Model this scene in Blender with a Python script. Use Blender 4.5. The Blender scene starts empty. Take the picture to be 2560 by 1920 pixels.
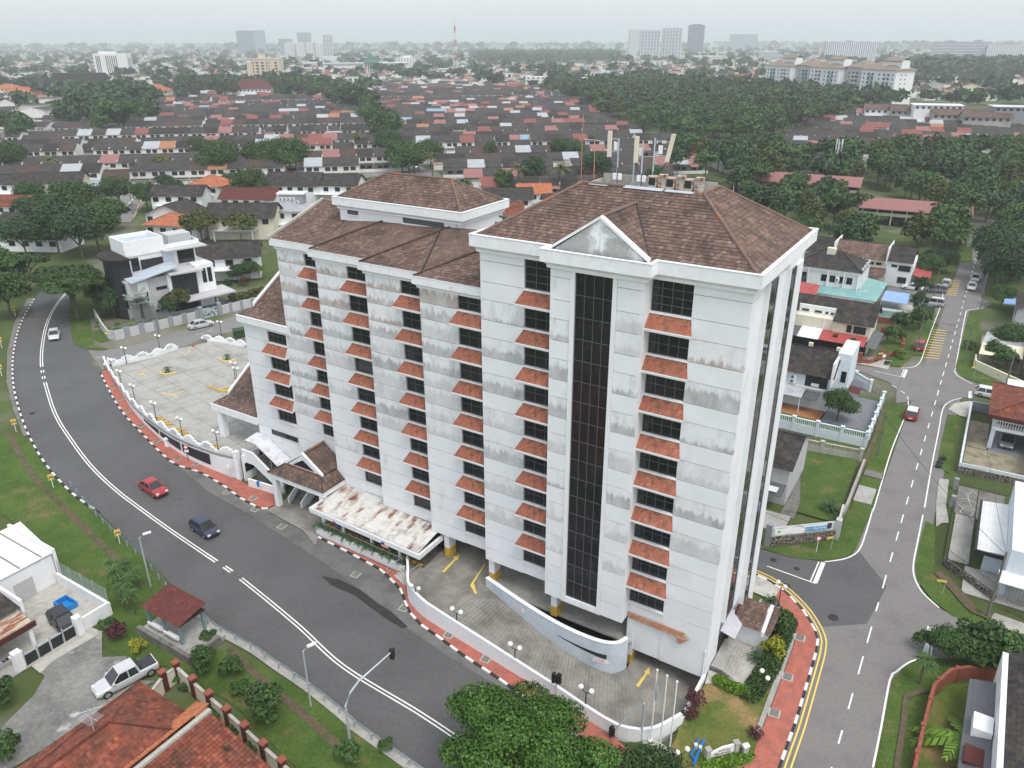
import bpy,bmesh,math,random
from mathutils import Vector,Matrix,noise
from mathutils.geometry import delaunay_2d_cdt
rnd=random.Random(11)
S=bpy.context.scene
COL=S.collection
PI=math.pi
R=math.radians
CAM_H,PITCH,ROLL,FPX=50.0,R(23.83),R(-0.15),1935.0
_cp,_sp,_cr,_sr=math.cos(PITCH),math.sin(PITCH),math.cos(ROLL),math.sin(ROLL)
FWD=Vector((0,_cp,-_sp));_r0=Vector((1,0,0));_u0=Vector((0,_sp,_cp))
RIGHT=_r0*_cr+_u0*_sr;UP=-_r0*_sr+_u0*_cr
cam_data=bpy.data.cameras.new('camera');cam=bpy.data.objects.new('camera',cam_data);COL.objects.link(cam)
cam_data.sensor_width=36;cam_data.lens=FPX/2560*36;cam_data.clip_start=0.5;cam_data.clip_end=60000
mw=Matrix.Identity(4)
for i,v in enumerate((RIGHT,UP,-FWD)):
 for j in range(3):mw[j][i]=v[j]
mw[2][3]=CAM_H
cam.matrix_world=mw
S.camera=cam
W=bpy.data.worlds.new('World');S.world=W;W.use_nodes=True
nt=W.node_tree;nt.nodes.clear()
sky=nt.nodes.new('ShaderNodeTexSky');sky.sky_type='NISHITA';sky.sun_disc=False
sky.sun_elevation=R(62);sky.sun_rotation=R(150);sky.dust_density=4;sky.air_density=1.2
b1=nt.nodes.new('ShaderNodeBackground');b1 .inputs[1].default_value=SKY_N=0.05
b2=nt.nodes.new('ShaderNodeBackground');b2 .inputs[0].default_value=(0.86,0.89,0.90,1);b2 .inputs[1].default_value=0.50
ad=nt.nodes.new('ShaderNodeAddShader');wo=nt.nodes.new('ShaderNodeOutputWorld')
nt.links.new(sky.outputs[0],b1 .inputs[0]);nt.links.new(b1 .outputs[0],ad.inputs[0]);nt.links.new(b2 .outputs[0],ad.inputs[1]);nt.links.new(ad.outputs[0],wo.inputs[0])
sl=bpy.data.lights.new('sun','SUN');sl.energy=1.0;sl.angle=R(25);sl.color=(1,0.97,0.93)
so=bpy.data.objects.new('sun',sl);COL.objects.link(so)
so.rotation_euler=(R(28),0,R(30));so.location=(0,0,300)
S.view_settings.view_transform='Standard';S.view_settings.look='None';S.view_settings.gamma=1
S.view_settings.exposure=0.87;S.view_settings.use_curve_mapping=False
S.cycles.max_bounces=6;S.cycles.diffuse_bounces=3;S.cycles.glossy_bounces=3;S.cycles.transmission_bounces=3
S.cycles.volume_bounces=2;S.cycles.transparent_max_bounces=6
S.cycles.use_denoising=True
YAW=R(-31.9)
OX,OY=16.374,50.367
def sstep(a,b,x):
 t=max(0.0,min(1.0,(x-a)/(b-a)));return t*t*(3-2*t)
def ter(x,y):
 s=(x+27)*-0.72+(y-79)*0.69
 return 3.25*sstep(0,56,s)
REG={'f':(0,0,2560),'a1':(0,0,860),'a2':(850,0,860),'a3':(1700,0,860),'a4':(0,640,860),'a5':(850,640,860),'a6':(1700,640,860),'a7':(0,1280,860),'a8':(850,1280,860),'a9':(1700,1280,860),'b3':(1160,1220,500),'b4':(1500,1360,500),'b5':(560,480,500),'b6':(560,880,500),'b8':(860,1080,500),'c1':(1890,1270,240),'c2':(1680,1780,220),'c4':(240,540,420),'c5':(1960,600,420),'c6':(1940,840,340),'c7':(660,1100,340),'c8':(540,1060,360),'e1':(580,40,420),'e2':(100,100,460),'e3':(1540,40,360),'e4':(1880,80,400),'e5':(2160,80,400),'h7':(2300,560,260),'h6':(0,1280,559.8),'h8':(2340,1190,546.8)}
def at(reg,x,y,z=None):
 x0,y0,wd=REG[reg];k=wd/2212
 px,py=x0+x*k,y0+y*k
 d=FWD+RIGHT*((px-1280)/FPX)+UP*(-(py-960)/FPX)
 zz=0.0 if z is None else z
 for _ in range(14 if z is None else 1):
  t=(zz-CAM_H)/d.z
  p=Vector((d.x*t,d.y*t,zz))
  if z is None:zz=ter(p.x,p.y)
 return p
def ats(reg,pts,z=None):return[at(reg,a,b,z)for a,b in pts]
class MB:
 def __init__(s):s.v=[];s.f=[];s.m=[];s.t=[]
 def face(s,pts,mi=0,t=0.5):
  n=len(s.v);s.v+=[tuple(p)for p in pts];s.f.append(tuple(range(n,n+len(pts))));s.m.append(mi);s.t.append(t)
 def box(s,x0,x1,y0,y1,z0,z1,mi=0,top=None):
  n=len(s.v)
  s.v+=[(x0,y0,z0),(x1,y0,z0),(x1,y1,z0),(x0,y1,z0),(x0,y0,z1),(x1,y0,z1),(x1,y1,z1),(x0,y1,z1)]
  for k,q in enumerate(((0,3,2,1),(4,5,6,7),(0,1,5,4),(1,2,6,5),(2,3,7,6),(3,0,4,7))):
   s.f.append(tuple(n+i for i in q));s.m.append(top if(k==1 and top is not None)else mi);s.t.append(0.5)
  return s
 def obox(s,c,a,b,h,mi=0):
  c,a,b,h=Vector(c),Vector(a),Vector(b),Vector(h);n=len(s.v)
  base=[c-a-b,c+a-b,c+a+b,c-a+b]
  s.v+=[tuple(p)for p in base]+[tuple(p+h)for p in base]
  for q in((0,3,2,1),(4,5,6,7),(0,1,5,4),(1,2,6,5),(2,3,7,6),(3,0,4,7)):
   s.f.append(tuple(n+i for i in q));s.m.append(mi);s.t.append(0.5)
  return s
 def prism(s,poly,z0,z1,mi=0,top=None):
  if sum(poly[i][0]*poly[(i+1)%len(poly)][1]-poly[(i+1)%len(poly)][0]*poly[i][1]for i in range(len(poly)))<0:poly=poly[::-1]
  n=len(s.v);k=len(poly)
  s.v+=[(p[0],p[1],z0)for p in poly]+[(p[0],p[1],z1)for p in poly]
  s.f.append(tuple(range(n+k-1,n-1,-1)));s.m.append(mi);s.t.append(.5)
  s.f.append(tuple(range(n+k,n+2*k)));s.m.append(mi if top is None else top);s.t.append(.5)
  for i in range(k):
   j=(i+1)%k;s.f.append((n+i,n+j,n+k+j,n+k+i));s.m.append(mi);s.t.append(.5)
  return s
 def solid(s,pts,thick,mi=0):
  pts=[Vector(p)for p in pts];d=Vector((0,0,-thick));n=len(pts)
  s.face(pts,mi);s.face([p+d for p in pts][::-1],mi)
  for i in range(n):
   j=(i+1)%n;s.face([pts[j],pts[i],pts[i]+d,pts[j]+d],mi)
  return s
 def tube(s,pts,r,n=6,mi=0,cap=True):
  pts=[Vector(p)for p in pts];k=len(pts);rr=r if isinstance(r,(list,tuple))else[r]*k;base=len(s.v)
  for i,p in enumerate(pts):
   d=(pts[min(i+1,k-1)]-pts[max(i-1,0)]).normalized()
   a=d.cross(Vector((0,0,1))if abs(d.z)<.9 else Vector((1,0,0))).normalized();b=d.cross(a)
   for j in range(n):
    w=2*PI*j/n;s.v.append(tuple(p+a*(rr[i]*math.cos(w))+b*(rr[i]*math.sin(w))))
  for i in range(k-1):
   for j in range(n):
    q=(base+i*n+j,base+i*n+(j+1)%n,base+(i+1)*n+(j+1)%n,base+(i+1)*n+j)
    s.f.append(q);s.m.append(mi);s.t.append(.5)
  if cap:
   s.f.append(tuple(base+j for j in range(n))[::-1]);s.m.append(mi);s.t.append(.5)
   s.f.append(tuple(base+(k-1)*n+j for j in range(n)));s.m.append(mi);s.t.append(.5)
  return s
 def ball(s,c,r,n=10,m=6,mi=0,sc=(1,1,1)):
  pts=[];rr=[]
  base=len(s.v)
  for i in range(m+1):
   a=PI*i/m
   for j in range(n):
    w=2*PI*j/n;s.v.append((c[0]+r*sc[0]*math.sin(a)*math.cos(w),c[1]+r*sc[1]*math.sin(a)*math.sin(w),c[2]+r*sc[2]*math.cos(a)))
  for i in range(m):
   for j in range(n):
    s.f.append((base+i*n+j,base+(i+1)*n+j,base+(i+1)*n+(j+1)%n,base+i*n+(j+1)%n));s.m.append(mi);s.t.append(.5)
  return s
 def mesh(s,name,mats,smooth=False):
  me=bpy.data.meshes.new(name);me.from_pydata(s.v,[],s.f)
  for m in(mats if isinstance(mats,(list,tuple))else[mats]):me.materials.append(MT[m]if isinstance(m,str)else m)
  me.polygons.foreach_set('material_index',s.m)
  if any(x!=.5 for x in s.t):
   at_=me.attributes.new('tint','FLOAT','FACE');at_.data.foreach_set('value',s.t)
  if smooth:me.polygons.foreach_set('use_smooth',[True]*len(s.f))
  me.update();return me
 def build(s,name,mats,parent=None,smooth=False,loc=None,rz=None):
  return link(name,s.mesh(name,mats,smooth),parent,loc,rz)
def link(name,me,parent=None,loc=None,rz=None):
 o=bpy.data.objects.new(name,me);COL.objects.link(o)
 if parent is not None:o.parent=parent
 if loc is not None:o.location=loc
 if rz is not None:o.rotation_euler=(0,0,rz)
 return o
def tag(o,label,cat,group=None):
 o['label']=label;o['category']=cat
 if group:o['group']=group
 return o
def thing(name,label,cat,loc=(0,0,0),rz=0,group=None):
 o=bpy.data.objects.new(name,None);COL.objects.link(o);o.empty_display_size=.3
 o.location=loc;o.rotation_euler=(0,0,rz);return tag(o,label,cat,group)
KIDS={}
def copy_tree(o,parent=None):
 c=o.copy();COL.objects.link(c);c.parent=parent
 if o.name not in KIDS:KIDS[o.name]=list(o.children)
 for ch in KIDS[o.name]:copy_tree(ch,c)
 return c
def struct(o):o['kind']='structure';return o
def stuff(o):o['kind']='stuff';return o
def smooth(pts,step=2.0):
 pts=[Vector((p[0],p[1]))for p in pts];out=[]
 for i in range(len(pts)-1):
  p0,p1,p2,p3=pts[max(i-1,0)],pts[i],pts[i+1],pts[min(i+2,len(pts)-1)]
  n=max(1,int((p2-p1).length/step))
  for k in range(n):
   t=k/n
   out.append(0.5*((2*p1)+(p2-p0)*t+(2*p0-5*p1+4*p2-p3)*t*t+(3*p1-p0-3*p2+p3)*t**3))
 out.append(pts[-1]);return out
def offset(pts,d):
 out=[]
 for i,p in enumerate(pts):
  t=(pts[min(i+1,len(pts)-1)]-pts[max(i-1,0)]).normalized()
  out.append(p+Vector((t.y,-t.x))*d)
 return out
def walk(pts,step):
 out=[];acc=0.0;nxt=0.0
 for a,b in zip(pts,pts[1:]):
  L=(b-a).length
  while nxt<=acc+L and L>0:
   t=(nxt-acc)/L;out.append((a+(b-a)*t,math.atan2(b.y-a.y,b.x-a.x)));nxt+=step
  acc+=L
 return out
def stripe(mb,pts,w,off,dash=None,mi=0,zf=None):
 pts=[Vector((p[0],p[1]))for p in pts]
 L,Rr=offset(pts,-w/2),offset(pts,w/2);acc=0
 zf=zf or ter
 for i in range(len(pts)-1):
  l=(pts[i+1]-pts[i]).length
  if dash is None or(acc%(dash[0]+dash[1]))<dash[0]:
   mb.face([(p.x,p.y,zf(p.x,p.y)+off)for p in(L[i],Rr[i],Rr[i+1],L[i+1])],mi)
  acc+=l
def inside(p,poly):
 x,y=p[0],p[1];r=False;n=len(poly)
 for i in range(n):
  a,b=poly[i],poly[(i+1)%n]
  if(a[1]>y)!=(b[1]>y)and x<(b[0]-a[0])*(y-a[1])/(b[1]-a[1])+a[0]:r=not r
 return r
def drape(name,pts,off,mats,L=5.0,parent=None,zf=None,skirt=0):
 zf=zf or ter
 P=[]
 for p in pts:
  q=Vector((p[0],p[1]))
  if not P or(q-P[-1]).length>.02:P.append(q)
 if(P[0]-P[-1]).length<.02:P.pop()
 n=len(P);x0,x1=min(p.x for p in P),max(p.x for p in P);y0,y1=min(p.y for p in P),max(p.y for p in P)
 L=max(L,math.sqrt((x1-x0)*(y1-y0)/6000));G=[]
 for i in range(int((x1-x0)/L)+1):
  for j in range(int((y1-y0)/L)+1):
   q=Vector((x0+(i+.5)*L,y0+(j+.5)*L))
   if inside(q,P):G.append(q)
 co,ed,fa,_,_,_=delaunay_2d_cdt(P+G,[(i,(i+1)%n)for i in range(n)],[list(range(n))],1,1e-4)
 bm=bmesh.new();vs=[bm.verts.new((c.x,c.y,0))for c in co]
 for q in fa:
  try:bm.faces.new([vs[i]for i in q])
  except ValueError:pass
 for v in bm.verts:v.co.z=zf(v.co.x,v.co.y)+off
 for q in bm.faces:
  q.normal_update()
  if q.normal.z<0:q.normal_flip()
 if skirt:
  be=[e for e in bm.edges if e.is_boundary]
  r=bmesh.ops.extrude_edge_only(bm,edges=be)
  for v in r['geom']:
   if isinstance(v,bmesh.types.BMVert):v.co.z-=skirt
 me=bpy.data.meshes.new(name);bm.to_mesh(me);bm.free()
 for m in(mats if isinstance(mats,(list,tuple))else[mats]):me.materials.append(MT[m])
 return link(name,me,parent)
MT={}
def M(name,c,c2=None,s=.5,mix=(.5,.65),var=.12,vs=1.2,rough=.85,metal=0,spec=.25,bump=0,bs=15,tint=0,rand=0,stretch=None,c3=None,s3=2.,mix3=(.55,.7),st3=None,line=None,world=False,rise=None):
 m=bpy.data.materials.new(name);m.use_nodes=True;n=m.node_tree.nodes;l=m.node_tree.links
 P=n['Principled BSDF'];P.inputs['Roughness'].default_value=rough;P.inputs['Metallic'].default_value=metal;P.inputs['Specular IOR Level'].default_value=spec
 tc=n.new('ShaderNodeTexCoord');co=tc.outputs['Object']
 if world:co=n.new('ShaderNodeNewGeometry').outputs['Position']
 def mapped(st):
  if st is None:return co
  mp=n.new('ShaderNodeMapping');mp.inputs['Scale'].default_value=st;l.new(co,mp.inputs['Vector']);return mp.outputs[0]
 def nz(scale,st=None,det=5):
  t=n.new('ShaderNodeTexNoise');t.inputs['Scale'].default_value=scale;t.inputs['Detail'].default_value=det;t.inputs['Roughness'].default_value=.6;l.new(mapped(st),t.inputs['Vector']);return t.outputs[0]
 def rng(x,a,b,c_=0.,d=1.):
  r=n.new('ShaderNodeMapRange');r.inputs[1].default_value=a;r.inputs[2].default_value=b;r.inputs[3].default_value=c_;r.inputs[4].default_value=d;l.new(x,r.inputs[0]);return r.outputs[0]
 def mixc(fac,A,B,mode='MIX'):
  k=n.new('ShaderNodeMix');k.data_type='RGBA';k.blend_type=mode;k.clamp_factor=True
  if isinstance(fac,(int,float)):k.inputs[0].default_value=fac
  else:l.new(fac,k.inputs[0])
  for sock,x in((k.inputs[6],A),(k.inputs[7],B)):
   if isinstance(x,(tuple,list)):sock.default_value=(*x[:3],1)
   else:l.new(x,sock)
  return k.outputs[2]
 cur=(*c,1)
 if c2:cur=mixc(rng(nz(s,stretch),*mix),cur,c2)
 if rise:
  sp=n.new('ShaderNodeSeparateXYZ');l.new(tc.outputs['Object'],sp.inputs[0]);up_=rng(sp.outputs[2],0,rise[1],.1,.95)
  su=n.new('ShaderNodeMath');su.operation='SUBTRACT';l.new(nz(rise[2],(1,1,.12),3),su.inputs[0]);l.new(up_,su.inputs[1])
  oi=n.new('ShaderNodeObjectInfo');s2_=n.new('ShaderNodeMath');s2_.operation='ADD';l.new(su.outputs[0],s2_.inputs[0]);l.new(rng(oi.outputs['Random'],0,1,-.3,.25),s2_.inputs[1]);f_=rng(s2_.outputs[0],-.12,.06);mu=n.new('ShaderNodeMath');mu.operation='MULTIPLY';l.new(f_,mu.inputs[0]);l.new(rng(nz(.9,(1,1,.5)),.3,.7,.35,1.),mu.inputs[1]);cur=mixc(mu.outputs[0],cur,rise[0])
 if c3:cur=mixc(rng(nz(s3,st3),*mix3),cur,c3)
 def scale_by(x):
  nonlocal cur
  h=n.new('ShaderNodeVectorMath');h.operation='SCALE'
  if isinstance(cur,tuple):h.inputs[0].default_value=cur[:3]
  else:l.new(cur,h.inputs[0])
  l.new(x,h.inputs[3]);cur=h.outputs[0]
 if var:scale_by(rng(nz(vs),.3,.7,1-var,1+var))
 if tint:
  a=n.new('ShaderNodeAttribute');a.attribute_name='tint';scale_by(rng(a.outputs['Fac'],0,1,1-tint,1+tint))
 if rand:
  a=n.new('ShaderNodeObjectInfo');scale_by(rng(a.outputs['Random'],0,1,1-rand,1+rand))
 if line:
  w=n.new('ShaderNodeTexWave');w.bands_direction=line[0];w.inputs['Scale'].default_value=2*PI/line[1]/20;w.inputs['Distortion'].default_value=0
  l.new(co,w.inputs['Vector'])
  bp=n.new('ShaderNodeBump');bp.inputs['Strength'].default_value=line[2];bp.inputs['Distance'].default_value=.05;l.new(w.outputs['Fac'],bp.inputs['Height']);l.new(bp.outputs[0],P.inputs['Normal'])
 elif bump:
  bp=n.new('ShaderNodeBump');bp.inputs['Strength'].default_value=bump;bp.inputs['Distance'].default_value=.04;l.new(nz(bs),bp.inputs['Height']);l.new(bp.outputs[0],P.inputs['Normal'])
 if isinstance(cur,tuple):P.inputs['Base Color'].default_value=cur
 else:l.new(cur,P.inputs['Base Color'])
 MT[name]=m;return m
M('white',(.74,.76,.78),var=.05,vs=.4,rough=.7,c2=(.58,.58,.56),s=.5,mix=(.6,.8),world=True,stretch=(1,1,.5))
M('white_trim',(.76,.78,.79),c2=(.42,.41,.38),s=1.3,mix=(.6,.85),var=.06,rough=.75)
M('stain_grey',(.73,.75,.77),c2=(.55,.56,.56),s=.9,mix=(.5,.72),var=.06,vs=3,rough=.8,stretch=(1.4,1.4,.5),world=True,rise=((.34,.35,.35),1.5,2.6))
M('stain_pale',(.73,.75,.77),c2=(.60,.61,.61),s=.8,mix=(.45,.7),var=.06,vs=3,rough=.8,stretch=(1.2,1.2,.45),world=True,rise=((.52,.53,.53),1.7,2.2))
M('stain_brown',(.73,.75,.77),c2=(.56,.54,.52),s=.9,mix=(.5,.7),var=.06,vs=3,rough=.8,stretch=(1.4,1.4,.5),world=True,rise=((.36,.30,.26),1.5,3.0))
M('pediment_plaster',(.72,.74,.75),c2=(.36,.37,.36),s=.6,mix=(.38,.54),var=.12,vs=4,rough=.9)
M('glass_dark',(.012,.013,.016),c2=(.03,.025,.022),s=.5,var=0,rough=.12,spec=.5)
M('glass_side',(.02,.022,.024),var=0,rough=.06,spec=.8)
M('frame_grey',(.10,.10,.11),var=0,rough=.5)
M('roof_brown',(.135,.085,.068),c2=(.20,.155,.135),s=2.2,mix=(.5,.7),var=.18,vs=.5,rough=.85,tint=.5,c3=(.075,.055,.048),s3=.35,mix3=(.5,.7))
M('roof_ridge',(.17,.12,.10),c2=(.30,.12,.07),s=.5,mix=(.55,.65),rough=.85)
M('awning_tile',(.31,.105,.07),c2=(.27,.14,.075),s=2.5,mix=(.45,.7),var=.15,vs=2,rough=.8,tint=.3,c3=(.07,.045,.035),s3=1.7,mix3=(.52,.68),rand=.1)
M('yellow',(.62,.38,.05),c2=(.4,.28,.1),s=3,var=.15,rough=.7)
M('concrete',(.36,.35,.325),c2=(.26,.255,.235),s=.35,mix=(.45,.7),var=.15,vs=3,rough=.9,bump=.2,c3=(.12,.115,.105),s3=.9,mix3=(.66,.78))
M('concrete_light',(.42,.41,.37),c2=(.27,.26,.23),s=.4,mix=(.5,.75),var=.15,vs=2,rough=.9,bump=.15)
M('concrete_dark',(.17,.165,.15),c2=(.10,.10,.09),s=.6,var=.2,vs=2,rough=.95)
M('ramp_concrete',(.26,.25,.225),c2=(.14,.135,.12),s=.5,mix=(.42,.68),var=.18,vs=4,rough=.95,bump=.5,bs=8)
M('asphalt',(.105,.105,.107),c2=(.088,.088,.09),s=.15,mix=(.4,.65),var=.1,vs=2.5,rough=.9,bump=.15,bs=40,c3=(.06,.06,.062),s3=.22,mix3=(.69,.73))
M('asphalt_light',(.20,.195,.19),c2=(.17,.165,.16),s=.2,var=.1,vs=2,rough=.9,bump=.1,bs=40)
M('asphalt_lane',(.185,.175,.17),c2=(.16,.15,.15),s=.3,var=.1,vs=3,rough=.9,c3=(.11,.11,.11),s3=.12,mix3=(.6,.72))
M('asphalt_patch',(.035,.035,.036),var=.2,rough=.9)
M('road_old',(.23,.225,.21),c2=(.14,.14,.135),s=.25,mix=(.42,.62),var=.2,vs=3,rough=.95,bump=.2,c3=(.46,.45,.42),s3=.35,mix3=(.6,.7))
M('paint_white',(.72,.72,.70),c2=(.45,.45,.44),s=2,mix=(.6,.8),var=.08,rough=.6)
M('paint_yellow',(.72,.52,.12),c2=(.5,.42,.2),s=2,mix=(.55,.75),var=.1,rough=.6)
M('black_paint',(.035,.035,.035),var=.2,rough=.7)
M('paver_red',(.40,.13,.095),c2=(.30,.11,.085),s=1.2,mix=(.42,.62),var=.15,vs=6,rough=.9,bump=.25,bs=12,c3=(.22,.15,.12),s3=.5,mix3=(.62,.75))
M('grass',(.072,.115,.024),c2=(.05,.09,.018),s=.35,mix=(.4,.62),var=.28,vs=5,rough=1,bump=.6,bs=6,c3=(.15,.125,.055),s3=.3,mix3=(.56,.72))
M('grass_dry',(.14,.14,.04),c2=(.085,.12,.025),s=.4,mix=(.4,.6),var=.25,vs=5,rough=1,bump=.5,bs=6,c3=(.27,.18,.085),s3=.3,mix3=(.52,.66))
M('soil',(.11,.085,.055),c2=(.06,.075,.03),s=.6,var=.25,vs=3,rough=1)
M('ground',(.07,.095,.03),c2=(.17,.16,.13),s=.02,mix=(.52,.6),var=.25,vs=.05,rough=1)
M('town_ground',(.20,.19,.175),c2=(.07,.10,.03),s=.03,mix=(.55,.62),var=.2,vs=.2,rough=1)
M('metal_grey',(.38,.40,.42),var=.06,rough=.45,metal=.3)
M('galv',(.45,.50,.54),var=.08,rough=.5,metal=.3)
M('black_metal',(.02,.02,.022),var=0,rough=.5)
M('globe',(.85,.85,.84),var=0,rough=.4)
M('wood_dark',(.06,.035,.025),var=.15,rough=.8)
# ================================================================ land, roads, pavements
def uvw(u,v,z=0.0):
 c,s_=math.cos(YAW),math.sin(YAW);return Vector((OX+u*c-v*s_,OY+u*s_+v*c,z))
RAMP_HOLE=[uvw(*q).xy for q in((-17,-7.2),(-4.5,-8.6),(-1.6,-7.4),(-.3,-4.5),(-.6,8),(-17,8))]
def land():
 def axis(lo,hi,near0,near1,fine):
  xs=[near0+i*fine for i in range(int((near1-near0)/fine)+1)]
  st=fine;x=xs[-1]
  while x<hi:st*=1.35;x+=st;xs.append(min(x,hi))
  st=fine;x=xs[0];pre=[]
  while x>lo:st*=1.35;x-=st;pre.append(max(x,lo))
  return pre[::-1]+xs
 xs=axis(-16000,16000,-110,70,2.0);ys=axis(-60,24000,36,130,2.0)
 mb=MB();nx=len(xs)
 for y in ys:
  for x in xs:
   z=ter(x,y)-.05
   if inside((x,y),RAMP_HOLE):z=-3.5
   mb.v.append((x,y,z))
 for j in range(len(ys)-1):
  for i in range(nx-1):
   mb.f.append((j*nx+i,j*nx+i+1,(j+1)*nx+i+1,(j+1)*nx+i));mb.m.append(0);mb.t.append(.5)
 struct(mb.build('ground','ground',smooth=True))
land()
near_edge=ats('f',[(x*2212/2212,y)for x,y in((150,585),(110,612),(75,645),(45,700),(30,760),(28,820),(40,880),(62,940),(100,1005),(155,1065),(215,1108),(279,1170),(322,1210),(373,1266),(453,1343),(551,1397),(672,1482),(743,1540),(902,1652),(1040,1760))])
bld_edge=ats('f',[(218,808),(242,855),(269,896),(309,939),(349,980),(383,1005),(430,1020),(477,1046),(524,1079),(564,1100)])
bld_edge2=ats('f',[(675,1155),(743,1189),(790,1214),(821,1231),(845,1253),(866,1276),(876,1303),(887,1326),(909,1350),(949,1378),(1003,1418),(1064,1458),(1110,1490),(1200,1556),(1290,1630)])
far_side=ats('f',[(205,575),(180,600),(158,640),(150,690),(160,725),(185,752)])
side_lo=ats('f',[(222,800),(242,785),(302,775),(386,755),(450,728),(497,718),(560,700),(640,672)])
side_hi=ats('f',[(190,757),(215,758),(269,751),(336,734),(413,711),(454,697),(497,687),(560,666),(640,640)])
right_corner=ats('a9',[(1060,2000),(900,1830),(750,1760),(600,1800)])
swk_out=ats('a9',[(470,400),(560,440),(640,490),(720,560),(800,650),(860,750),(885,830),(875,900),(850,990),(800,1160),(740,1360),(690,1500),(640,1640),(560,1880)])
edge_n=smooth(near_edge,2.0)
edge_b=smooth(bld_edge,1.5)+smooth(bld_edge2,1.5)
poly=edge_n+[Vector((2.0,30.0)),Vector((18,30)),Vector((17,37))]+edge_b[::-1]+smooth(far_side,2)[::-1]
struct(drape('road',poly,.0,'asphalt',4))
struct(drape('side_street',smooth(side_hi,3)+[p.xy for p in side_lo[::-1]],.012,'asphalt_light',4))
LD=Vector((-math.sin(YAW),math.cos(YAW)))
LC=Vector((45.4,76.0));LN=Vector((LD.y,-LD.x))
def lane(s,n):p=LC+LD*s+LN*n;return Vector((p.x,p.y))
struct(drape('lane',[lane(-52,-3.1),lane(-30,-9.5),lane(-19,-8.0),lane(-12,-3.6),lane(0,-3.1),lane(190,-3.1),lane(190,3.1),lane(0,3.1),lane(-52,3.1)],.012,'asphalt_lane',12))
wst=ats('a9',[(400,420),(520,240),(700,290),(930,320),(1080,285),(1150,250),(1330,480),(1200,720),(900,740),(860,650),(760,540),(640,460)])
struct(drape('west_street',[p.xy for p in wst],.024,'asphalt',4))
est=ats('a9',[(1490,340),(1510,440),(1580,540),(1670,620),(1800,690),(2000,760),(2300,900),(2300,1060),(2100,980),(1900,950),(1580,940),(1450,980),(1360,1060),(1240,1000),(1300,600)])
struct(drape('east_street',[p.xy for p in est],.020,'asphalt_lane',4))
wst2=ats('a6',[(1090,690),(1240,720),(1430,722),(1540,690),(1600,760),(1560,860),(1500,930),(1390,950),(1390,850),(1340,810),(1230,770),(1140,740),(960,690),(960,660)])
struct(drape('upper_street',[p.xy for p in wst2],.028,'asphalt_lane',4))
est2=ats('a6',[(1755,730),(1770,770),(1880,822),(2000,850),(2300,870),(2300,960),(1880,900),(1760,925),(1690,970),(1640,900)])
struct(drape('cross_street',[p.xy for p in est2],.020,'asphalt_lane',4))
est3=ats('a6',[(1860,230),(1880,260),(1980,290),(2010,310),(1930,345),(1850,352),(1790,350)])
struct(drape('upper_cross_street',[p.xy for p in est3],.020,'asphalt_lane',6))
wst3=ats('a6',[(1330,195),(1500,205),(1560,245),(1680,240),(1760,200),(1730,320),(1660,290),(1560,300),(1330,230)])
struct(drape('upper_west_street',[p.xy for p in wst3],.024,'asphalt_lane',6))
mk=MB()
cl=smooth(ats('f',[(165,610),(128,650),(105,690),(93,735),(90,790),(104,850),(122,900),(150,945),(195,1005),(250,1058),(313,1106),(445,1198),(520,1250),(640,1348),(742,1440),(905,1540),(1010,1612),(1100,1690)]),.5)
def dist(pts,p):return min(range(len(pts)),key=lambda i:(pts[i]-p.xy).length)
d0,d1=dist(cl,at('f',96,785)),dist(cl,at('f',104,830));d2,d3=dist(cl,at('f',449,1199)),dist(cl,at('f',520,1251))
for sgn in(-.16,.16):
 pl=offset(cl,sgn)
 stripe(mk,pl[:d0+1],.13,.02);stripe(mk,pl[d1:d2+1],.13,.02);stripe(mk,pl[d3:],.13,.02)
 stripe(mk,pl[d0:d1+1],.16,.02,(1.3,1.4));stripe(mk,pl[d2:d3+1],.16,.02,(1.5,1.5))
ln=[lane(-52+.5*i,0)for i in range(480)]
stripe(mk,ln,.13,.034,(2.0,2.5))
def wl(reg,pts,w=.15,dash=None,off=.045,mb=None):stripe(mb or mk,smooth([p for p in ats(reg,pts)],.5),w,off,dash)
wl('a6',[(1240,1646),(1290,1480),(1360,1250),(1440,1050),(1468,975)]);wl('a9',[(930,322),(1050,305),(1120,275),(1160,230),(1200,120),(1240,-20)])
wl('a6',[(1468,960),(1462,905),(1420,868),(1340,818)],.15,(1.2,.9));wl('a6',[(1420,722),(1500,715),(1545,680),(1575,600),(1620,470),(1680,310),(1690,240)])
wl('a6',[(1250,742),(1420,778)],.13);wl('a9',[(560,350),(700,400),(870,462)],.13);wl('a9',[(838,448),(893,322)],.13)
wl('a9',[(868,458),(922,326)],.42);wl('a6',[(1435,782),(1456,732)],.45);wl('a6',[(1420,778),(1440,730)],.12)
wl('a6',[(1572,1620),(1620,1340),(1660,1140),(1690,985),(1740,935),(1810,915)],.15);wl('a9',[(1562,20),(1530,180),(1500,340),(1510,430),(1560,520),(1665,618)])
wl('a6',[(1755,830),(1750,880),(1770,730),(1800,560),(1835,380),(1855,350),(1950,338)][2:],.15);wl('a6',[(1762,735),(1790,775),(1880,825)])
wl('a6',[(1860,915),(1866,870)],.35);wl('a6',[(1874,915),(1880,870)],.12)
wl('a9',[(1240,1646),(1290,1400),(1350,1080),(1390,1030),(1480,965),(1570,940)],.16);wl('a9',[(1572,935),(1608,740)],.45);wl('a9',[(1612,920),(1636,755)],.13);wl('a9',[(1612,740),(1760,780),(1910,838)],.13);wl('a9',[(2040,880),(2110,900)],.15)
wl('c4',[(1310,1565),(1420,1545)],.12);wl('c4',[(1470,1525),(1540,1500)],.12);wl('a4',[(610,660),(700,640)],.1,(1,1.5))
wl('a8',[(930,1140),(960,1160)],.35);wl('a8',[(965,1145),(995,1150)],.35)
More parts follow.
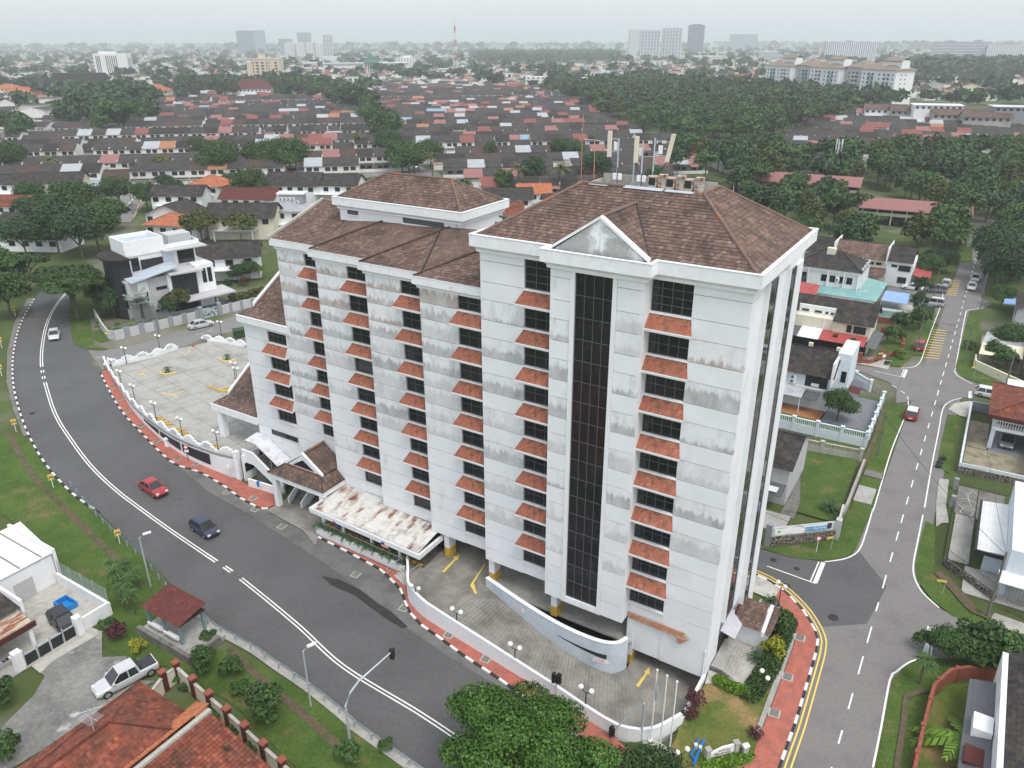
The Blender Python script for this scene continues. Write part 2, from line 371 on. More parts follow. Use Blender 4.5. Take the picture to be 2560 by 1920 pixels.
mk.build('road_marking','paint_white');struct(bpy.data.objects['road_marking'])
my=MB()
for d in(.35,.75):stripe(my,offset(smooth(swk_out,.8),-d),.14,.06)
for k in range(13):
 a=at('a6',1568+k*5.6,652-k*16.3);b=at('a6',1668+k*4.7,662-k*16.3)
 if k<12:stripe(my,[a.xy,b.xy],.28,.045)
for k in range(10):
 a=at('a6',1709+k*3.2,250-k*10.5);b=at('a6',1778+k*3.2,255-k*10.5);stripe(my,[a.xy,b.xy],.3,.045)
struct(my.build('yellow_marking','paint_yellow'))
pp=ats('a8',[(-120,410),(0,435),(130,500),(250,590),(330,640),(437,738),(405,752),(300,690),(190,610),(90,535),(-60,470)])
struct(drape('road_patch',[p.xy for p in pp],.008,'asphalt_patch',3))
lay=ats('f',[(383,1004),(430,1018),(477,1044),(524,1077),(575,1100),(640,1130),(690,1160),(743,1188),(790,1213),(845,1252),(876,1302),(909,1349),(1003,1417),(1110,1489),(1090,1490),(980,1425),(870,1350),(800,1290),(700,1215),(560,1125),(450,1062)])
M('asphalt_worn',(.15,.147,.14),c2=(.10,.10,.10),s=.3,mix=(.45,.65),var=.22,vs=5,rough=.95,bump=.4,bs=25)
struct(drape('lay_by',[p.xy for p in lay],.006,'asphalt_worn',3))
_ks=MB();_ks.box(-.49,.49,-.11,.11,-.2,.13);KW=_ks.mesh('kerb_stone','paint_white');KB=_ks.mesh('kerb_stone_black','black_paint')
def kerb(parent,pts,step=1.0,d=0,lift=0.0):
 for i,(p,a)in enumerate(walk(offset(pts,d),step)):
  o=link('kerb_stone',KW if i%2 else KB,parent,(p.x,p.y,ter(p.x,p.y)+lift),a)
wall_base=ats('a4',[(690,730),(740,810),(800,900),(870,990),(940,1075),(1080,1215),(1200,1290),(1320,1350),(1440,1410),(1555,1452)])+ats('c8',[(395,895),(520,960),(840,1070),(960,1180),(1010,1192)])
ped1=smooth(bld_edge,1.5)+[p.xy for p in ats('c8',[(680,1300),(800,1300),(900,1265),(1010,1195)])]
pv=drape('pavement',ped1+[p.xy for p in wall_base[::-1]]+[at('a4',665,745).xy],.12,'paver_red',3,skirt=.3);struct(pv)
kerb(pv,smooth(bld_edge,1.0)+[p.xy for p in ats('c8',[(680,1305),(800,1303),(900,1268),(1010,1198)])])
ramp_base=[(-30.9,-1.9),(-29.5,-3.5),(-28.3,-5.0),(-26.7,-5.9),(-24.86,-6.5),(-23.2,-6.75),(-14.15,-8.0),(-9.58,-8.65),(-4.98,-9.35),(-3.03,-9.2),(-1.3,-8.1),(.05,-5.6)]
in2=[uvw(a,b).xy for a,b in((-43.6,-1.9),(-36,-2.2),(-32.5,-2.4))]+[uvw(a,b).xy for a,b in ramp_base[:8]]+[uvw(-4,-9.6).xy,uvw(-1,-10.5).xy,uvw(1.5,-12.5).xy]
out2=smooth(bld_edge2,1.5)
pv2=drape('pavement',out2+in2[::-1],.12,'paver_red',3,skirt=.3);struct(pv2);kerb(pv2,smooth(bld_edge2,1.0))
swk_in=ats('a9',[(470,415),(480,470),(590,515),(640,600),(720,720),(748,790),(730,870),(660,1060),(600,1220),(520,1420),(470,1560),(380,1700)])
so_=smooth(swk_out,1.5)
pv3=drape('pavement',so_+[p.xy for p in swk_in[::-1]],.12,'paver_red',3,skirt=.3);struct(pv3);kerb(pv3,so_)
apron=drape('paved_apron',[p.xy for p in ats('a9',[(470,405),(560,445),(640,500),(620,540),(560,560),(470,520),(430,470)])],.128,'concrete_light',2);struct(apron)
vg=drape('verge_path',[p.xy for p in ats('f',[(75,645),(45,700),(30,760),(28,820),(40,880),(62,940),(52,945),(28,885),(14,825),(16,760),(30,700),(60,645)])],.1,'concrete_dark',3);struct(vg)
kerb(vg,smooth(near_edge[2:11],1.0))
_ng=[0]
def grass(reg,pts,off=.05,mat='grass',name='lawn'):
 _ng[0]+=1;off+=.003*_ng[0];o=drape(name,[p.xy for p in ats(reg,pts)],off,mat,3);return struct(o)
grass('f',[(0,940),(45,945),(62,950),(100,1012),(155,1072),(215,1114),(275,1174),(320,1218),(345,1260),(345,1330),(430,1400),(470,1400),(545,1430),(670,1500),(740,1555),(900,1665),(1000,1760),(700,1760),(640,1659),(500,1520),(360,1440),(300,1440),(230,1400),(205,1330),(130,1220),(45,1140),(0,1110)])
grass('a4',[(455,470),(470,560),(520,590),(640,605),(700,600),(600,575),(590,480),(560,300),(500,380)])
grass('f',[(160,590),(150,640),(148,690),(158,722),(190,748),(185,700),(215,600)])
grass('a6',[(1330,960),(1440,955),(1440,1040),(1350,1260),(1230,1646),(1090,1646),(1180,1400),(1250,1200)])
grass('a9',[(520,235),(700,292),(930,318),(1060,290),(1130,245),(1190,100),(1230,-20),(1080,-20),(1020,150),(900,200),(640,225)])
grass('a6',[(1650,1350),(1690,1150),(1720,1020),(1800,1030),(1760,1250),(1730,1400)])
grass('a9',[(1545,180),(1512,340),(1525,440),(1620,570),(1750,670),(1960,730),(2080,790),(2000,720),(1960,690),(1860,610),(1640,400),(1640,90),(1580,60)])
grass('a9',[(1240,1700),(1300,1400),(1362,1080),(1480,975),(1600,945),(1900,960),(2300,1080),(2300,1700)])
grass('a6',[(1500,640),(1420,715),(1200,700),(1180,690),(1440,640),(1590,330),(1650,320),(1560,640)])
grass('a6',[(1770,720),(1800,770),(1990,845),(2100,850),(1890,730),(1900,600),(1950,340),(1860,355),(1810,560)])
grass('a6',[(1700,-20),(1780,40),(1880,40),(1880,-60),(1700,-60)])
garden=[p.xy for p in ats('a9',[(160,1110),(230,1085),(520,1060),(590,1060),(680,990),(720,890),(655,1060),(600,1220),(520,1420),(470,1560),(420,1640),(300,1680),(0,1700),(-80,1560),(-20,1440),(0,1330),(100,1200)])]
struct(drape('garden',garden,.06,'grass_dry',2))
yardc=[p.xy for p in ats('a9',[(160,1110),(200,960),(330,780),(520,560),(640,620),(730,740),(700,860),(590,1060),(440,1160),(300,1090)])]
struct(drape('yard',yardc,.07,'concrete_light',2))
# ================================================================ roofs made of courses of tiles
def tiles(mb,pts,course=.38,w=.25,t=.035,mi=0,seed=1,base=True,under=None):
 rr=random.Random(seed);pts=[Vector(p)for p in pts]
 n=Vector((0,0,0))
 for i in range(len(pts)):n+=pts[i].cross(pts[(i+1)%len(pts)])
 n.normalize()
 if n.z<0:n=-n;pts=pts[::-1]
 e=Vector((0,0,1)).cross(n).normalized();g=n.cross(e)
 if g.z<0:e=-e;g=-g
 o=pts[0];q=[((p-o).dot(e),(p-o).dot(g))for p in pts]
 if base:mb.face(pts,mi,.45)
 ymin,ymax=min(b for a,b in q),max(b for a,b in q)
 def span(y):
  xs=[]
  for i in range(len(q)):
   (x0,y0),(x1,y1)=q[i],q[(i+1)%len(q)]
   if(y0-y)*(y1-y)<=0 and abs(y1-y0)>1e-6:xs.append(x0+(x1-x0)*(y-y0)/(y1-y0))
  return(min(xs),max(xs))if len(xs)>1 else None
 k=0
 while ymin+k*course<ymax-.05:
  y0=ymin+k*course;y1=min(y0+course,ymax);k+=1
  s0,s1=span(y0+1e-3),span(y1-1e-3)
  if not s0 or not s1:continue
  x=math.floor(min(s0[0],s1[0])/w)*w+(k%2)*.0;hi=max(s0[1],s1[1])
  while x<hi:
   a0,b0=max(min(x,s0[1]),s0[0]),max(min(x+w,s0[1]),s0[0]);a1,b1=max(min(x,s1[1]),s1[0]),max(min(x+w,s1[1]),s1[0]);x+=w
   if b0-a0<.01 and b1-a1<.01:continue
   P=lambda xx,yy,h:o+e*xx+g*yy+n*h
   c=min(1,max(0,rr.gauss(.42,.12)))if rr.random()>.16 else rr.uniform(.65,1)
   m0,m1=(a0+b0)/2,(a1+b1)/2
   mb.face([P(a0,y0,t),P(m0,y0,t*1.9),P(m1,y1,t*.7),P(a1,y1,.004)],mi,c)
   mb.face([P(m0,y0,t*1.9),P(b0,y0,t),P(b1,y1,.004),P(m1,y1,t*.7)],mi,c)
   mb.face([P(a0,y0,0),P(b0,y0,0),P(b0,y0,t),P(m0,y0,t*1.9),P(a0,y0,t)],mi,c*.8)
def sweep(mb,path,prof,mi=0,closed=False):
 path=[Vector((p[0],p[1]))for p in path];n=len(path);rows=[]
 for i,p in enumerate(path):
  def nrm(a,b):d=(b-a).normalized();return Vector((d.y,-d.x))
  if closed:n1,n2=nrm(path[i-1],p),nrm(p,path[(i+1)%n])
  else:n1=nrm(path[i-1],p)if i else nrm(p,path[1]);n2=nrm(p,path[i+1])if i<n-1 else n1
  m=(n1+n2);m=m/max(.25,m.dot(n1))
  rows.append([(p.x+m.x*o,p.y+m.y*o,z)for o,z in prof])
 for i in range(n if closed else n-1):
  A,B=rows[i],rows[(i+1)%n]
  for k in range(len(prof)-1):mb.face([A[k],B[k],B[k+1],A[k+1]],mi)
 if not closed:
  mb.face(rows[0],mi);mb.face(rows[-1][::-1],mi)
# ================================================================ the office tower
T=thing('office_tower','tall white stepped office block with brown tiled roofs and rows of small tiled awnings','office building',(OX,OY,0),YAW)
S0,FH,WH=5.3,3.325,1.78
sil=lambda k:S0+FH*k
hed=lambda k:S0+FH*k+WH
_cache={}
PANES=[0]
def window(parent,u0,u1,z0,z1,v,cols,rows,axis='u',name='window',recess=.2,fr=.05,gm='glass_dark'):
 w,h=u1-u0,z1-z0;key=(round(w,2),round(h,2),cols,rows,axis,fr,gm)
 if key not in _cache:
  mb=MB()
  def bar(a0,a1,b0,b1,d0=-.03,d1=.05):
   if axis=='u':mb.box(a0,a1,d0,d1,b0,b1)
   else:mb.box(-d1,-d0,a0,a1,b0,b1)
  bar(0,fr,0,h);bar(w-fr,w,0,h);bar(fr,w-fr,0,fr);bar(fr,w-fr,h-fr,h)
  for i in range(1,cols):x=w*i/cols;bar(x-fr/2,x+fr/2,fr,h-fr,-.025)
  for j in range(1,rows):y=h*j/rows;bar(fr,w-fr,y-fr/2,y+fr/2,-.02)
  pb=MB();pw,ph=w/cols,h/rows
  if axis=='u':pb.box(.01,pw-.01,0,.02,.01,ph-.01)
  else:pb.box(-.02,0,.01,pw-.01,.01,ph-.01)
  _cache[key]=(mb.mesh('window_frame','frame_grey'),pb.mesh('pane',gm))
 fm,pm=_cache[key]
 if axis=='u':o=link(name,fm,parent,(u0,v+recess,z0))
 else:o=link(name,fm,parent,(v-recess,u0,z0))
 if PANES[0]+cols*rows<=560 and cols*rows>1:
  PANES[0]+=cols*rows
  for i in range(cols):
   for j in range(rows):
    link('pane',pm,o,(w*i/cols,.012,h*j/rows)if axis=='u' else(-.012,w*i/cols,h*j/rows))
 else:
  pb=MB()
  for i in range(cols):
   for j in range(rows):
    a,b=w*i/cols+.01,w*(i+1)/cols-.01;c,d=h*j/rows+.01,h*(j+1)/rows-.01
    if axis=='u':pb.box(a,b,.012,.03,c,d)
    else:pb.box(-.03,-.012,a,b,c,d)
  pb.build('glazing',gm,o)
 return o
_pc={}
def panel(u0,u1,z0,z1,v,mat='white',thick=.28,g=.022):
 w,h=round(u1-u0,3),round(z1-z0,3);key=(w,h,mat,thick)
 if key not in _pc:
  mb=MB();mb.box(0,w,0,thick,g,h-g);_pc[key]=mb.mesh('wall_panel',mat)
 return link('wall_panel',_pc[key],T,(u0,v,z0))
def spandrel(u0,u1,z0,z1,v):return panel(u0,u1,z0,z1,v+.06,'white',.22)
_aw={}
AW_FLARE,AW_OUT,AW_RISE=.42,.85,.95
def awning(u0,u1,ztop,v,right_open=False):
 w=u1-u0;key=(round(w,2),right_open)
 if key not in _aw:
  vs=[]
  for s_ in range(3):
   mb=MB();L=-AW_FLARE;Rr=w+(AW_FLARE if right_open else-.01)
   tiles(mb,[(L,-AW_OUT,-AW_RISE),(Rr,-AW_OUT,-AW_RISE),(w,0,0),(0,0,0)],.24,.2,.02,seed=s_+3)
   tb=mb.mesh('awning_tiles','awning_tile')
   sb=MB();sb.face([(L-.03,-AW_OUT-.04,-AW_RISE-.05),(Rr+.03,-AW_OUT-.04,-AW_RISE-.05),(w,.0,-.03),(0,.0,-.03)])
   sb.face([(L,-AW_OUT,-AW_RISE-.23),(0,.06,-AW_RISE-.36),(w,.06,-AW_RISE-.36),(Rr,-AW_OUT,-AW_RISE-.23)])
   sb.face([(L-.03,-AW_OUT-.04,-AW_RISE-.05),(L,-AW_OUT,-AW_RISE-.23),(Rr,-AW_OUT,-AW_RISE-.23),(Rr+.03,-AW_OUT-.04,-AW_RISE-.05)])
   sb.face([(0,0,-.03),(0,.06,-AW_RISE-.36),(L,-AW_OUT,-AW_RISE-.23),(L-.03,-AW_OUT-.04,-AW_RISE-.05)])
   sb.face([(w,0,-.03),(Rr+.03,-AW_OUT-.04,-AW_RISE-.05),(Rr,-AW_OUT,-AW_RISE-.23),(w,.06,-AW_RISE-.36)])
   vs.append((sb.mesh('awning','white_trim'),tb))
  _aw[key]=vs
 sm,tm=rnd.choice(_aw[key])
 o=link('awning',sm,T,(u0,v+.02,ztop));link('tiles',tm,o)
 return o
_sl={}
def sill(u0,u1,z,v):
 k=round(u1-u0,2)
 if k not in _sl:mb=MB();mb.box(-.04,k,-.1,.3,-.12,0.0);_sl[k]=mb.mesh('sill','white_trim')
 return link('sill',_sl[k],T,(u0,v,z))
def core(name,u0,u1,v0,v1,z0,z1,mat='white'):mb=MB();mb.box(u0,u1,v0,v1,z0,z1);return mb.build(name,mat,T)
core('tower_core',-22.1,-.3,.31,15.0,3.92,35.0);core('centre_core',-14.75,-7.65,-.92,.30,3.72,35.0)
core('wing_core',-51.5,-22.4,5.0,16.0,3.0,30.2)
for u0,u1,v in((-29.45,-22.36,1.38),(-36.8,-29.46,2.43),(-44.45,-36.81,3.52)):core('wing_core',u0,u1,v,5.02,3.95,30.1)
core('wing_core',-58.6,-44.46,4.82,15.8,0.2,20.2);core('wing_core',-51.45,-44.46,4.82,4.99,20.21,30.1)
def bay(u0,u1,v,w0,w1,k0,k1,zb,zt,cols,stain,topwin=None,aw_right=False,side=None):
 lv=[zb]
 for k in range(0,10):
  for z in(sil(k),hed(k)):
   if zb+.4<z<zt-.3:lv.append(z)
 lv.append(zt)
 for a,b in zip(lv,lv[1:]):
  mid=(a+b)/2;k=int((mid-S0)//FH);inwin=(mid-S0)%FH<WH
  m=stain(k,inwin)
  if w0-u0>.1:panel(u0,w0,a,b,v,m)
  if u1-w1>.1:panel(w1,u1,a,b,v,stain(k,inwin,True))
 prev=zb
 for k in range(k0,k1+1):
  a,b=sil(k),hed(k)
  if k==k1 and topwin:b=topwin
  spandrel(w0,w1,prev,a-.12,v);prev=b
  sill(w0,w1,a,v);window(T,w0+.02,w1-.02,a,b,v,cols,2 if b-a<2 else 4)
  if k>k0:awning(w0,w1,a-.13,v,aw_right)
 if zt-prev>.05:spandrel(w0,w1,prev,zt,v)
def st_tower(k,w,right=False):
 if not w or k>7 or k<1:return 'white'
 return 'stain_grey' if k in(7,6,5,3)else 'stain_pale'
def st_right(k,w,right=False):
 if not w or k>7 or k<2:return 'white'
 return{7:'stain_brown',6:'stain_grey'}.get(k,'stain_grey' if k in(5,3)else 'stain_pale')
def st_wing(top):
 def f(k,w,right=False):
  if k>=7:return 'stain_brown' if w else('stain_brown' if k==6 else 'white')
  if k>=top:return 'stain_brown' if(k==6 and rnd.random()<.5)else('stain_grey' if rnd.random()<.45 else 'stain_pale')
  return 'stain_pale' if rnd.random()<.25 and k>0 else 'white'
 return f
bay(-22.35,-15.06,0,-18.12,-15.07,0,8,3.9,34.37,3,st_tower,34.3)
bay(-7.34,0,0,-7.33,-4.15,0,8,.15,34.37,4,st_right,34.3,True)
bay(-29.75,-22.37,1.08,-25.55,-22.38,0,7,3.9,30.05,3,st_wing(3),29.98)
bay(-37.1,-29.77,2.13,-32.85,-29.78,0,7,3.9,30.05,3,st_wing(3),29.98)
bay(-44.72,-37.12,3.2,-40.55,-37.13,0,7,2.9,30.05,3,st_wing(4),29.98)
bay(-51.72,-44.74,4.5,-47.75,-44.75,1,7,.3,30.05,3,st_wing(2),29.98)
bay(-58.9,-51.74,4.5,-55.08,-52.0,1,4,.3,20.2,4,lambda k,w,r=False:'white',None,True)
core('bay_return',-15.06,-14.76,-1.19,.3,3.72,34.37);core('bay_return',-7.64,-7.345,-1.19,.3,3.72,34.37)
for u,v0,v1 in((-22.345,.03,1.35),(-29.74,1.1,2.4),(-37.09,2.16,3.5),(-44.71,3.23,4.8)):core('bay_return',u,u+.2,v0+.25,v1,3.95,30.04)
core('wing_return',-22.344,-22.12,.03+.25,15,30.1,34.37)
lv=[3.68]+[z for k in range(10)for z in(sil(k),hed(k))if 3.9<z<34]+[34.37]
for a,b in zip(lv,lv[1:]):
 mid=(a+b)/2;k=int((mid-S0)//FH);w_=(mid-S0)%FH<WH;m=st_tower(k,w_)
 panel(-15.05,-13.3,a,b,-1.22,m);panel(-9.44,-7.35,a,b,-1.22,m if k!=7 else 'stain_pale')
for a,b in((-13.28,-12.93),(-9.81,-9.46)):
 mb=MB();mb.box(a,b,-1.3,-.93,3.68,34.36);mb.build('pilaster','white',T)
mb=MB();mb.box(-12.92,-9.82,-1.27,-.93,3.66,4.27);mb.build('strip_sill','white_trim',T);mb=MB();mb.box(-13.3,-9.44,-1.31,-1.0,34.3,34.7);mb.build('lintel','white_trim',T)
window(T,-12.92,-9.82,4.28,34.29,-1.22,4,17,name='glazed_strip',recess=.12,fr=.045)
fl=[.15]+[z for k in range(10)for z in(sil(k),hed(k))if 1<z<34]+[34.37]
def fpanel(v0,v1,z0,z1,proud=0,mat='white'):
 key=('f',round(v1-v0,2),round(z1-z0,2),proud,mat)
 if key not in _pc:mb=MB();mb.box(-.28,proud,0,v1-v0,.022,z1-z0-.022);_pc[key]=mb.mesh('wall_panel',mat)
 link('wall_panel',_pc[key],T,(0,v0,z0))
for i in range(0,len(fl)-1,2):
 a,b=fl[i],fl[min(i+2,len(fl)-1)]
 fpanel(.29,3.08,a,b);fpanel(11.32,15.1,a,b)
 if b>4.3:fpanel(5.42,7.38,max(a,4.0),b,.37)
 fpanel(9.32,11.3,a,b,.75)
core('flank_wall',-.5,-.29,3.1,15.0,.2,34.3);core('flank_bay',-.28,.2,3.1,7.39,4.0,34.9);core('flank_bay',-.28,.6,7.4,11.3,.2,34.9)
core('bay_cheek',.21,.37,3.1,3.2,4.0,34.37);core('bay_cheek',.61,.75,7.4,7.5,.2,34.37)
window(T,3.21,5.4,4.1,34.3,.3,1,9,'v','glazed_strip',0,.05,'glass_side');window(T,7.51,9.3,.9,34.3,.68,1,10,'v','glazed_strip',0,.05,'glass_side')
PROF=[(0,-1.55),(.22,-1.5),(.22,-1.3),(.36,-1.12),(.62,-1.0),(.62,-.06),(.66,-.05),(.66,0),(.35,0),(.33,-.3),(-.2,-.3)]
def cornice(path,ztop,closed=False,sc=1.0,name='cornice',parent=None):
 mb=MB();sweep(mb,path,[(o*sc if o>0 else o,ztop+z*sc)for o,z in PROF],closed=closed);return mb.build(name,'white_trim',parent or T)
cornice([(-22.35,15.3),(-22.35,0),(-15.06,0),(-15.06,-1.22),(-7.34,-1.22),(-7.34,0),(0,0),(0,15.3)],35.9,True)
cornice([(-51.72,13),(-51.72,4.5),(-44.72,4.5),(-44.72,3.2),(-37.1,3.2),(-37.1,2.13),(-29.75,2.13),(-29.75,1.08),(-22.36,1.08)],31.05,False,.75)
cornice([(-58.9,12),(-58.9,4.5),(-51.75,4.5),(-51.2,4.5)],21.25,False,.8)
ZE,ZR=35.62,39.28
FP=lambda v:ZE+(v+.3)*(ZR-ZE)/7.8
rf=MB()
A,B_,C_,D_=(-22.65,-.3,ZE),(.3,-.3,ZE),(.3,15.6,ZE),(-22.65,15.6,ZE)
a,b,c,d=(-17.0,7.5,ZR),(-6.6,7.5,ZR),(-6.6,11.3,ZR),(-17.0,11.3,ZR)
for i,q in enumerate(([A,B_,b,a],[B_,C_,c,b],[C_,D_,d,c],[D_,A,a,d])):tiles(rf,q,seed=20+i)
rf.build('roof_tiles','roof_brown',T)
def ridge(pts,r=.13,mat='roof_ridge',parent=None):
 mb=MB();mb.tube(pts,r,6);return mb.build('ridge_cap',mat,parent or T)
up=lambda p,h=.06:(p[0],p[1],p[2]+h)
for q in((B_,b),(A,a),(C_,c),(b,c),(a,(-13.2,7.5,ZR))):ridge([up(q[0]),up(q[1])])
mb=MB();mb.box(-16.9,-6.7,7.6,11.2,38.55,38.6);mb.box(-17.05,-16.85,7.4,11.4,38.5,39.2);mb.box(-6.75,-6.55,7.4,11.4,38.5,39.2);mb.box(-16.84,-6.76,11.2,11.35,38.5,39.6);mb.build('roof_well','concrete_light',T)
mb=MB();mb.solid([(-16.3,7.2,39.28),(-14.6,7.15,39.27),(-14.6,7.75,39.36),(-16.3,7.75,39.36)],.03);mb.solid([(-13.2,7.2,39.27),(-9.9,7.2,39.27),(-9.9,7.8,39.37),(-13.2,7.8,39.37)],.03);mb.solid([(-9.7,7.25,39.27),(-7.4,7.3,39.27),(-7.4,7.7,39.35),(-9.7,7.7,39.35)],.03)
mb.build('flashing','galv',T)
pv_,ax,pl_,pr_,pz,az=-.55,-11.35,-15.35,-7.55,35.62,38.45
def gable_face(parent,pts,y0,y1,mat,name):
 mb=MB();f=[(x,y0,z)for x,z in pts];k=[(x,y1,z)for x,z in pts]
 mb.face(f);mb.face(k[::-1]);n=len(pts)
 for i in range(n):j=(i+1)%n;mb.face([f[j],f[i],k[i],k[j]])
 return mb.build(name,mat,parent)
gf=gable_face(T,[(pl_+.3,pz-.3),(pr_-.3,pz-.3),(pr_-.3,pz+.12),(ax,az-.15),(pl_+.3,pz+.12)],pv_,pv_+.3,'pediment_plaster','pediment')
gable_face(gf,[(pl_+1.2,pz+.05),(ax-.08,pz+.05),(ax-.08,az-.8),(pl_+1.2,pz+.25)],pv_-.06,pv_-.002,'pediment_plaster','raised_panel');gable_face(gf,[(ax+.08,pz+.05),(pr_-1.2,pz+.05),(pr_-1.2,pz+.25),(ax+.08,az-.8)],pv_-.06,pv_-.002,'pediment_plaster','raised_panel')
def cope(p,q,wd,th,parent,mat='white_trim',name='coping'):
 mb=MB();p,q=Vector(p),Vector(q);mb.face([p+Vector((0,0,th)),q+Vector((0,0,th)),q+Vector((0,wd,th)),p+Vector((0,wd,th))]);mb.face([p,q,q+Vector((0,0,th)),p+Vector((0,0,th))]);mb.face([p+Vector((0,wd,0)),p+Vector((0,wd,th)),q+Vector((0,wd,th)),q+Vector((0,wd,0))]);mb.face([p,p+Vector((0,wd,0)),q+Vector((0,wd,0)),q]);mb.face([q,q+Vector((0,wd,0)),q+Vector((0,wd,th)),q+Vector((0,0,th))]);mb.face([p,p+Vector((0,0,th)),p+Vector((0,wd,th)),p+Vector((0,wd,0))]);return mb.build(name,mat,parent)
cope((pl_-.1,pv_-.12,pz+.0),(ax,pv_-.12,az-.12),.5,.22,gf);cope((ax,pv_-.12,az-.12),(pr_+.1,pv_-.12,pz+.0),.5,.22,gf)
vb=lambda z:(z-ZE)*7.8/(ZR-ZE)-.3
pt_=MB();tiles(pt_,[(pr_,pv_+.35,pz+.1),(pr_,vb(pz+.1),pz+.1),(ax,vb(az),az),(ax,pv_+.35,az)],seed=31);tiles(pt_,[(pl_,vb(pz+.1),pz+.1),(pl_,pv_+.35,pz+.1),(ax,pv_+.35,az),(ax,vb(az),az)],seed=32)
pt_.build('pediment_tiles','roof_brown',T);ridge([(ax,pv_+.3,az+.05),(ax,vb(az),az+.05)]);ridge([(pr_,vb(pz)+.1,pz+.12),(ax,vb(az),az+.05)],.08,'black_paint')
SL=.33
wz=lambda v,v0:31.0+SL*(v-(v0-.42))
wr=MB();PH=9.25
tiles(wr,[(-52.0,4.08,31.0),(-44.9,4.08,31.0),(-44.9,PH,wz(PH,4.5)),(-45.8,PH,wz(PH,4.5)),(-52.0,PH,wz(PH,4.5))],seed=41)
tiles(wr,[(-52.0,PH,wz(PH,4.5)),(-46.6,PH,wz(PH,4.5)),(-46.6,12.3,wz(12.3,4.5)),(-52.0,12.3,wz(12.3,4.5))],seed=42)
for i,(u0,u1,v0,ut)in enumerate(((-45.05,-36.9,3.2,-40.7),(-37.4,-29.6,2.13,-32.1),(-30.05,-22.36,1.08,-23.5))):
 ve=v0-.42;zt=wz(PH,v0)
 tiles(wr,[(u0,ve,31.0),(u1,ve,31.0),(u1 if i<2 else-22.36,PH,zt),(ut,PH,zt)],seed=43+i)
 un=((-45.8,4.5),(-40.2,3.2),(-33.6,2.13))[i]
 tiles(wr,[(u0,ve+1.0,31.0),(u0,ve,31.0),(ut,PH,zt),(un[0],PH,wz(PH,un[1]))],seed=46+i)
 ridge([(u0,ve,31.07),(u0*.55+ut*.45,ve*.55+PH*.45,wz(ve*.55+PH*.45,v0)+.12),(ut,PH,zt+.06)],.1,'roof_brown')
wr.build('roof_tiles','roof_brown',T)
ridge([(-44.95,4.2,31.06),(-45.8,PH,wz(PH,4.5)+.03)],.05,'black_paint');ridge([(-30.0,1.75,31.05),(-33.0,PH,wz(PH,2.13)+.05)],.09,'black_paint')
mb=MB();mb.obox((-52.1,8.2,32.2),(.14,0,0),(0,4.2,1.35),(0,0,.45));mb.build('verge_parapet','concrete_light',T);ridge([(-52.0,12.3,wz(12.3,4.5)+.05),(-46.6,12.3,wz(12.3,4.5)+.05)])
ph=core('penthouse_wall',-46.5,-30.75,9.2,16.6,31.5,34.6);
cornice([(-46.5,16.6),(-46.5,9.2),(-30.75,9.2),(-30.75,16.6)],35.2,True,.85)
pr=MB();e0,e1,f0,f1,zz=-46.75,-30.5,8.95,16.85,35.0;zr=37.35;hh=(f1-f0)/2
tiles(pr,[(e0,f0,zz),(e1,f0,zz),(e1-hh,f0+hh,zr),(e0+hh,f0+hh,zr)],seed=51);tiles(pr,[(e1,f0,zz),(e1,f1,zz),(e1-hh,f0+hh,zr)],seed=52);tiles(pr,[(e1,f1,zz),(e0,f1,zz),(e0+hh,f0+hh,zr),(e1-hh,f0+hh,zr)],seed=53);tiles(pr,[(e0,f1,zz),(e0,f0,zz),(e0+hh,f0+hh,zr)],seed=54)
pr.build('roof_tiles','roof_brown',T)
for p_,q_ in(((e1,f0,zz),(e1-hh,f0+hh,zr)),((e0,f0,zz),(e0+hh,f0+hh,zr)),((e1,f1,zz),(e1-hh,f0+hh,zr)),((e1-hh,f0+hh,zr),(e0+hh,f0+hh,zr))):ridge([up(p_),up(q_)],.12)
def louvre(u0,u1,z0,z1,v):
 mb=MB();mb.box(u0,u1,v-.02,v+.0,z0,z1);o=mb.build('louvre','black_paint',T)
 n=int((z1-z0)/.14);sb=MB();sb.face([(0,-.08,0),(u1-u0,-.08,0),(u1-u0,-.03,.09),(0,-.03,.09)]);me=sb.mesh('slat','frame_grey')
 for i in range(n):link('slat',me,o,(u0,v,z0+.02+i*.14))
 sb=MB();sb.box(u0-.1,u1+.1,v-.14,v-.0,z0-.14,z0-.02);sb.build('sill','white_trim',o)
louvre(-45.4,-43.95,33.45,34.25,9.18);louvre(-37.9,-32.8,33.35,34.1,9.18)
mb=MB();mb.tube([(-31.25,9.1,33.2),(-31.25,9.1,34.0)],.04,5);mb.build('downpipe','metal_grey',T)
mb=MB();mb.box(-30.0,-22.5,9.3,15,31.4,32.6);mb.build('link_roof','concrete_light',T)
mb=MB();mb.tube([(-25.6,11.3,32.6),(-25.6,11.3,33.9)],1.0,16);mb.build('roof_tank','concrete_light',T)
mb=MB();[mb.box(-29.3+i*.8,-28.7+i*.8,10.2,10.9,32.6,33.2)for i in range(4)];mb.box(-29.5,-23.2,13.2,13.4,33.4,33.6);mb.box(-29.5,-23.2,14.0,14.2,33.9,34.1);mb.build('condenser_bank','concrete_dark',T)
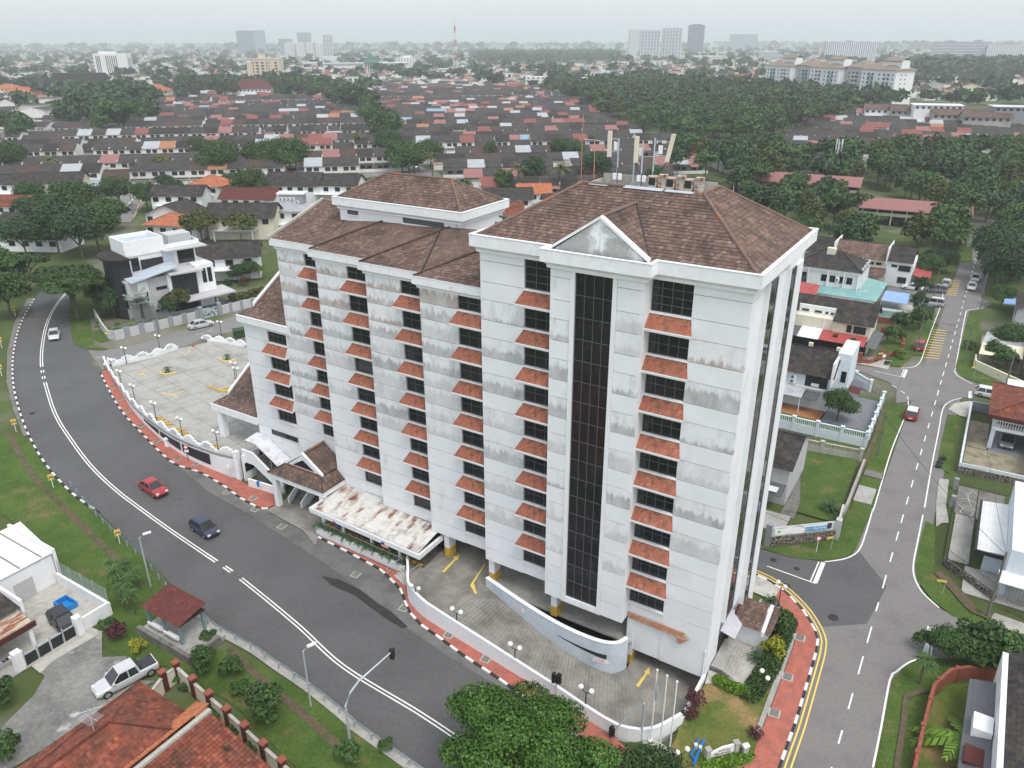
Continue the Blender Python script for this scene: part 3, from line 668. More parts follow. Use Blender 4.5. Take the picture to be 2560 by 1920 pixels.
def side_roof(u0,u1,v0,ze,z_k,v_k,v_t,z_t,seed,flare=.9):
 mb=MB();tiles(mb,[(u0-flare,v0,ze),(u1,v0,ze),(u1,v_k,z_k),(u0+.3,v_k,z_k)],seed=seed);tiles(mb,[(u0+.3,v_k,z_k),(u1,v_k,z_k),(u1,v_t,z_t),(u0+.3,v_t,z_t)],seed=seed+1)
 mb.build('roof_tiles','roof_brown',T)
 mb=MB();vm,zm=(v_k+v_t)/2,(z_k+z_t)/2;mb.obox((u0+.2,vm,zm-.15),(.16,0,0),(0,(v_t-v_k)/2,(z_t-z_k)/2),(0,0,.55));mb.build('verge_parapet','white_trim',T)
 ridge([(u0+.42,v_k,z_k+.12),(u0+.42,v_t,z_t+.12)],.09)
side_roof(-58.7,-51.76,4.05,21.15,21.9,6.0,11.0,24.95,61)
side_roof(-66.2,-58.95,4.35,7.95,8.75,6.2,10.2,11.4,64)
mb=MB();mb.box(-67.3,-58.92,4.2,4.75,7.0,7.9);mb.box(-67.3,-66.8,4.76,9.5,7.0,7.9);mb.build('porch_beam','white_trim',T)
mb=MB();mb.box(-66.6,-65.7,4.35,5.1,3.25,6.99);mb.build('porch_column','white',T)
window(T,-56.6,-52.2,6.3,6.95,4.3,4,1,name='slit_window',recess=.18)
# ================================================================ car deck beside the tower
DZ=3.3
front=[Vector(p)for p in((-64.9,114.2),(-61.9,109.8),(-57.5,103.9),(-53.3,98.5),(-48.2,93.1),(-42.8,88.4),(-36.9,84.8),(-34.0,83.7))]
back=[at('c8',600,375,DZ).xy,uvw(-58.9,4.6).xy,uvw(-58.9,30).xy,at('a4',1560,560,DZ).xy,at('a4',1330,556,DZ).xy,at('a4',1150,596,DZ).xy,at('a4',1000,655,DZ).xy,at('a4',860,685,DZ).xy,at('a4',730,715,DZ).xy]
K=thing('car_deck','raised concrete car park deck with white parapet beside the office tower','car park',(front[4].x,front[4].y,0))
def W2L(o):return lambda p:(p[0]-o.location.x,p[1]-o.location.y,(p[2]-o.location.z)if len(p)>2 else 0)
kl=W2L(K);fr=smooth(front,1.2)
poly=[kl(p)for p in fr+back]
mb=MB();mb.prism([(p[0],p[1])for p in poly],DZ-.4,DZ);mb.build('deck_slab','concrete',K)
jm=MB()
dd=(front[6]-front[2]).normalized();dn=Vector((-dd.y,dd.x))
PP=fr+back
for ax_,off_,st in((dd,dn,3.1),(dn,dd,3.1)):
 for k in range(-3,14):
  o=front[6]+off_*(k*st if off_ is dn else-k*st)
  seg=[o+ax_*(t*.6)for t in range(-70,70)]
  run=[p for p in seg if inside(p,PP)]
  if len(run)>2:jm.face([kl((q.x,q.y,DZ+.006))for q in(run[0]-off_*.03,run[-1]-off_*.03,run[-1]+off_*.03,run[0]+off_*.03)])
stuff(jm.build('slab_joints','concrete_dark',K))
wl_=MB()
out_,in_=offset(fr,.0),offset(fr,-.28)
n=len(fr)
for i in range(n-1):
 for a_,b_,flip in((out_,in_,0),):
  p,q=a_[i],a_[i+1];r,s_=b_[i],b_[i+1]
  zb0,zb1=ter(p.x,p.y)-.3,ter(q.x,q.y)-.3;zt=DZ+.38
  wl_.face([kl((p.x,p.y,zb0)),kl((q.x,q.y,zb1)),kl((q.x,q.y,zt)),kl((p.x,p.y,zt))]);wl_.face([kl((p.x,p.y,zt)),kl((q.x,q.y,zt)),kl((s_.x,s_.y,zt)),kl((r.x,r.y,zt))]);wl_.face([kl((s_.x,s_.y,DZ-.3)),kl((r.x,r.y,DZ-.3)),kl((r.x,r.y,zt)),kl((s_.x,s_.y,zt))])
wl_.build('retaining_wall','white',K)
M('grille_dark',(.02,.022,.03),var=.2,rough=.5)
pier=MB();pier.box(-.22,.22,-.12,.3,0,3.9);PM=pier.mesh('pier','white')
bb=MB();bb.box(-1.15,1.15,-.06,.2,0,.32);bb.box(-.75,.75,-.065,.205,.32,.62);bb.box(-.3,.3,-.07,.21,.62,.78)
BM_=bb.mesh('parapet_block','white_trim');hb=MB()
for x in(-.5,-.2,.1,.4):
 for z in(.08,.36):hb.box(x-.07,x+.07,-.075,-.068,z,z+.18)
HM=hb.mesh('perforation','concrete_dark')
def battle(pts,step,z,start=0):
 for i,(p,a)in enumerate(walk(pts,step)):
  if i<start:continue
  o=link('parapet_block',BM_,K,kl((p.x,p.y,z)),a)
  if i%2==0:stuff(link('perforations',HM,o))
battle(fr,3.3,DZ+.36)
run=[]
for i in range(n-1):
 p,q=out_[i],out_[i+1]
 if DZ-ter(p.x,p.y)>1.55:run.append((p,q))
for k in range(0,len(run)-3,4):
 seg=run[k:k+4];g=MB()
 for j,(p,q)in enumerate(seg):
  nn=(q-p).normalized();nn=Vector((nn.y,-nn.x))*.03
  t0=.12 if j==0 else 0;t1=.88 if j==3 else 1
  p2,q2=p+(q-p)*t0+nn,p+(q-p)*t1+nn
  zb=lambda v:max(ter(v.x,v.y)+.75,1.2)
  g.face([kl((p2 .x,p2 .y,zb(p2))),kl((q2 .x,q2 .y,zb(q2))),kl((q2 .x,q2 .y,DZ-.55)),kl((p2 .x,p2 .y,DZ-.55))])
  for h in range(5):
   z_=DZ-.6-h*.22
   if z_>zb(p2):g.face([kl((p2 .x+nn.x*.4,p2 .y+nn.y*.4,z_)),kl((q2 .x+nn.x*.4,q2 .y+nn.y*.4,z_)),kl((q2 .x+nn.x*.4,q2 .y+nn.y*.4,z_+.03)),kl((p2 .x+nn.x*.4,p2 .y+nn.y*.4,z_+.03))],1)
 g.build('grille',['grille_dark','frame_grey'],K)
e=fr[-1];a=math.atan2((fr[-1]-fr[-2]).y,(fr[-1]-fr[-2]).x)
mb=MB();mb.box(-.3,.3,-.3,.3,-.2,3.95);mb.build('corner_pier','white',K,loc=kl((e.x,e.y,.15)),rz=a)
mb=MB();mb.box(-.25,.25,-.25,.25,-.2,1.1);mb.box(-.32,.32,-.32,.32,1.1,1.25);P_=at('a4',1080,1225);mb.build('gate_post','white',K,loc=kl((P_.x,P_.y,P_.z)),rz=a)
def wall_line(parent,pts,z0,h,th,mat,name,kl_=lambda p:p,cap=None):
 mb=MB();pts=[Vector((p[0],p[1]))for p in pts];A,B=offset(pts,-th/2),offset(pts,th/2)
 zf=z0 if callable(z0)else(lambda x,y:z0)
 for i in range(len(pts)-1):
  q=[(A[i],0),(A[i+1],0),(B[i+1],0),(B[i],0)]
  lo=[kl_((p.x,p.y,zf(p.x,p.y)))for p,_ in q];hi=[kl_((p.x,p.y,zf(p.x,p.y)+h))for p,_ in q]
  mb.face(hi[::-1]);mb.face([lo[0],lo[1],hi[1],hi[0]][::-1]);mb.face([lo[2],lo[3],hi[3],hi[2]][::-1])
  if i==0:mb.face([lo[3],lo[0],hi[0],hi[3]][::-1])
  if i==len(pts)-2:mb.face([lo[1],lo[2],hi[2],hi[1]][::-1])
 return mb.build(name,mat,parent)
rp=[at('a4',720,705,DZ).xy,at('a4',860,672,DZ).xy,at('a4',1000,642,DZ).xy,at('a4',1145,590,DZ).xy]
rp2=[at('a4',1335,548,DZ).xy,at('a4',1450,560,DZ).xy,at('a4',1570,585,DZ).xy]
for q in(rp,rp2):
 wall_line(K,q,lambda x,y:DZ-.5,.85,.25,'white_trim','rear_parapet',kl);battle(smooth(q,1),2.35,DZ+.36)
M('glow_yellow',(.75,.55,.08),var=.1,rough=.6)
for pts in([(900,765),(910,745),(945,738)],[(905,748),(935,770)],[(1185,640),(1225,605)],[(1045,880),(1110,892),(1140,910)],[(1120,890),(1180,868)],[(1340,598),(1390,585)]):
 mb=MB();pp=[at('a4',x,y,DZ).xy for x,y in pts];stripe(mb,pp,.16,0,zf=lambda x,y:DZ+.012)
 for i,v in enumerate(mb.v):mb.v[i]=kl(v)
 mb.build('bay_line','paint_yellow',K)
_ws=MB();_ws.box(-.42,.42,-.16,.16,0,.16);_ws.box(-.38,.38,-.12,.12,.16,.2);WS=_ws.mesh('wheel_stop','yellow')
wsp=[(1020,1043),(1040,1055),(1065,1072),(1090,1085),(1135,1110),(1165,1125),(1190,1140),(1207,1158),(1365,1222),(1400,1240),(1425,1250),(1457,1262),(1350,846),(1382,856),(1410,866),(1440,874),(1455,852)]
for i,(x,y)in enumerate(wsp):
 p=at('a4',x,y,DZ);o=link('wheel_stop',WS,None,p+Vector((0,0,.004)),a+(.1 if i<12 else.05))
 tag(o,'yellow concrete wheel stop on the car deck near the parapet' if i<12 else 'yellow concrete wheel stop on the deck near the tower porch','wheel stop','wheel stops on the car deck')
# ================================================================ double globe lamps
def lamp_proto():
 t=thing('globe_lamp','x','street lamp')
 mb=MB();mb.tube([(0,0,0),(0,0,.12),(0,0,.13),(0,0,2.35)],[.1,.1,.05,.045],8);mb.build('pole','black_metal',t)
 mb=MB();mb.tube([(-.42,0,2.45),(-.2,0,2.33),(0,0,2.3),(.2,0,2.33),(.42,0,2.45)],.028,6);mb.build('arm','black_metal',t)
 gm=MB().ball((0,0,.19),.2,12,8).mesh('globe','globe',True);cm=MB().tube([(0,0,-.04),(0,0,.03)],.07,8).mesh('collar','black_metal')
 for x in(-.42,.42):o=link('globe',gm,t,(x,0,2.45));link('collar',cm,o)
 return t
LP=lamp_proto();_first=[True]
def lamp(p,rz,label,group=None,sc=1.0):
 o=LP if _first[0]else copy_tree(LP);_first[0]=False
 o.location=p;o.rotation_euler=(0,0,rz);o.scale=(sc,)*3;o['label']=label
 if group:o['group']=group
 return o
for x,y in((730,768),(787,845),(872,942),(1007,1058),(1175,1163),(1405,1250)):
 lamp(at('a4',x,y,DZ+.3),R(-30),'black lamp post with two white globes on the curved deck parapet','globe lamps along the curved deck parapet')
for(x,y),l in zip(((815,690),(1030,608),(1425,515),(1513,790),(1530,825)),('black lamp post with two white globes at the street corner of the deck','black lamp post with two white globes beside the deck entrance from the side street','black lamp post with two white globes behind the short rear parapet','black double globe lamp beside the planter near the deck porch','black double globe lamp standing in the deck planter by the tower')):
 lamp(at('a4',x,y,DZ),R(-20),l)
lamp(at('a8',492,625),R(-30),'black lamp with two white globes where the ramp wall curves near the canteen steps')
for(x,y),l in zip(((755,797),(1125,1032),(1575,1315)),('double globe lamp on the red pavement two drain covers from the canteen steps','double globe lamp at the middle of the long ramp wall','double globe lamp on the red pavement behind the big roadside tree')):
 lamp(at('a8',x,y),R(-32),l,sc=1.12)
lamp(at('b4',1970,690),R(-60),'double globe lamp behind the small tiled guard house');lamp(at('a9',520,1200),R(-75),'double globe lamp rising from the hedge by the red pavement');lamp(at('a9',-5,1700),R(20),'double globe lamp beside the blue water pipes');
# ================================================================ entrance porch, canteen canopy
PO=T
ez=4.55
mb=MB();mb.box(-52.3,-43.7,-.3,.05,3.95,ez);mb.box(-52.3,-51.9,.06,4.45,3.95,ez);mb.box(-44.1,-43.7,.06,3.15,3.95,ez);mb.build('porch_beam','white_trim',T)
pt=MB();gl,gr_,gz,gv,gx,gp=-50.4,-45.0,5.75,.95,-47.7,7.7
tiles(pt,[(-52.4,-.4,ez+.05),(-43.6,-.4,ez+.05),(gr_,gv,gz),(gl,gv,gz)],.3,.22,.03,seed=71)
tiles(pt,[(-43.6,-.4,ez+.05),(-43.6,3.15,ez+.05),(-44.75,3.15,gz-.2),(gr_,gv,gz)],.3,.22,.03,seed=72)
tiles(pt,[(gr_-.05,gv,gz),(-44.8,3.15,gz-.1),(-44.8,4.4,gz-.1),(gx,4.4,gp),(gx,gv,gp)],.3,.22,.03,seed=73)
tiles(pt,[(-52.4,4.4,ez+.05),(-52.4,-.4,ez+.05),(gl,gv,gz),(gx,gv,gp),(gx,4.4,gp)],.3,.22,.03,seed=74,base=False)
pt.build('porch_tiles','roof_brown',T)
gb=gable_face(T,[(gl+.1,gz-.05),(gr_-.1,gz-.05),(gx,gp-.1)],gv-.02,gv+.2,'white','porch_gable')
gable_face(gb,[(gl+1.0,gz+.18),(gr_-1.0,gz+.18),(gx,gp-.75)],gv-.05,gv-.021,'glass_dark','gable_light')
cope((gl-.2,gv-.12,gz-.12),(gx,gv-.12,gp-.05),.3,.3,gb);cope((gx,gv-.12,gp-.05),(gr_+.2,gv-.12,gz-.12),.3,.3,gb)
mb=MB();mb.box(gl+.1,gr_-.1,gv-.2,gv-.06,gz-.1,gz+.08);mb.build('gable_sill','awning_tile',gb)
ridge([(gx,gv,gp+.06),(gx,4.4,gp+.06)]);ridge([(-43.6,-.4,ez+.1),(gr_,gv,gz+.05)],.09,'roof_brown');ridge([(-52.4,-.4,ez+.1),(gl,gv,gz+.05)],.09,'roof_brown')
for u,v in((-51.7,.1),(-44.2,.1),(-44.2,2.6)):mb=MB();mb.box(u-.3,u+.3,v-.3,v+.3,0,3.95);mb.build('porch_column','white',T)
fc=[uvw(-52.0,-.6),uvw(-52.2,4.4),uvw(-43.4,4.4),uvw(-43.6,-1.5),uvw(-42.2,-3.6),at('c7',640,1490),at('c7',60,1170),at('c8',820,1310),at('c8',930,1270),at('c8',1010,1200)]
struct(drape('forecourt',[p.xy for p in fc],.05,'ramp_concrete',2,zf=lambda x,y:ter(x,y)+.1))
def steps(parent,c,dirv,wdt,n,rise,going,mat='concrete',name='step'):
 d=Vector(dirv).normalized();s_=Vector((-d.y,d.x,0))
 for i in range(n):
  mb=MB();cc=Vector(c)+d*(going*i);mb.obox(cc+Vector((0,0,0)),d*(going/2),s_*(wdt/2),(0,0,rise*(i+1)));mb.build(name,mat,parent)
steps(T,(-49.9,1.2,.15),(-.15,1,0),1.6,8,.16,.28,'concrete_dark')
mb=MB();mb.obox((-49.0,2.2,.1),(.1,0,0),(0,1.2,.75),(0,0,1.5));mb.build('stair_parapet','white',T);mb=MB();mb.obox((-51.1,2.2,.1),(.1,0,0),(0,1.2,.75),(0,0,1.5));mb.build('stair_parapet','white',T)
core('lobby_wall',-52,-44,4.3,4.49,.2,4.5,'glass_dark')
sa,sb=uvw(-59.4,2.0),uvw(-53.6,2.2)
def TL(p):q=Vector((p[0]-OX,p[1]-OY,0));c_,s_=math.cos(-YAW),math.sin(-YAW);return Vector((q.x*c_-q.y*s_,q.x*s_+q.y*c_,p[2]if len(p)>2 else 0))
M('poly_sheet',(.62,.63,.66),c2=(.48,.48,.49),s=1.5,var=.08,rough=.35,spec=.5)
for i in range(12):mb=MB();mb.box(-58.2+i*.36,-57.84+i*.36,2.6,4.3,.2,DZ-.02-i*.24);mb.build('stair_step','concrete_dark',T)
mb=MB();mb.solid([(-59.4,2.5,5.55),(-57.6,2.5,5.55),(-57.6,4.45,5.8),(-59.4,4.45,5.8)],.05);mb.build('canopy_sheet','poly_sheet',T)
for i in range(4):
 u0,u1=-57.6+i*1.25,-57.6+(i+1)*1.25;z0,z1=5.55-i*.72,5.55-(i+1)*.72
 mb=MB();mb.solid([(u0,2.5,z0),(u1-.03,2.5,z1),(u1-.03,4.45,z1+.25),(u0,4.45,z0+.25)],.05);mb.build('canopy_sheet','poly_sheet',T)
for u,z in((-59.3,5.5),(-57.7,5.5),(-55.2,4.1)):mb=MB();mb.tube([(u,2.55,DZ-(0 if u<-57 else 1.5)),(u,2.55,z)],.035,6);mb.build('canopy_post','metal_grey',T)
mb=MB();pts=[(-60.0,2.35),(-58.1,2.35),(-53.2,2.35)];zz=[(DZ-.75,DZ+.95),(DZ-.75,DZ+.95),(-.1,1.2)]
for(p,(z0,z1)),(q,(z2,z3))in zip(zip(pts,zz),list(zip(pts,zz))[1:]):
 for dv in(-.12,.12):mb.face([(p[0],p[1]+dv,z0),(q[0],q[1]+dv,z2),(q[0],q[1]+dv,z3),(p[0],p[1]+dv,z1)])
 mb.face([(p[0],p[1]-.12,z1),(q[0],q[1]-.12,z3),(q[0],q[1]+.12,z3),(p[0],p[1]+.12,z1)]);mb.face([(p[0],p[1]-.12,z0),(p[0],p[1]+.12,z0),(q[0],q[1]+.12,z2),(q[0],q[1]-.12,z2)])
mb.build('stair_parapet','white',T)
core('stair_well_wall',-59.7,-59.45,1.8,4.4,.1,DZ+.3);mb=MB();mb.box(-59.44,-59.4,2.0,4.0,1.3,2.5);mb.build('well_grille','grille_dark',T)
lw=MB();q0,q1=TL(at('c8',515,960)),TL(at('c8',950,1095));d_=(q1-q0);lw.obox((q0+q1)/2,d_/2,Vector((-d_.y,d_.x,0)).normalized()*.12,(0,0,1.15));lw.build('forecourt_wall','white',T)
M('canopy_metal',(.62,.61,.58),c2=(.40,.36,.32),s=.7,mix=(.5,.68),var=.1,vs=2,rough=.6,c3=(.20,.075,.045),s3=.55,mix3=(.52,.64),st3=(1.6,.55,1),line=('X',.2,.9))
cz=3.35
mb=MB()
pts_f=[(-43.9,-1.75,cz),(-28.95,-2.2,cz)]
xs=[-43.9+i*.1 for i in range(150)]
for i in range(len(xs)-1):
 x0,x1=xs[i],xs[i+1];h=lambda j:.05 if j%2 else 0.0
 vf=lambda x:-1.72-(x+43.9)*.03
 vbk=lambda x:3.15 if x<-37.1 else(2.1 if x<-29.8 else 1.05)
 b0,b1=vbk((x0+x1)/2),vbk((x0+x1)/2)
 mb.face([(x0,vf(x0),cz+h(i)),(x1,vf(x1),cz+h(i+1)),(x1,b1,cz+.55+h(i+1)),(x0,b0,cz+.55+h(i))])
mb.build('canopy_sheet','canopy_metal',T)
gu=MB();sweep(gu,[(-43.95,3.1),(-43.95,-1.75),(-28.9,-2.22),(-28.9,1.9)],[(0,cz-.45),(.28,cz-.45),(.3,cz+.12),(.2,cz+.12),(.18,cz-.05),(-.12,cz-.05),(-.12,cz-.45),(0,cz-.45)]);gu.build('gutter','white_trim',T)
mb=MB();mb.box(-43.6,-29.2,-1.5,4.4,0,.62);mb.build('terrace_floor','concrete_dark',T);core('canteen_wall',-43.6,-29.2,2.8,2.95,.63,3.3,'glass_dark')
mb=MB();mb.obox((-37.4,-1.9,0),(6.4,-.2,0),(.005,.1,0),(0,0,.95));mb.build('planter_wall','white',T)
for u in(-40,-36,-32.2):mb=MB();mb.box(u-.12,u+.12,-1.45,-1.2,.6,3.0);mb.build('canopy_post','white',T)
rl=MB()
for z in(1.75,1.05):rl.tube([(-43.7,-1.62,z),(-31.2,-2.02,z)],.03,5)
for i in range(60):u=-43.7+i*.211;v=-1.62-(u+43.7)*.032;rl.tube([(u,v,.95),(u,v,1.75)],.014,4)
stuff(rl.build('terrace_railing','metal_grey',T))
_st=MB();_st.box(-.3,.3,-.22,.22,.3,.42);_st.box(-.12,.12,-.1,.1,0,.3);ST=_st.mesh('bench_stool','yellow')
for i in range(17):
 p=uvw(-42.9+i*.82,-.75-i*.026,.624);o=link('bench_stool',ST,None,p,YAW);tag(o,'yellow block stool under the rusty canteen canopy','stool','yellow stools lined up under the canteen canopy')
steps(T,(-30.6,-3.3,.1),(.35,1,0),2.0,5,.13,.3,'concrete_light')
for dx in(-1.25,1.0):
 rl=MB();rl.tube([(-30.9+dx,-3.6,1.15),(-30.2+dx,-1.9,1.75)],.03,5);rl.tube([(-30.9+dx,-3.6,.6),(-30.2+dx,-1.9,1.2)],.02,5)
 for i in range(9):t=i/8;rl.tube([(-30.9+dx+.7*t,-3.6+1.7*t,.15+.5*t),(-30.9+dx+.7*t,-3.6+1.7*t,1.15+.6*t)],.014,4)
 rl.build('step_railing','metal_grey',T)
# ================================================================ car ramp under the tower
def rz_(u):return 1.15 if u<-21.5 else(1.15-(u+21.5)/14.0*2.3 if u<-7.5 else-1.15-min(.6,(u+7.5)*.06))
rb=[Vector(q)for q in ramp_base]
sm=smooth(rb,.9)
RA=thing('car_ramp','curved ribbed concrete car ramp between white walls below the tower','ramp',(OX,OY,0),YAW)
ow=MB();A_,B2=offset(sm,.0),offset(sm,-.25)
for i in range(len(sm)-1):
 p,q,r,s_=A_[i],A_[i+1],B2[i],B2[i+1];zt=lambda v:2.15-max(0,min(1,(v.x+28)/26))*.95
 ow.face([(p.x,p.y,-.3),(q.x,q.y,-.3),(q.x,q.y,zt(q)),(p.x,p.y,zt(p))]);ow.face([(s_.x,s_.y,-2.5),(r.x,r.y,-2.5),(r.x,r.y,zt(r)),(s_.x,s_.y,zt(s_))])
 ow.face([(p.x,p.y,zt(p)),(q.x,q.y,zt(q)),(s_.x,s_.y,zt(q)),(r.x,r.y,zt(p))])
ow.build('ramp_wall','white',RA)
_rn=0
inner=smooth([(-22.0,-.6),(-17,-1.9),(-12.5,-2.75),(-9.0,-2.8),(-7.3,-2.2),(-6.7,-1.0)],.4)
def strip_pieces(a_,b_,parent,zf,name,mat,step):
 na=walk(a_,step);k=len(na);L=sum((q-p).length for p,q in zip(b_,b_[1:]));nb=walk(b_,L/(k-1)-1e-6)
 for i in range(k-1):
  p,q,r,s_=na[i][0],na[i+1][0],nb[i][0],nb[min(i+1,len(nb)-1)][0]
  mb=MB();sh=lambda x,y,t:x+(y-x)*t
  p2,q2=sh(p,q,.04),sh(p,q,.93);r2,s2=sh(r,s_,.04),sh(r,s_,.93)
  mb.solid([(v.x,v.y,zf(v))for v in(p2,q2,s2,r2)],.08);mb.build(name,mat,parent)
zf_=lambda v:rz_(v.x)
ou_=offset(sm,-.3)
i0=min(range(len(ou_)),key=lambda i:abs(ou_[i].x+23.0));i1=min(range(len(ou_)),key=lambda i:(ou_[i]-Vector((-2.2,-8.6))).length)
base_=MB();bp=[(-22.3,6),(-29,1.4)]+[(v.x,v.y)for v in ou_[:]]+[(-.35,8),(-6.6,8)]
for i in range(len(ou_)-1):
 p,q=ou_[i],ou_[i+1]
 ip,iq=(inner[min(len(inner)-1,max(0,int((i-i0)/max(1,i1-i0)*len(inner))))],inner[min(len(inner)-1,max(0,int((i+1-i0)/max(1,i1-i0)*len(inner))))])
 base_.face([(p.x,p.y,rz_(p.x)-.03),(q.x,q.y,rz_(q.x)-.03),(iq.x,iq.y,rz_(iq.x)-.03),(ip.x,ip.y,rz_(ip.x)-.03)])
base_.face([(-29.2,1.3,1.09),(-28.9,-3.6,1.09),(-22.0,-.55,1.09),(-22.0,7,1.09),(-29.2,7,1.09)])
base_.face([(-6.65,-1.0,-1.2),(-7.0,9,-1.75),(-.3,9,-1.75),(-.2,-5.6,-1.75)])
base_.build('ramp_bed','ramp_concrete',RA)
strip_pieces(ou_[i0:i1+1],inner,RA,zf_,'ramp_rib','ramp_concrete',.42)
core('ramp_inner_floor',-22.0,-6.75,-.4,14,.9,1.1,'concrete')
iw=MB();io_=offset(inner,.0);ii_=offset(inner,-.28)
for i in range(len(inner)-1):
 p,q,r,s_=io_[i],io_[i+1],ii_[i],ii_[i+1];tz=lambda v:2.15
 iw.face([(p.x,p.y,rz_(p.x)-.3),(q.x,q.y,rz_(q.x)-.3),(q.x,q.y,tz(q)),(p.x,p.y,tz(p))]);iw.face([(s_.x,s_.y,.8),(r.x,r.y,.8),(r.x,r.y,2.15),(s_.x,s_.y,2.15)]);iw.face([(p.x,p.y,2.15),(q.x,q.y,2.15),(s_.x,s_.y,2.15),(r.x,r.y,2.15)])
M('wall_blue',(.55,.60,.66),var=.05,rough=.75,c2=(.48,.53,.58),s=.5)
iw.build('inner_wall','wall_blue',RA)
cp=MB();stripe(cp,offset(inner,-.14),.42,0,zf=lambda x,y:2.2);cp.build('wall_coping','white_trim',RA)
ob=MB()
i2=min(range(len(io_)),key=lambda i:(io_[i]-Vector((-12.8,-2.75))).length)
for i in range(i2,len(io_)-6):
 p,q=io_[i],io_[i+1];nn=(q-p).normalized();nn=Vector((nn.y,-nn.x))*.012;f0,f1=(i-i2)/(len(io_)-6-i2),(i+1-i2)/(len(io_)-6-i2)
 ob.face([(p.x+nn.x,p.y+nn.y,.95-f0*.55),(q.x+nn.x,q.y+nn.y,.95-f1*.55),(q.x+nn.x,q.y+nn.y,.99-f1*.1),(p.x+nn.x,p.y+nn.y,.99-f0*.1)])
ob.build('vent_slot','black_paint',RA)
def text_sign(txt,size,name,mat,parent,loc,rot,ext=.004):
 cu=bpy.data.curves.new(name,'FONT');cu.body=txt;cu.size=size;cu.extrude=ext;cu.align_x='CENTER';cu.align_y='CENTER'
 cu.materials.append(MT[mat]);tmp=bpy.data.objects.new(name,cu);COL.objects.link(tmp);me=bpy.data.meshes.new_from_object(tmp);bpy.data.objects.remove(tmp)
 o=link(name,me,parent,loc);o.rotation_euler=rot;return o
M('sign_red',(.55,.04,.03),var=0,rough=.5);M('sign_white',(.8,.8,.8),var=0,rough=.5)
for k,(uu,zz)in enumerate(((-17.6,1.35),(-8.6,.1))):
 i=min(range(len(io_)),key=lambda i:abs(io_[i].x-uu));p,q=io_[i],io_[i+1];h=math.atan2(q.y-p.y,q.x-p.x);nn=Vector((q.y-p.y,p.x-q.x)).normalized()*.03
 mb=MB();pts=[(-.75,-.2),(.45,-.2),(.45,-.32),(.8,0),(.45,.32),(.45,.2),(-.75,.2)];mb.face([(x,0,z)for x,z in pts]);mb.face([(x,.015,z)for x,z in pts][::-1]);sg=mb.build('slow_sign','sign_white',RA,loc=(p.x+nn.x,p.y+nn.y,zz),rz=h)
 text_sign('SLOW',.34,'lettering','sign_red',sg,(-.15,-.008,0),(R(90),0,0))
for(u,v,zt,zb)in((-21.9,.55,3.9,1.1),(-14.3,-.55,3.7,1.1),(-28.1,1.6,3.9,1.1),(-7.0,.2,3.7,-1.6)):
 mb=MB();mb.box(u-.3,u+.3,v-.25,v+.9,zb+1.1,zt);o=mb.build('column','white',T);mb=MB();mb.box(u-.31,u+.31,v-.26,v+.91,zb,zb+1.09);mb.build('painted_base','yellow',o)
def arrow(pts,reg,zf):
 pp=[TL(at(reg,x,y,zf))for x,y in pts];mb=MB();mb.face([(p.x,p.y,rz_(p.x)+.015)for p in pp]);mb.build('floor_arrow','paint_yellow',RA)
arrow([(655,385),(735,300),(728,290),(768,278),(757,312),(748,306),(670,390)],'a8',1.15);arrow([(930,330),(938,332),(862,455),(880,525),(868,527),(836,470),(848,455)],'a8',1.15);arrow([(1902,1115),(1965,1035),(1955,1028),(1992,998),(1990,1045),(1978,1040),(1920,1128)],'a8',-1.3)
M('rust_pipe',(.42,.20,.12),c2=(.5,.4,.33),s=3,var=.15,rough=.7)
for k in range(4):
 mb=MB();o_=k*.16;mb.tube([(-7.25,-.1,4.15-o_),(-2.0-k*.1,-.12-o_*.3,4.15-o_-.0),(-1.6-k*.18,-.3,3.85-o_),(-2.0-k*.1,-.42,3.7-o_),(-2.6,-.38,3.75-o_)],.065,6);mb.build('service_pipe','rust_pipe',T)
mb=MB();mb.tube([(-.15,-.12,.3),(-.15,-.12,3.2)],.06,6);mb.build('downpipe','white',T)
mb=MB();mb.obox((-.05,-2.7,-1.2),(.12,0,0),(0,2.9,0),(0,0,1.75));mb.build('garden_wall','white',RA)
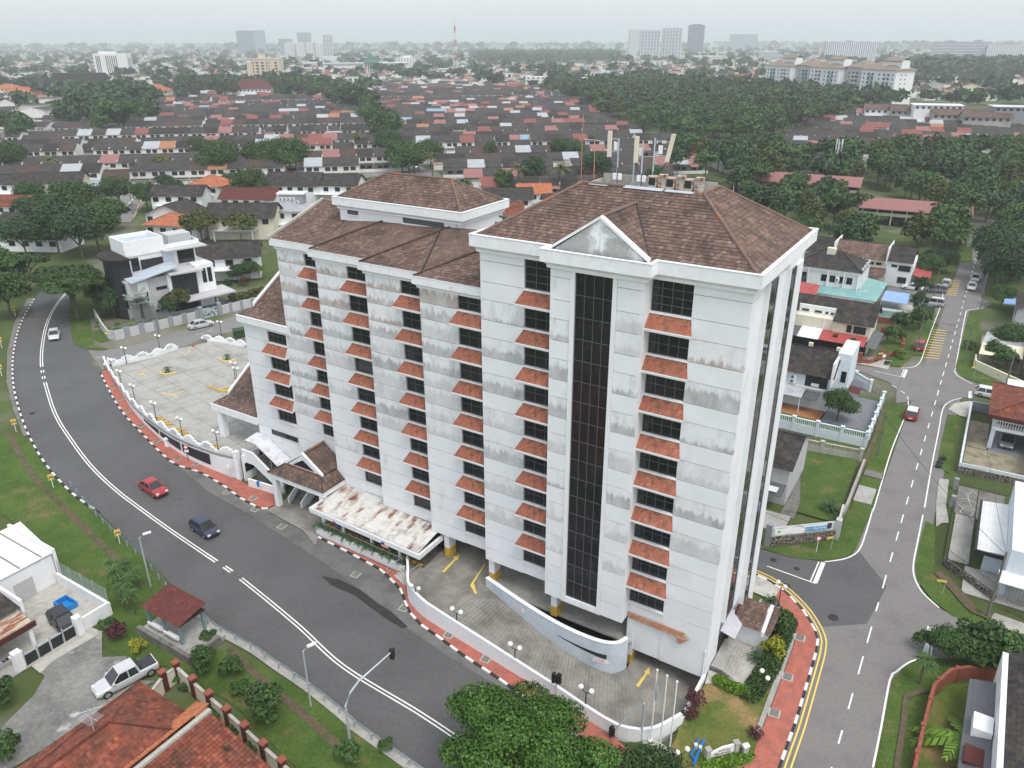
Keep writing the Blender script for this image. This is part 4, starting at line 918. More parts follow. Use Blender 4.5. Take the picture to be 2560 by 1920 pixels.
# ================================================================ vegetation
import numpy as np
M('leaf',(.046,.095,.022),var=0,rough=.6,spec=.3,tint=.75,rand=.22)
M('leaf_dark',(.034,.074,.026),var=0,rough=.6,spec=.3,tint=.75,rand=.25)
M('leaf_bright',(.10,.19,.018),var=0,rough=.6,spec=.3,tint=.6,rand=.15)
M('leaf_yellow',(.26,.27,.02),var=0,rough=.6,spec=.3,tint=.5)
M('leaf_olive',(.075,.09,.022),var=0,rough=.6,spec=.3,tint=.65,rand=.25)
M('leaf_silver',(.22,.26,.24),var=0,rough=.6,spec=.3,tint=.45)
M('leaf_red',(.075,.022,.028),var=0,rough=.6,tint=.5)
M('bark',(.13,.105,.08),c2=(.07,.055,.045),s=2,var=.2,rough=.95)
def crown_arr(seed,n,rx,ry,rz,leaf,lobes,flat=.55,lobe_r=.45,shell=.55):
 g=np.random.default_rng(seed);L=[];rad=[]
 for k in range(lobes):
  a=g.uniform(0,2*PI);c=g.uniform(-.55,1.0);s_=math.sqrt(max(0,1-c*c));q=g.uniform(.45,1-lobe_r*.55)
  L.append((rx*q*s_*math.cos(a),ry*q*s_*math.sin(a),rz*q*c));rad.append(lobe_r*g.uniform(.65,1.2))
 L=np.array(L);rad=np.array(rad);idx=g.integers(0,lobes,n);d=g.normal(size=(n,3));d/=np.linalg.norm(d,axis=1)[:,None]
 d[:,2]=np.where(d[:,2]<-.35,-d[:,2]*.6,d[:,2]);r=rad[idx]*(shell+(1-shell)*g.random(n)**.5)
 p=L[idx]+d*r[:,None]*np.array([rx,ry,rz*1.25])
 nn=d*.8+g.normal(size=(n,3))*.45+np.array([0,0,.35]);nn/=np.linalg.norm(nn,axis=1)[:,None]
 t=np.cross(nn,g.normal(size=(n,3)));t/=np.linalg.norm(t,axis=1)[:,None];b=np.cross(nn,t)
 s1=leaf*g.uniform(.6,1.3,n)[:,None];s2=s1*g.uniform(.45,.8,n)[:,None]
 bend=nn*s1*-.25
 v=np.stack([p-t*s1+bend,p-b*s2,p+t*s1+bend,p+b*s2],1).reshape(-1,3)
 lobe_t=g.uniform(-.14,.14,lobes)
 hi=(p[:,2]/rz)*.10
 tint=np.clip(.46+lobe_t[idx]+g.normal(0,.13,n),.03,.97)
 return v,tint
def quads_mesh(name,v,tint,mats,mi=None):
 me=bpy.data.meshes.new(name);n=len(v)//4
 me.vertices.add(len(v));me.vertices.foreach_set('co',v.astype(np.float32).ravel())
 me.loops.add(4*n);me.loops.foreach_set('vertex_index',np.arange(4*n,dtype=np.int32))
 me.polygons.add(n);me.polygons.foreach_set('loop_start',np.arange(0,4*n,4,dtype=np.int32))
 a=me.attributes.new('tint','FLOAT','FACE');a.data.foreach_set('value',tint.astype(np.float32))
 for m in mats:me.materials.append(MT[m])
 if mi is not None:me.polygons.foreach_set('material_index',mi.astype(np.int32))
 me.update(calc_edges=True);return me
TREE={}
def tree_kind(key,seed,n,rx,ry,rz,leaf,lobes,h,mat,tr=.25,limbs=5,lobe_r=.45,shell=.55):
 v,t=crown_arr(seed,n,rx,ry,rz,leaf,lobes,lobe_r=lobe_r,shell=shell);v=v+np.array([0,0,h])
 cm=quads_mesh('crown',v,t,[mat]);g=random.Random(seed)
 mb=MB();mb.tube([(0,0,-.3),(.05,.03,h*.35),(.1,-.05,h*.75)],[tr,tr*.75,tr*.55],7)
 for k in range(limbs):
  a=2*PI*k/max(1,limbs)+g.uniform(-.4,.4);q=g.uniform(.45,.75)
  mb.tube([(.08,0,h*.55+g.uniform(-.1,.1)*h),(rx*q*.45*math.cos(a),ry*q*.45*math.sin(a),h*.85),(rx*q*math.cos(a),ry*q*math.sin(a),h+rz*.25)],[tr*.5,tr*.33,tr*.12],5)
 TREE[key]=(cm,mb.mesh('trunk','bark'),v,t,mat)
tree_kind('near',1,22000,4.2,4.2,3.4,.13,30,4.2,'leaf',.2)
tree_kind('broad',2,9000,4.0,4.0,3.3,.21,26,4.6,'leaf',.22)
tree_kind('broad2',3,9000,3.8,4.2,3.8,.21,24,4.8,'leaf_dark',.22)
tree_kind('rain',4,15000,7.5,7.0,2.3,.22,30,8.0,'leaf',.38,8,.34)
tree_kind('rain2',5,4200,8.0,7.0,2.0,.42,26,9.0,'leaf',.38,7,.34)
tree_kind('forest',6,1500,5.5,5.2,4.8,.62,18,7.0,'leaf_dark',.3,4)
tree_kind('forest2',7,1500,6.0,5.8,4.2,.62,20,8.0,'leaf',.3,4)
tree_kind('forest3',8,1300,4.6,4.6,5.2,.6,16,7.5,'leaf_olive',.28,4)
tree_kind('forest4',9,1500,7.5,7.5,2.6,.62,20,9.0,'leaf',.35,5,.36)
tree_kind('small',10,1500,1.8,1.8,1.5,.18,12,1.9,'leaf',.1,3)
tree_kind('shrub',11,900,1.0,1.0,.8,.13,9,.7,'leaf',.05,2)
tree_kind('shrub_y',12,700,.9,.9,.75,.1,9,.7,'leaf_yellow',.04,2)
tree_kind('shrub_b',13,900,1.2,1.2,.9,.13,9,.9,'leaf_bright',.05,2)
tree_kind('shrub_r',14,700,1.0,1.0,.9,.11,9,.8,'leaf_red',.04,2)
tree_kind('ball',15,3600,2.1,2.1,2.0,.13,40,2.9,'leaf_dark',.12,0,.22,.8)
tree_kind('bright',16,2200,2.4,2.4,1.3,.2,14,3.2,'leaf_bright',.1,4)
tree_kind('olive',17,2600,2.8,2.6,1.7,.22,14,3.0,'leaf_olive',.16,4)
tree_kind('mound',18,2600,1.3,1.3,.8,.09,30,.45,'leaf_olive',.08,0,.25,.8)
tree_kind('far',19,420,6.0,6.0,4.5,1.15,12,6.0,'leaf_dark',.3,0)
tree_kind('far2',20,420,7.0,7.0,3.8,1.15,12,6.5,'leaf',.3,0)
def tree(key,p,sc,label,cat='tree',group=None,name=None,rz=None):
 cm,tm,*_=TREE[key]
 o=thing(name or('tree' if cat=='tree' else 'shrub'),label,cat,p,rnd.uniform(0,6.28)if rz is None else rz,group)
 o.scale=(sc,)*3 if isinstance(sc,(int,float))else sc
 link('trunk' if cat=='tree' else 'stem',tm,o);link('crown' if cat=='tree' else 'foliage',cm,o);return o
def palm_mesh(seed,nf,length,h,droop,wid,mat,tr=.14,ribs=10):
 g=random.Random(seed);mb=MB()
 for k in range(nf):
  a=k*2.4+g.uniform(-.2,.2);el=g.uniform(-.1,1.15);L=length*g.uniform(.8,1.1);pts=[]
  for i in range(ribs+1):
   t=i/ribs;r=L*t*math.cos(el*(1-.25*t));z=h+L*(math.sin(el)*t-droop*t*t);pts.append(Vector((r*math.cos(a),r*math.sin(a),z)))
  for i in range(ribs):
   p,q=pts[i],pts[i+1];d=(q-p).normalized();s_=d.cross(Vector((0,0,1))).normalized();t=(i+.5)/ribs;w=wid*(math.sin(PI*min(1,t*.9+.1))**.6)*g.uniform(.85,1.1)
   for sg in(-1,1):
    o=s_*sg*w+d*w*.45+Vector((0,0,-w*.35));mb.face([p,p+(q-p)*.75,q+o,p+(q-p)*.25+o],0,g.uniform(.25,.8))
 cm=mb.mesh('crown',mat);tb=MB();tb.tube([(0,0,-.2),(.06,0,h*.5),(0,0,h)],[tr*1.2,tr,tr*.85],8);return cm,tb.mesh('trunk','bark')
PALM={'coco':palm_mesh(1,17,3.4,6.5,.55,.5,'leaf_olive'),'fan':palm_mesh(2,26,2.4,3.2,.25,.65,'leaf_silver',.2,6),'oil':palm_mesh(3,26,3.0,3.4,.5,.42,'leaf',.22),'banana':palm_mesh(4,9,2.9,1.2,.45,.42,'leaf_bright',.2,9),'pot':palm_mesh(5,12,.8,.5,.6,.14,'leaf',.05,6),'drac':palm_mesh(6,46,.9,2.2,.6,.1,'leaf',.07,4),'agave':palm_mesh(7,40,1.1,.4,.2,.09,'leaf_dark',.06,3)}
def palm(key,p,sc,label,group=None,cat='palm',name='palm_tree'):
 o=thing(name,label,cat,p,rnd.uniform(0,6.28),group);o.scale=(sc,)*3;link('trunk' if cat=='palm' else 'stem',PALM[key][1],o);link('crown' if cat=='palm' else 'foliage',PALM[key][0],o);return o
def A(reg,x,y):return at(reg,x,y)
M('leaf_mid',(.048,.115,.014),var=0,rough=.55,spec=.35,tint=.75)
tree_kind('big',31,62000,6.6,5.0,3.4,.125,60,5.6,'leaf_mid',.34,9,.27,.45)
tree('big',at('f',1140,1745),1.0,'large dense green tree standing in front of the curved ramp wall',rz=YAW)
tree('near',at('f',1385,1790),(.85,.85,.85),'lower leafy tree beside the large roadside tree, nearer the flagpoles')
for reg,x,y,k,sc,l in(('a4',505,410,'rain',.92,'tall spreading rain tree overhanging the bend of the main road'),('a4',470,330,'rain',.8,'spreading rain tree leaning over the road behind the tallest roadside one'),('a4',75,400,'broad',1.15,'leafy tree on the grass bank outside the road bend'),('a4',190,250,'rain2',.75,'wide tree on the outer verge where the road vanishes'),('a4',20,250,'broad',1.3,'dense tree on the outer bank beside the blue roof'),('f',180,560,'broad2',1.35,'dark dense tree by the modern house garden wall'),('f',215,545,'broad',1.5,'large round tree behind the modern white house'),('f',150,520,'broad',1.6,'big bright green tree beside the wide junction road'),('f',185,490,'broad',1.55,'tall green tree between the junction road and the modern house'),('f',128,545,'broad2',1.4,'dense dark tree in the clump near the road end'),('f',240,500,'broad',1.2,'bushy tree at the edge of the junction road clump'),('f',60,560,'broad2',1.2,'dark tree among houses outside the road bend'),('f',150,460,'broad',1.2,'tree top of the green clump beside the parked cars'),('f',100,500,'broad2',1.2,'round dark tree near the low tiled houses')):
 tree(k,A(reg,x,y),sc,l)
for x,y,k,sc,l in((790,1130,'bright',1.0,'bright green umbrella-shaped garden tree before the modern house'),(700,1190,'bright',.6,'small bright green clipped tree under the umbrella-shaped one'),(1110,1290,'olive',1.05,'olive toned garden tree beside the modern house carport'),(980,1330,'broad2',.45,'dark little tree behind the grey garden wall'),(850,1300,'shrub',1.4,'round shrub beside the silver fan palm'),(1750,1000,'ball',.55,'small clipped round tree at the neighbouring driveway'),(250,1330,'broad2',.75,'dark shady tree in the corner of the modern house garden'),(130,1250,'broad2',.8,'dark bushy tree along the garden side wall'),(330,1190,'broad2',.65,'dark tree close to the modern house flank'),(60,1450,'shrub_b',.8,'bright shrub inside the grey wall corner'),(285,1490,'shrub_b',.7,'light green shrub behind the grey wall pillar'),(490,1440,'shrub_y',.8,'yellow flowering shrub behind the grey wall'),(1880,870,'broad',.5,'bushy tree in the neighbouring garden hedge'),(2030,850,'broad',.55,'leafy tree in front of the black and white house'),(2150,830,'bright',.7,'light green tree in the garden beside the tower'),(1950,920,'shrub_r',1.2,'reddish shrub border along the driveway'),(1920,330,'olive',1.6,'feathery tree behind the modern house roof'),(1400,360,'olive',1.8,'wide feathery tree beside the orange roofed house'),(1250,470,'shrub_r',2.2,'reddish brown bush behind the modern house')):
 tree(k,A('c4',x,y),sc,l,'tree' if k not in('shrub','shrub_b','shrub_y','shrub_r')else 'shrub')
for x,y,sc in((1830,1110,1.0),(1960,1080,1.0),(2100,1050,1.15),(2160,1020,1.0)):tree('mound',A('c4',x,y),sc*1.15,'clipped dome shaped hedge mound behind the grey garden wall','shrub','clipped hedge mounds behind the grey wall')
palm('fan',A('c4',640,1410),1.25,'silver fan palm in the modern house garden')
palm('coco',A('c4',1920,380),.75,'coconut palm beside the cream balcony house')
for x,y,k,sc,l in((800,620,'drac',1.0,'x'),(850,560,'drac',1.0,'x'),(770,520,'drac',1.1,'x'),(870,660,'drac',1.0,'x'),(740,440,'drac',.9,'x'),(900,500,'drac',.9,'x'),(830,470,'drac',1.,'x')):
 palm(k,A('a7',x,y),sc*1.15,'spiky dracaena clump on the grass verge near the bus shelter','dracaena clumps near the bus shelter','plant','dracaena')
for x,y,k,sc,l in((1330,1020,'small',.75,'round green bush on the verge below the bus shelter'),(1500,1060,'small',.6,'small green bush between the shelter and the lamp post'),(1730,1330,'small',1.05,'large rounded bush on the verge beside the second street light'),(1550,1170,'shrub',.9,'low bush beside the big rounded one on the verge'),(890,900,'shrub_y',1.0,'yellowish bush beside the pickup truck'),(760,810,'shrub_r',1.0,'dark red shrub on the verge opposite the bus shelter'),(700,760,'shrub',.9,'straggly green shrub next to the white gate post'),(1340,830,'shrub',.8,'green shrub at the corner of the bus shelter wall'),(30,1230,'small',.8,'bushy plant at the old lane edge'),(60,1600,'small',.7,'bush at the roadside corner beside the red tiled house')):
 tree(k,A('a7',x,y),sc,l,'shrub')
tree('shrub',A('a8',300,1530),.7,'small weed bush under the crash barrier','shrub');tree('small',A('a8',60,1620),.6,'scrubby bush near the round drain cover','shrub')
for x,y,k,sc,l in((1140,1090,'shrub',.6,'pot plant row shrub inside the cream wall'),(1190,1140,'shrub',.5,'second small shrub inside the cream wall'),(1390,1330,'shrub',.7,'bushy plant between the tiled house and cream wall'),(1500,1440,'shrub',.7,'dark plant beside the cream wall pillar'),(1600,1560,'shrub',.7,'leafy plant at the corner of the red tiled roof')):tree(k,A('a7',x,y),sc,l,'shrub')
def hedge(name,label,pts,w,h,mat='leaf',n=2600,leaf=.1,zb=.1):
 g=np.random.default_rng(len(label));P=smooth(pts,.4);k=g.integers(0,len(P),n);c=np.array([(p.x,p.y)for p in P])[k]
 a=g.uniform(0,2*PI,n);r=w*np.sqrt(g.random(n));prof=np.sqrt(np.clip(1-(r/w)**2,.1,1));z=h*prof*g.uniform(.55,1.05,n)+zb
 p=np.stack([c[:,0]+r*np.cos(a),c[:,1]+r*np.sin(a),z+np.array([ter(x,y)for x,y in c])],1)
 nn=g.normal(size=(n,3))+np.array([0,0,.8]);nn/=np.linalg.norm(nn,axis=1)[:,None];t=np.cross(nn,g.normal(size=(n,3)));t/=np.linalg.norm(t,axis=1)[:,None];b=np.cross(nn,t);s_=leaf*g.uniform(.6,1.4,n)[:,None]
 v=np.stack([p-t*s_,p-b*s_*.7,p+t*s_,p+b*s_*.7],1).reshape(-1,3)
 o0=np.array([P[0].x,P[0].y,ter(P[0].x,P[0].y)]);o=link(name,quads_mesh(name,v-o0,g.uniform(.2,.85,n),[mat]),None,tuple(o0));return tag(o,label,'hedge')
hedge('hedge','low bright hedge along the concrete yard below the tower corner',[A('a9',250,1100).xy,A('a9',330,1140).xy,A('a9',430,1175).xy],.6,.7,'leaf_bright')
hedge('hedge','mixed planting strip between the yard and the grey kerb wall',[A('a9',450,1190).xy,A('a9',530,1070).xy,A('a9',580,990).xy,A('a9',620,890).xy,A('a9',660,790).xy,A('a9',690,720).xy],.95,.75,'leaf',6500)
hedge('hedge','flower bed under the stone name sign',[A('a9',180,1630).xy,A('a9',300,1610).xy,A('a9',420,1570).xy],.7,.3,'leaf_bright',2200)
tree('shrub_y',A('a9',600,925),1.35,'round yellow-green shrub in the strip below the guard house','shrub');tree('small',A('a9',640,800),.75,'dark rounded bush in the planting strip by the guard house','shrub');tree('shrub',A('a9',660,720),1.0,'bush beside the post light at the guard house','shrub');tree('shrub_r',A('a9',90,1240),.9,'dark red shrub at the end of the ramp wall','shrub');tree('shrub_r',A('a9',60,1330),.7,'small maroon shrub at the foot of the ramp wall','shrub');tree('shrub_r',A('a9',480,1450),.6,'brown shrub beside the stone name sign','shrub');palm('agave',A('a9',500,960),1.0,'spiky agave at the edge of the concrete yard',None,'plant','agave');palm('agave',A('a9',580,590),.8,'spiky plant behind the guard house',None,'plant','agave')
for x,y,k,sc,l in((1540,1110,'drac',1.0,0),):palm('drac',A('a9',x,y),1.25,'tall spiky dracaena on the corner verge of the lane',None,'plant','dracaena')
for x,y,k,sc,l in((1720,960,'broad',.45,'straggly young tree on the corner verge beside the stop line'),(1560,880,'small',.55,'thin shrub reaching over the stop line'),(1880,990,'small',1.2,'dense bush in the hedge above the brick wall'),(2010,1000,'small',1.3,'tall bush in the hedge beside the cross street'),(2110,1060,'small',1.2,'bush at the end of the brick wall hedge'),(1790,990,'small',.9,'leafy bush between the young tree and the hedge'),(1940,930,'bright',.45,'little bright green tree standing above the hedge'),(2120,960,'bright',.6,'light green bush at the cross street edge')):
 tree(k,A('a9',x,y),sc,l,'tree' if k in('broad','bright')else 'shrub')
palm('banana',A('a9',1820,1560),1.35,'young banana plant in the brick walled garden',None,'plant','banana_plant')
tree('broad',A('c6',985,1390),.62,'round leafy tree in the lawn behind the white balustrade')
for x,y,k,sc,l in((1800,770,'ball',.95,'clipped round topiary tree by the parked silver car'),(1745,985,'ball',.95,'clipped round topiary tree beside the turquoise fence'),(1880,520,'broad',.75,'dark bushy tree hiding the street corner'),(1960,440,'broad2',.7,'dark tree beside the red garage roof'),(2120,430,'broad2',.65,'dense tree next to the utility pole on the lane'),(1500,1190,'small',1.1,'leafy bush in the garden with the red brick fence'),(1440,1380,'small',1.1,'dense bush beside the brick fence'),(1570,1190,'small',.9,'dark shrub along the brick garden fence'),(1780,1180,'small',1.3,'bright bushy shrub behind the utility pole'),(1830,1100,'small',1.1,'bush beside the lane near the power pole'),(1525,1560,'shrub_b',1.0,'bright round shrub on the corner verge'),(1360,1650,'shrub',.6,'dark low shrub on the corner verge'),(1190,1610,'shrub',.5,'small plant by the brick fence')):
 tree(k,A('c5',x,y),sc,l,'tree' if k in('ball','broad','broad2')else 'shrub')
palm('agave',A('a6',960,1640),1.3,'large spiky plant in the empty grass plot',None,'plant','agave')
for x,y,k,sc,l in((2080,250,'broad2',1.25,'big dark tree overhanging the far end of the lane'),(2030,180,'broad2',1.3,'dense dark tree behind the parked white car'),(1990,90,'broad2',1.3,'massive dark tree above the lane bend'),(2150,160,'broad',1.2,'dark tree behind the grey metal fence'),(2190,40,'broad',1.3,'tall tree by the blue shed'),(2060,330,'broad',.6,'bush in front of the grey metal fence'),(2100,620,'broad',.7,'leafy garden tree behind the yellow wall'),(2010,690,'small',1.2,'green bush inside the yellow wall'),(2080,740,'small',1.2,'second green bush inside the yellow wall'),(1850,600,'shrub',1.2,'bush beside the leaning pole')):
 tree(k,A('a6',x,y),sc,l,'shrub' if k in('small','shrub')else 'tree')
for x,y in((780,560),(850,470),(930,440),(700,560)):palm('oil',A('h7',x,y),1.35,'shaggy oil palm beside the old lane barrier','oil palms at the end of the lane')
for(x,y)in((1078,750),(1462,668)):
 p=at('a4',x,y,DZ);o=thing('potted_palm','potted palm inside a yellow kerb near the '+('street side' if x<1200 else 'tower side')+' of the deck','pot plant',p)
 mb=MB();mb.tube([(0,0,0),(0,0,.5)],[.22,.3],10);mb.build('pot','awning_tile',o);f=link('foliage',PALM['pot'][0],o,(0,0,.1));f.scale=(1.2,)*3
 k=thing('yellow_kerb','L-shaped yellow kerb guarding the potted palm near the '+('street side' if x<1200 else 'tower side'),'kerb',p+Vector((0,-.6,0)))
 mb=MB();mb.tube([(-1.2,.6,.1),(-.6,-.1,.1),(0,-.3,.1),(.9,.1,.1),(1.3,.5,.1)],.13,6);mb.build('kerb_bar','paint_yellow',k)
for u in range(11):
 palm('pot',uvw(-43.2+u*1.15,-1.55-u*.036,.75),rnd.uniform(.8,1.3),'small leafy plant growing along the canteen railing','plants along the canteen railing','plant','potted_plant')
# ================================================================ houses near by
M('roof_dark',(.045,.040,.037),c2=(.075,.065,.058),s=1.5,mix=(.45,.7),var=.2,vs=.6,rough=.9,tint=.35,c3=(.028,.026,.025),s3=.5,mix3=(.5,.7))
M('roof_red',(.22,.065,.04),c2=(.13,.05,.035),s=.8,mix=(.4,.62),var=.2,vs=1.5,rough=.85,tint=.45,c3=(.06,.035,.028),s3=1.1,mix3=(.56,.7))
M('roof_orange',(.42,.15,.075),c2=(.34,.12,.06),s=1.0,var=.15,rough=.8,tint=.3)
M('roof_maroon',(.12,.035,.03),c2=(.085,.03,.026),s=1.2,var=.2,rough=.8,tint=.25)
M('sheet_red',(.38,.075,.07),c2=(.30,.06,.055),s=.8,var=.12,rough=.5,line=('X',.3,.8))
M('sheet_grey',(.42,.44,.46),c2=(.33,.34,.35),s=.7,var=.1,rough=.5,line=('X',.3,.8))
M('sheet_white',(.66,.67,.67),c2=(.5,.5,.49),s=.6,mix=(.55,.7),var=.08,rough=.5,line=('X',.5,.5),c3=(.3,.24,.15),s3=3,mix3=(.72,.8),st3=(.4,3,1))
M('sheet_clear',(.72,.74,.76),var=.05,rough=.25,spec=.6)
M('sheet_blue',(.22,.36,.62),c2=(.30,.42,.64),s=.8,var=.1,rough=.5)
M('sheet_pale',(.42,.48,.54),c2=(.36,.41,.46),s=.7,var=.08,rough=.5,line=('X',.45,.5))
M('sheet_turq',(.16,.34,.35),c2=(.26,.40,.36),s=.9,mix=(.42,.62),var=.15,vs=2,rough=.6,c3=(.38,.40,.30),s3=1.2,mix3=(.62,.76))
M('sheet_dark',(.10,.105,.115),var=.1,rough=.4,line=('X',.4,.5))
M('sheet_rust',(.45,.40,.30),c2=(.22,.08,.05),s=1.6,mix=(.45,.55),var=.1,rough=.7,stretch=(3,.4,1))
M('wall_white',(.76,.77,.78),var=.05,rough=.8,c2=(.62,.62,.6),s=.4,mix=(.6,.8))
M('wall_pale_blue',(.62,.68,.73),var=.05,rough=.8);M('wall_cream',(.66,.62,.5),var=.07,rough=.85,c2=(.5,.47,.4),s=.6,mix=(.55,.75));M('wall_yellow',(.72,.69,.50),var=.05,rough=.85,c2=(.55,.54,.42),s=.5,mix=(.6,.8))
M('wall_grey',(.26,.275,.30),var=.08,rough=.85);M('wall_grey_light',(.46,.46,.47),var=.07,rough=.85);M('wall_dark',(.025,.026,.03),var=.1,rough=.6);M('brick_red',(.26,.085,.055),c2=(.2,.07,.05),s=3,var=.2,vs=5,rough=.9)
M('tile_orange',(.34,.16,.07),var=.12,rough=.6);M('paving_grey',(.19,.2,.215),var=.12,vs=2,rough=.85);M('dirt',(.27,.24,.17),c2=(.17,.16,.11),s=.7,var=.2,rough=1)
def rubble_mat():
 m=M('rubble',(.19,.17,.145),var=.15,rough=.95);n=m.node_tree.nodes;l=m.node_tree.links;P=n['Principled BSDF'];tc=n.new('ShaderNodeTexCoord')
 v=n.new('ShaderNodeTexVoronoi');v.inputs['Scale'].default_value=3.2;v.feature='DISTANCE_TO_EDGE';l.new(tc.outputs['Object'],v.inputs['Vector'])
 v2=n.new('ShaderNodeTexVoronoi');v2 .inputs['Scale'].default_value=3.2;l.new(tc.outputs['Object'],v2 .inputs['Vector'])
 r=n.new('ShaderNodeMapRange');r.inputs[1].default_value=.04;r.inputs[2].default_value=.12;l.new(v.outputs['Distance'],r.inputs[0])
 hs=n.new('ShaderNodeMix');hs.data_type='RGBA';hs.inputs[6].default_value=(.16,.13,.1,1);hs.inputs[7].default_value=(.32,.3,.26,1);l.new(v2 .outputs['Color'],hs.inputs[0])
 mx=n.new('ShaderNodeMix');mx.data_type='RGBA';mx.inputs[6].default_value=(.035,.033,.03,1);l.new(r.outputs[0],mx.inputs[0]);l.new(hs.outputs[2],mx.inputs[7]);l.new(mx.outputs[2],P.inputs['Base Color'])
 b=n.new('ShaderNodeBump');b.inputs['Distance'].default_value=.15;b.inputs['Strength'].default_value=.9;l.new(r.outputs[0],b.inputs['Height']);l.new(b.outputs[0],P.inputs['Normal'])
rubble_mat()
_seed=[100]
def bx(root,name,x0,x1,y0,y1,z0,z1,mat):mb=MB();mb.box(x0,x1,y0,y1,z0,z1);return mb.build(name,mat,root)
def sheet(root,pts,mat,name='awning_sheet',th=.06):mb=MB();mb.solid(pts,th);return mb.build(name,mat,root)
def gable(root,x0,x1,y0,y1,ze,zr,mat,axis='x',oh=.4,tw=1.2,course=.36,wall='wall_white',ridge_at=.5,name='roof'):
 mb=MB();_seed[0]+=3
 if axis=='x':
  ym=y0+(y1-y0)*ridge_at;s1=(zr-ze)/(ym-y0);s2=(zr-ze)/(y1-ym)
  tiles(mb,[(x0-oh,y0-oh,ze-s1*oh),(x1+oh,y0-oh,ze-s1*oh),(x1+oh,ym,zr),(x0-oh,ym,zr)],course,tw,.03,seed=_seed[0])
  tiles(mb,[(x1+oh,y1+oh,ze-s2*oh),(x0-oh,y1+oh,ze-s2*oh),(x0-oh,ym,zr),(x1+oh,ym,zr)],course,tw,.03,seed=_seed[0]+1)
  g=[[(x,y0,ze-.05),(x,y1,ze-.05),(x,ym,zr-.06)]for x in(x0,x1)];rg=((x0-oh,ym,zr+.04),(x1+oh,ym,zr+.04))
 else:
  xm=(x0+x1)/2;s1=(zr-ze)/(xm-x0)
  tiles(mb,[(x0-oh,y1+oh,ze-s1*oh),(x0-oh,y0-oh,ze-s1*oh),(xm,y0-oh,zr),(xm,y1+oh,zr)],course,tw,.03,seed=_seed[0])
  tiles(mb,[(x1+oh,y0-oh,ze-s1*oh),(x1+oh,y1+oh,ze-s1*oh),(xm,y1+oh,zr),(xm,y0-oh,zr)],course,tw,.03,seed=_seed[0]+1)
  g=[[(x0,y,ze-.05),(x1,y,ze-.05),(xm,y,zr-.06)]for y in(y0,y1)];rg=((xm,y0-oh,zr+.04),(xm,y1+oh,zr+.04))
 o=mb.build(name,mat,root);mb=MB();mb.tube(rg,.1,5);mb.build('ridge_cap',mat,o)
 gm=MB()
 for f in g:
  gm.face(f)
 gm.build('gable_wall',wall,root);return o
def hip(root,x0,x1,y0,y1,ze,zr,mat,oh=.5,tw=1.0,course=.36,name='roof'):
 mb=MB();_seed[0]+=5;x0-=oh;x1+=oh;y0-=oh;y1+=oh;h=min(x1-x0,y1-y0)/2
 if x1-x0>=y1-y0:a,b=(x0+h,y0+h,zr),(x1-h,y0+h,zr);fs=([(x0,y0,ze),(x1,y0,ze),b,a],[(x1,y0,ze),(x1,y1,ze),b],[(x1,y1,ze),(x0,y1,ze),a,b],[(x0,y1,ze),(x0,y0,ze),a])
 else:a,b=(x0+h,y0+h,zr),(x0+h,y1-h,zr);fs=([(x0,y0,ze),(x1,y0,ze),a],[(x1,y0,ze),(x1,y1,ze),b,a],[(x1,y1,ze),(x0,y1,ze),b],[(x0,y1,ze),(x0,y0,ze),a,b])
 for i,f in enumerate(fs):tiles(mb,f,course,tw,.03,seed=_seed[0]+i)
 o=mb.build(name,mat,root)
 for p,q in((fs[0][0],a),(fs[0][1],b if len(fs[0])==4 else a),(fs[1][1],b),(fs[2][1],a),(a,b)):
  m2=MB();m2 .tube([(p[0],p[1],p[2]+.05),(q[0],q[1],q[2]+.05)],.09,5);m2 .build('ridge_cap',mat,o)
 return o
def HU(name,label,u,v,cat='house',z=None):p=uvw(u,v);PANES[0]=0;return thing(name,label,cat,(p.x,p.y,ter(p.x,p.y)if z is None else z),YAW)
def wn(root,x0,x1,z0,z1,y,cols=3,rows=2,name='window'):return window(root,x0,x1,z0,z1,y,cols,rows,name=name,recess=-.03,fr=.04)
def wv(root,y0,y1,z0,z1,x,cols=2,rows=2):return window(root,y0,y1,z0,z1,x,cols,rows,'v',recess=-.03,fr=.04)
def ac(root,x,y,z):
 mb=MB();mb.box(x,x+.8,y-.35,y,z,z+.6);o=mb.build('condenser','sign_white',root);mb=MB();mb.tube([(x+.3,y-.36,z+.3),(x+.3,y-.37,z+.3)],.24,10);mb.build('fan_grille','frame_grey',o)
def balustrade(root,pts,zb,solid,rail,mat,post=3.2,zf=None):
 wall_line(root,pts,lambda x,y:zb-.9,solid+.9,.2,mat,'fence_base')
 P=[Vector((p[0],p[1]))for p in pts];tot=sum((b-a).length for a,b in zip(P,P[1:]));n=max(1,round(tot/post))
 for p,a in walk(P,tot/n-1e-4):mb=MB();mb.box(-.2,.2,-.2,.2,zb-.5,zb+solid+rail+.12);o=mb.build('fence_post',mat,root,loc=(p.x,p.y,0),rz=a);mb=MB();mb.box(-.27,.27,-.27,.27,zb+solid+rail+.12,zb+solid+rail+.22);mb.build('cap',mat,o)
 wall_line(root,pts,lambda x,y:zb+solid+rail-.12,.12,.26,mat,'top_rail');m2=MB()
 for p,a in walk(P,.27):c,s_=math.cos(a),math.sin(a);m2 .obox((p.x,p.y,zb+solid),(.055*c,.055*s_,0),(-.07*s_,.07*c,0),(0,0,rail-.12))
 stuff(m2 .build('balusters',mat,root))
h=HU('corner_house','pale blue corner house with dark tiled roof and white balustrade beside the lane',-7,60)
bx(h,'wall',-6,4.7,0,8,0,5.8,'wall_pale_blue');gable(h,-6,4.7,0,8,5.8,8.3,'roof_dark',tw=.3,oh=.5,ridge_at=.45)
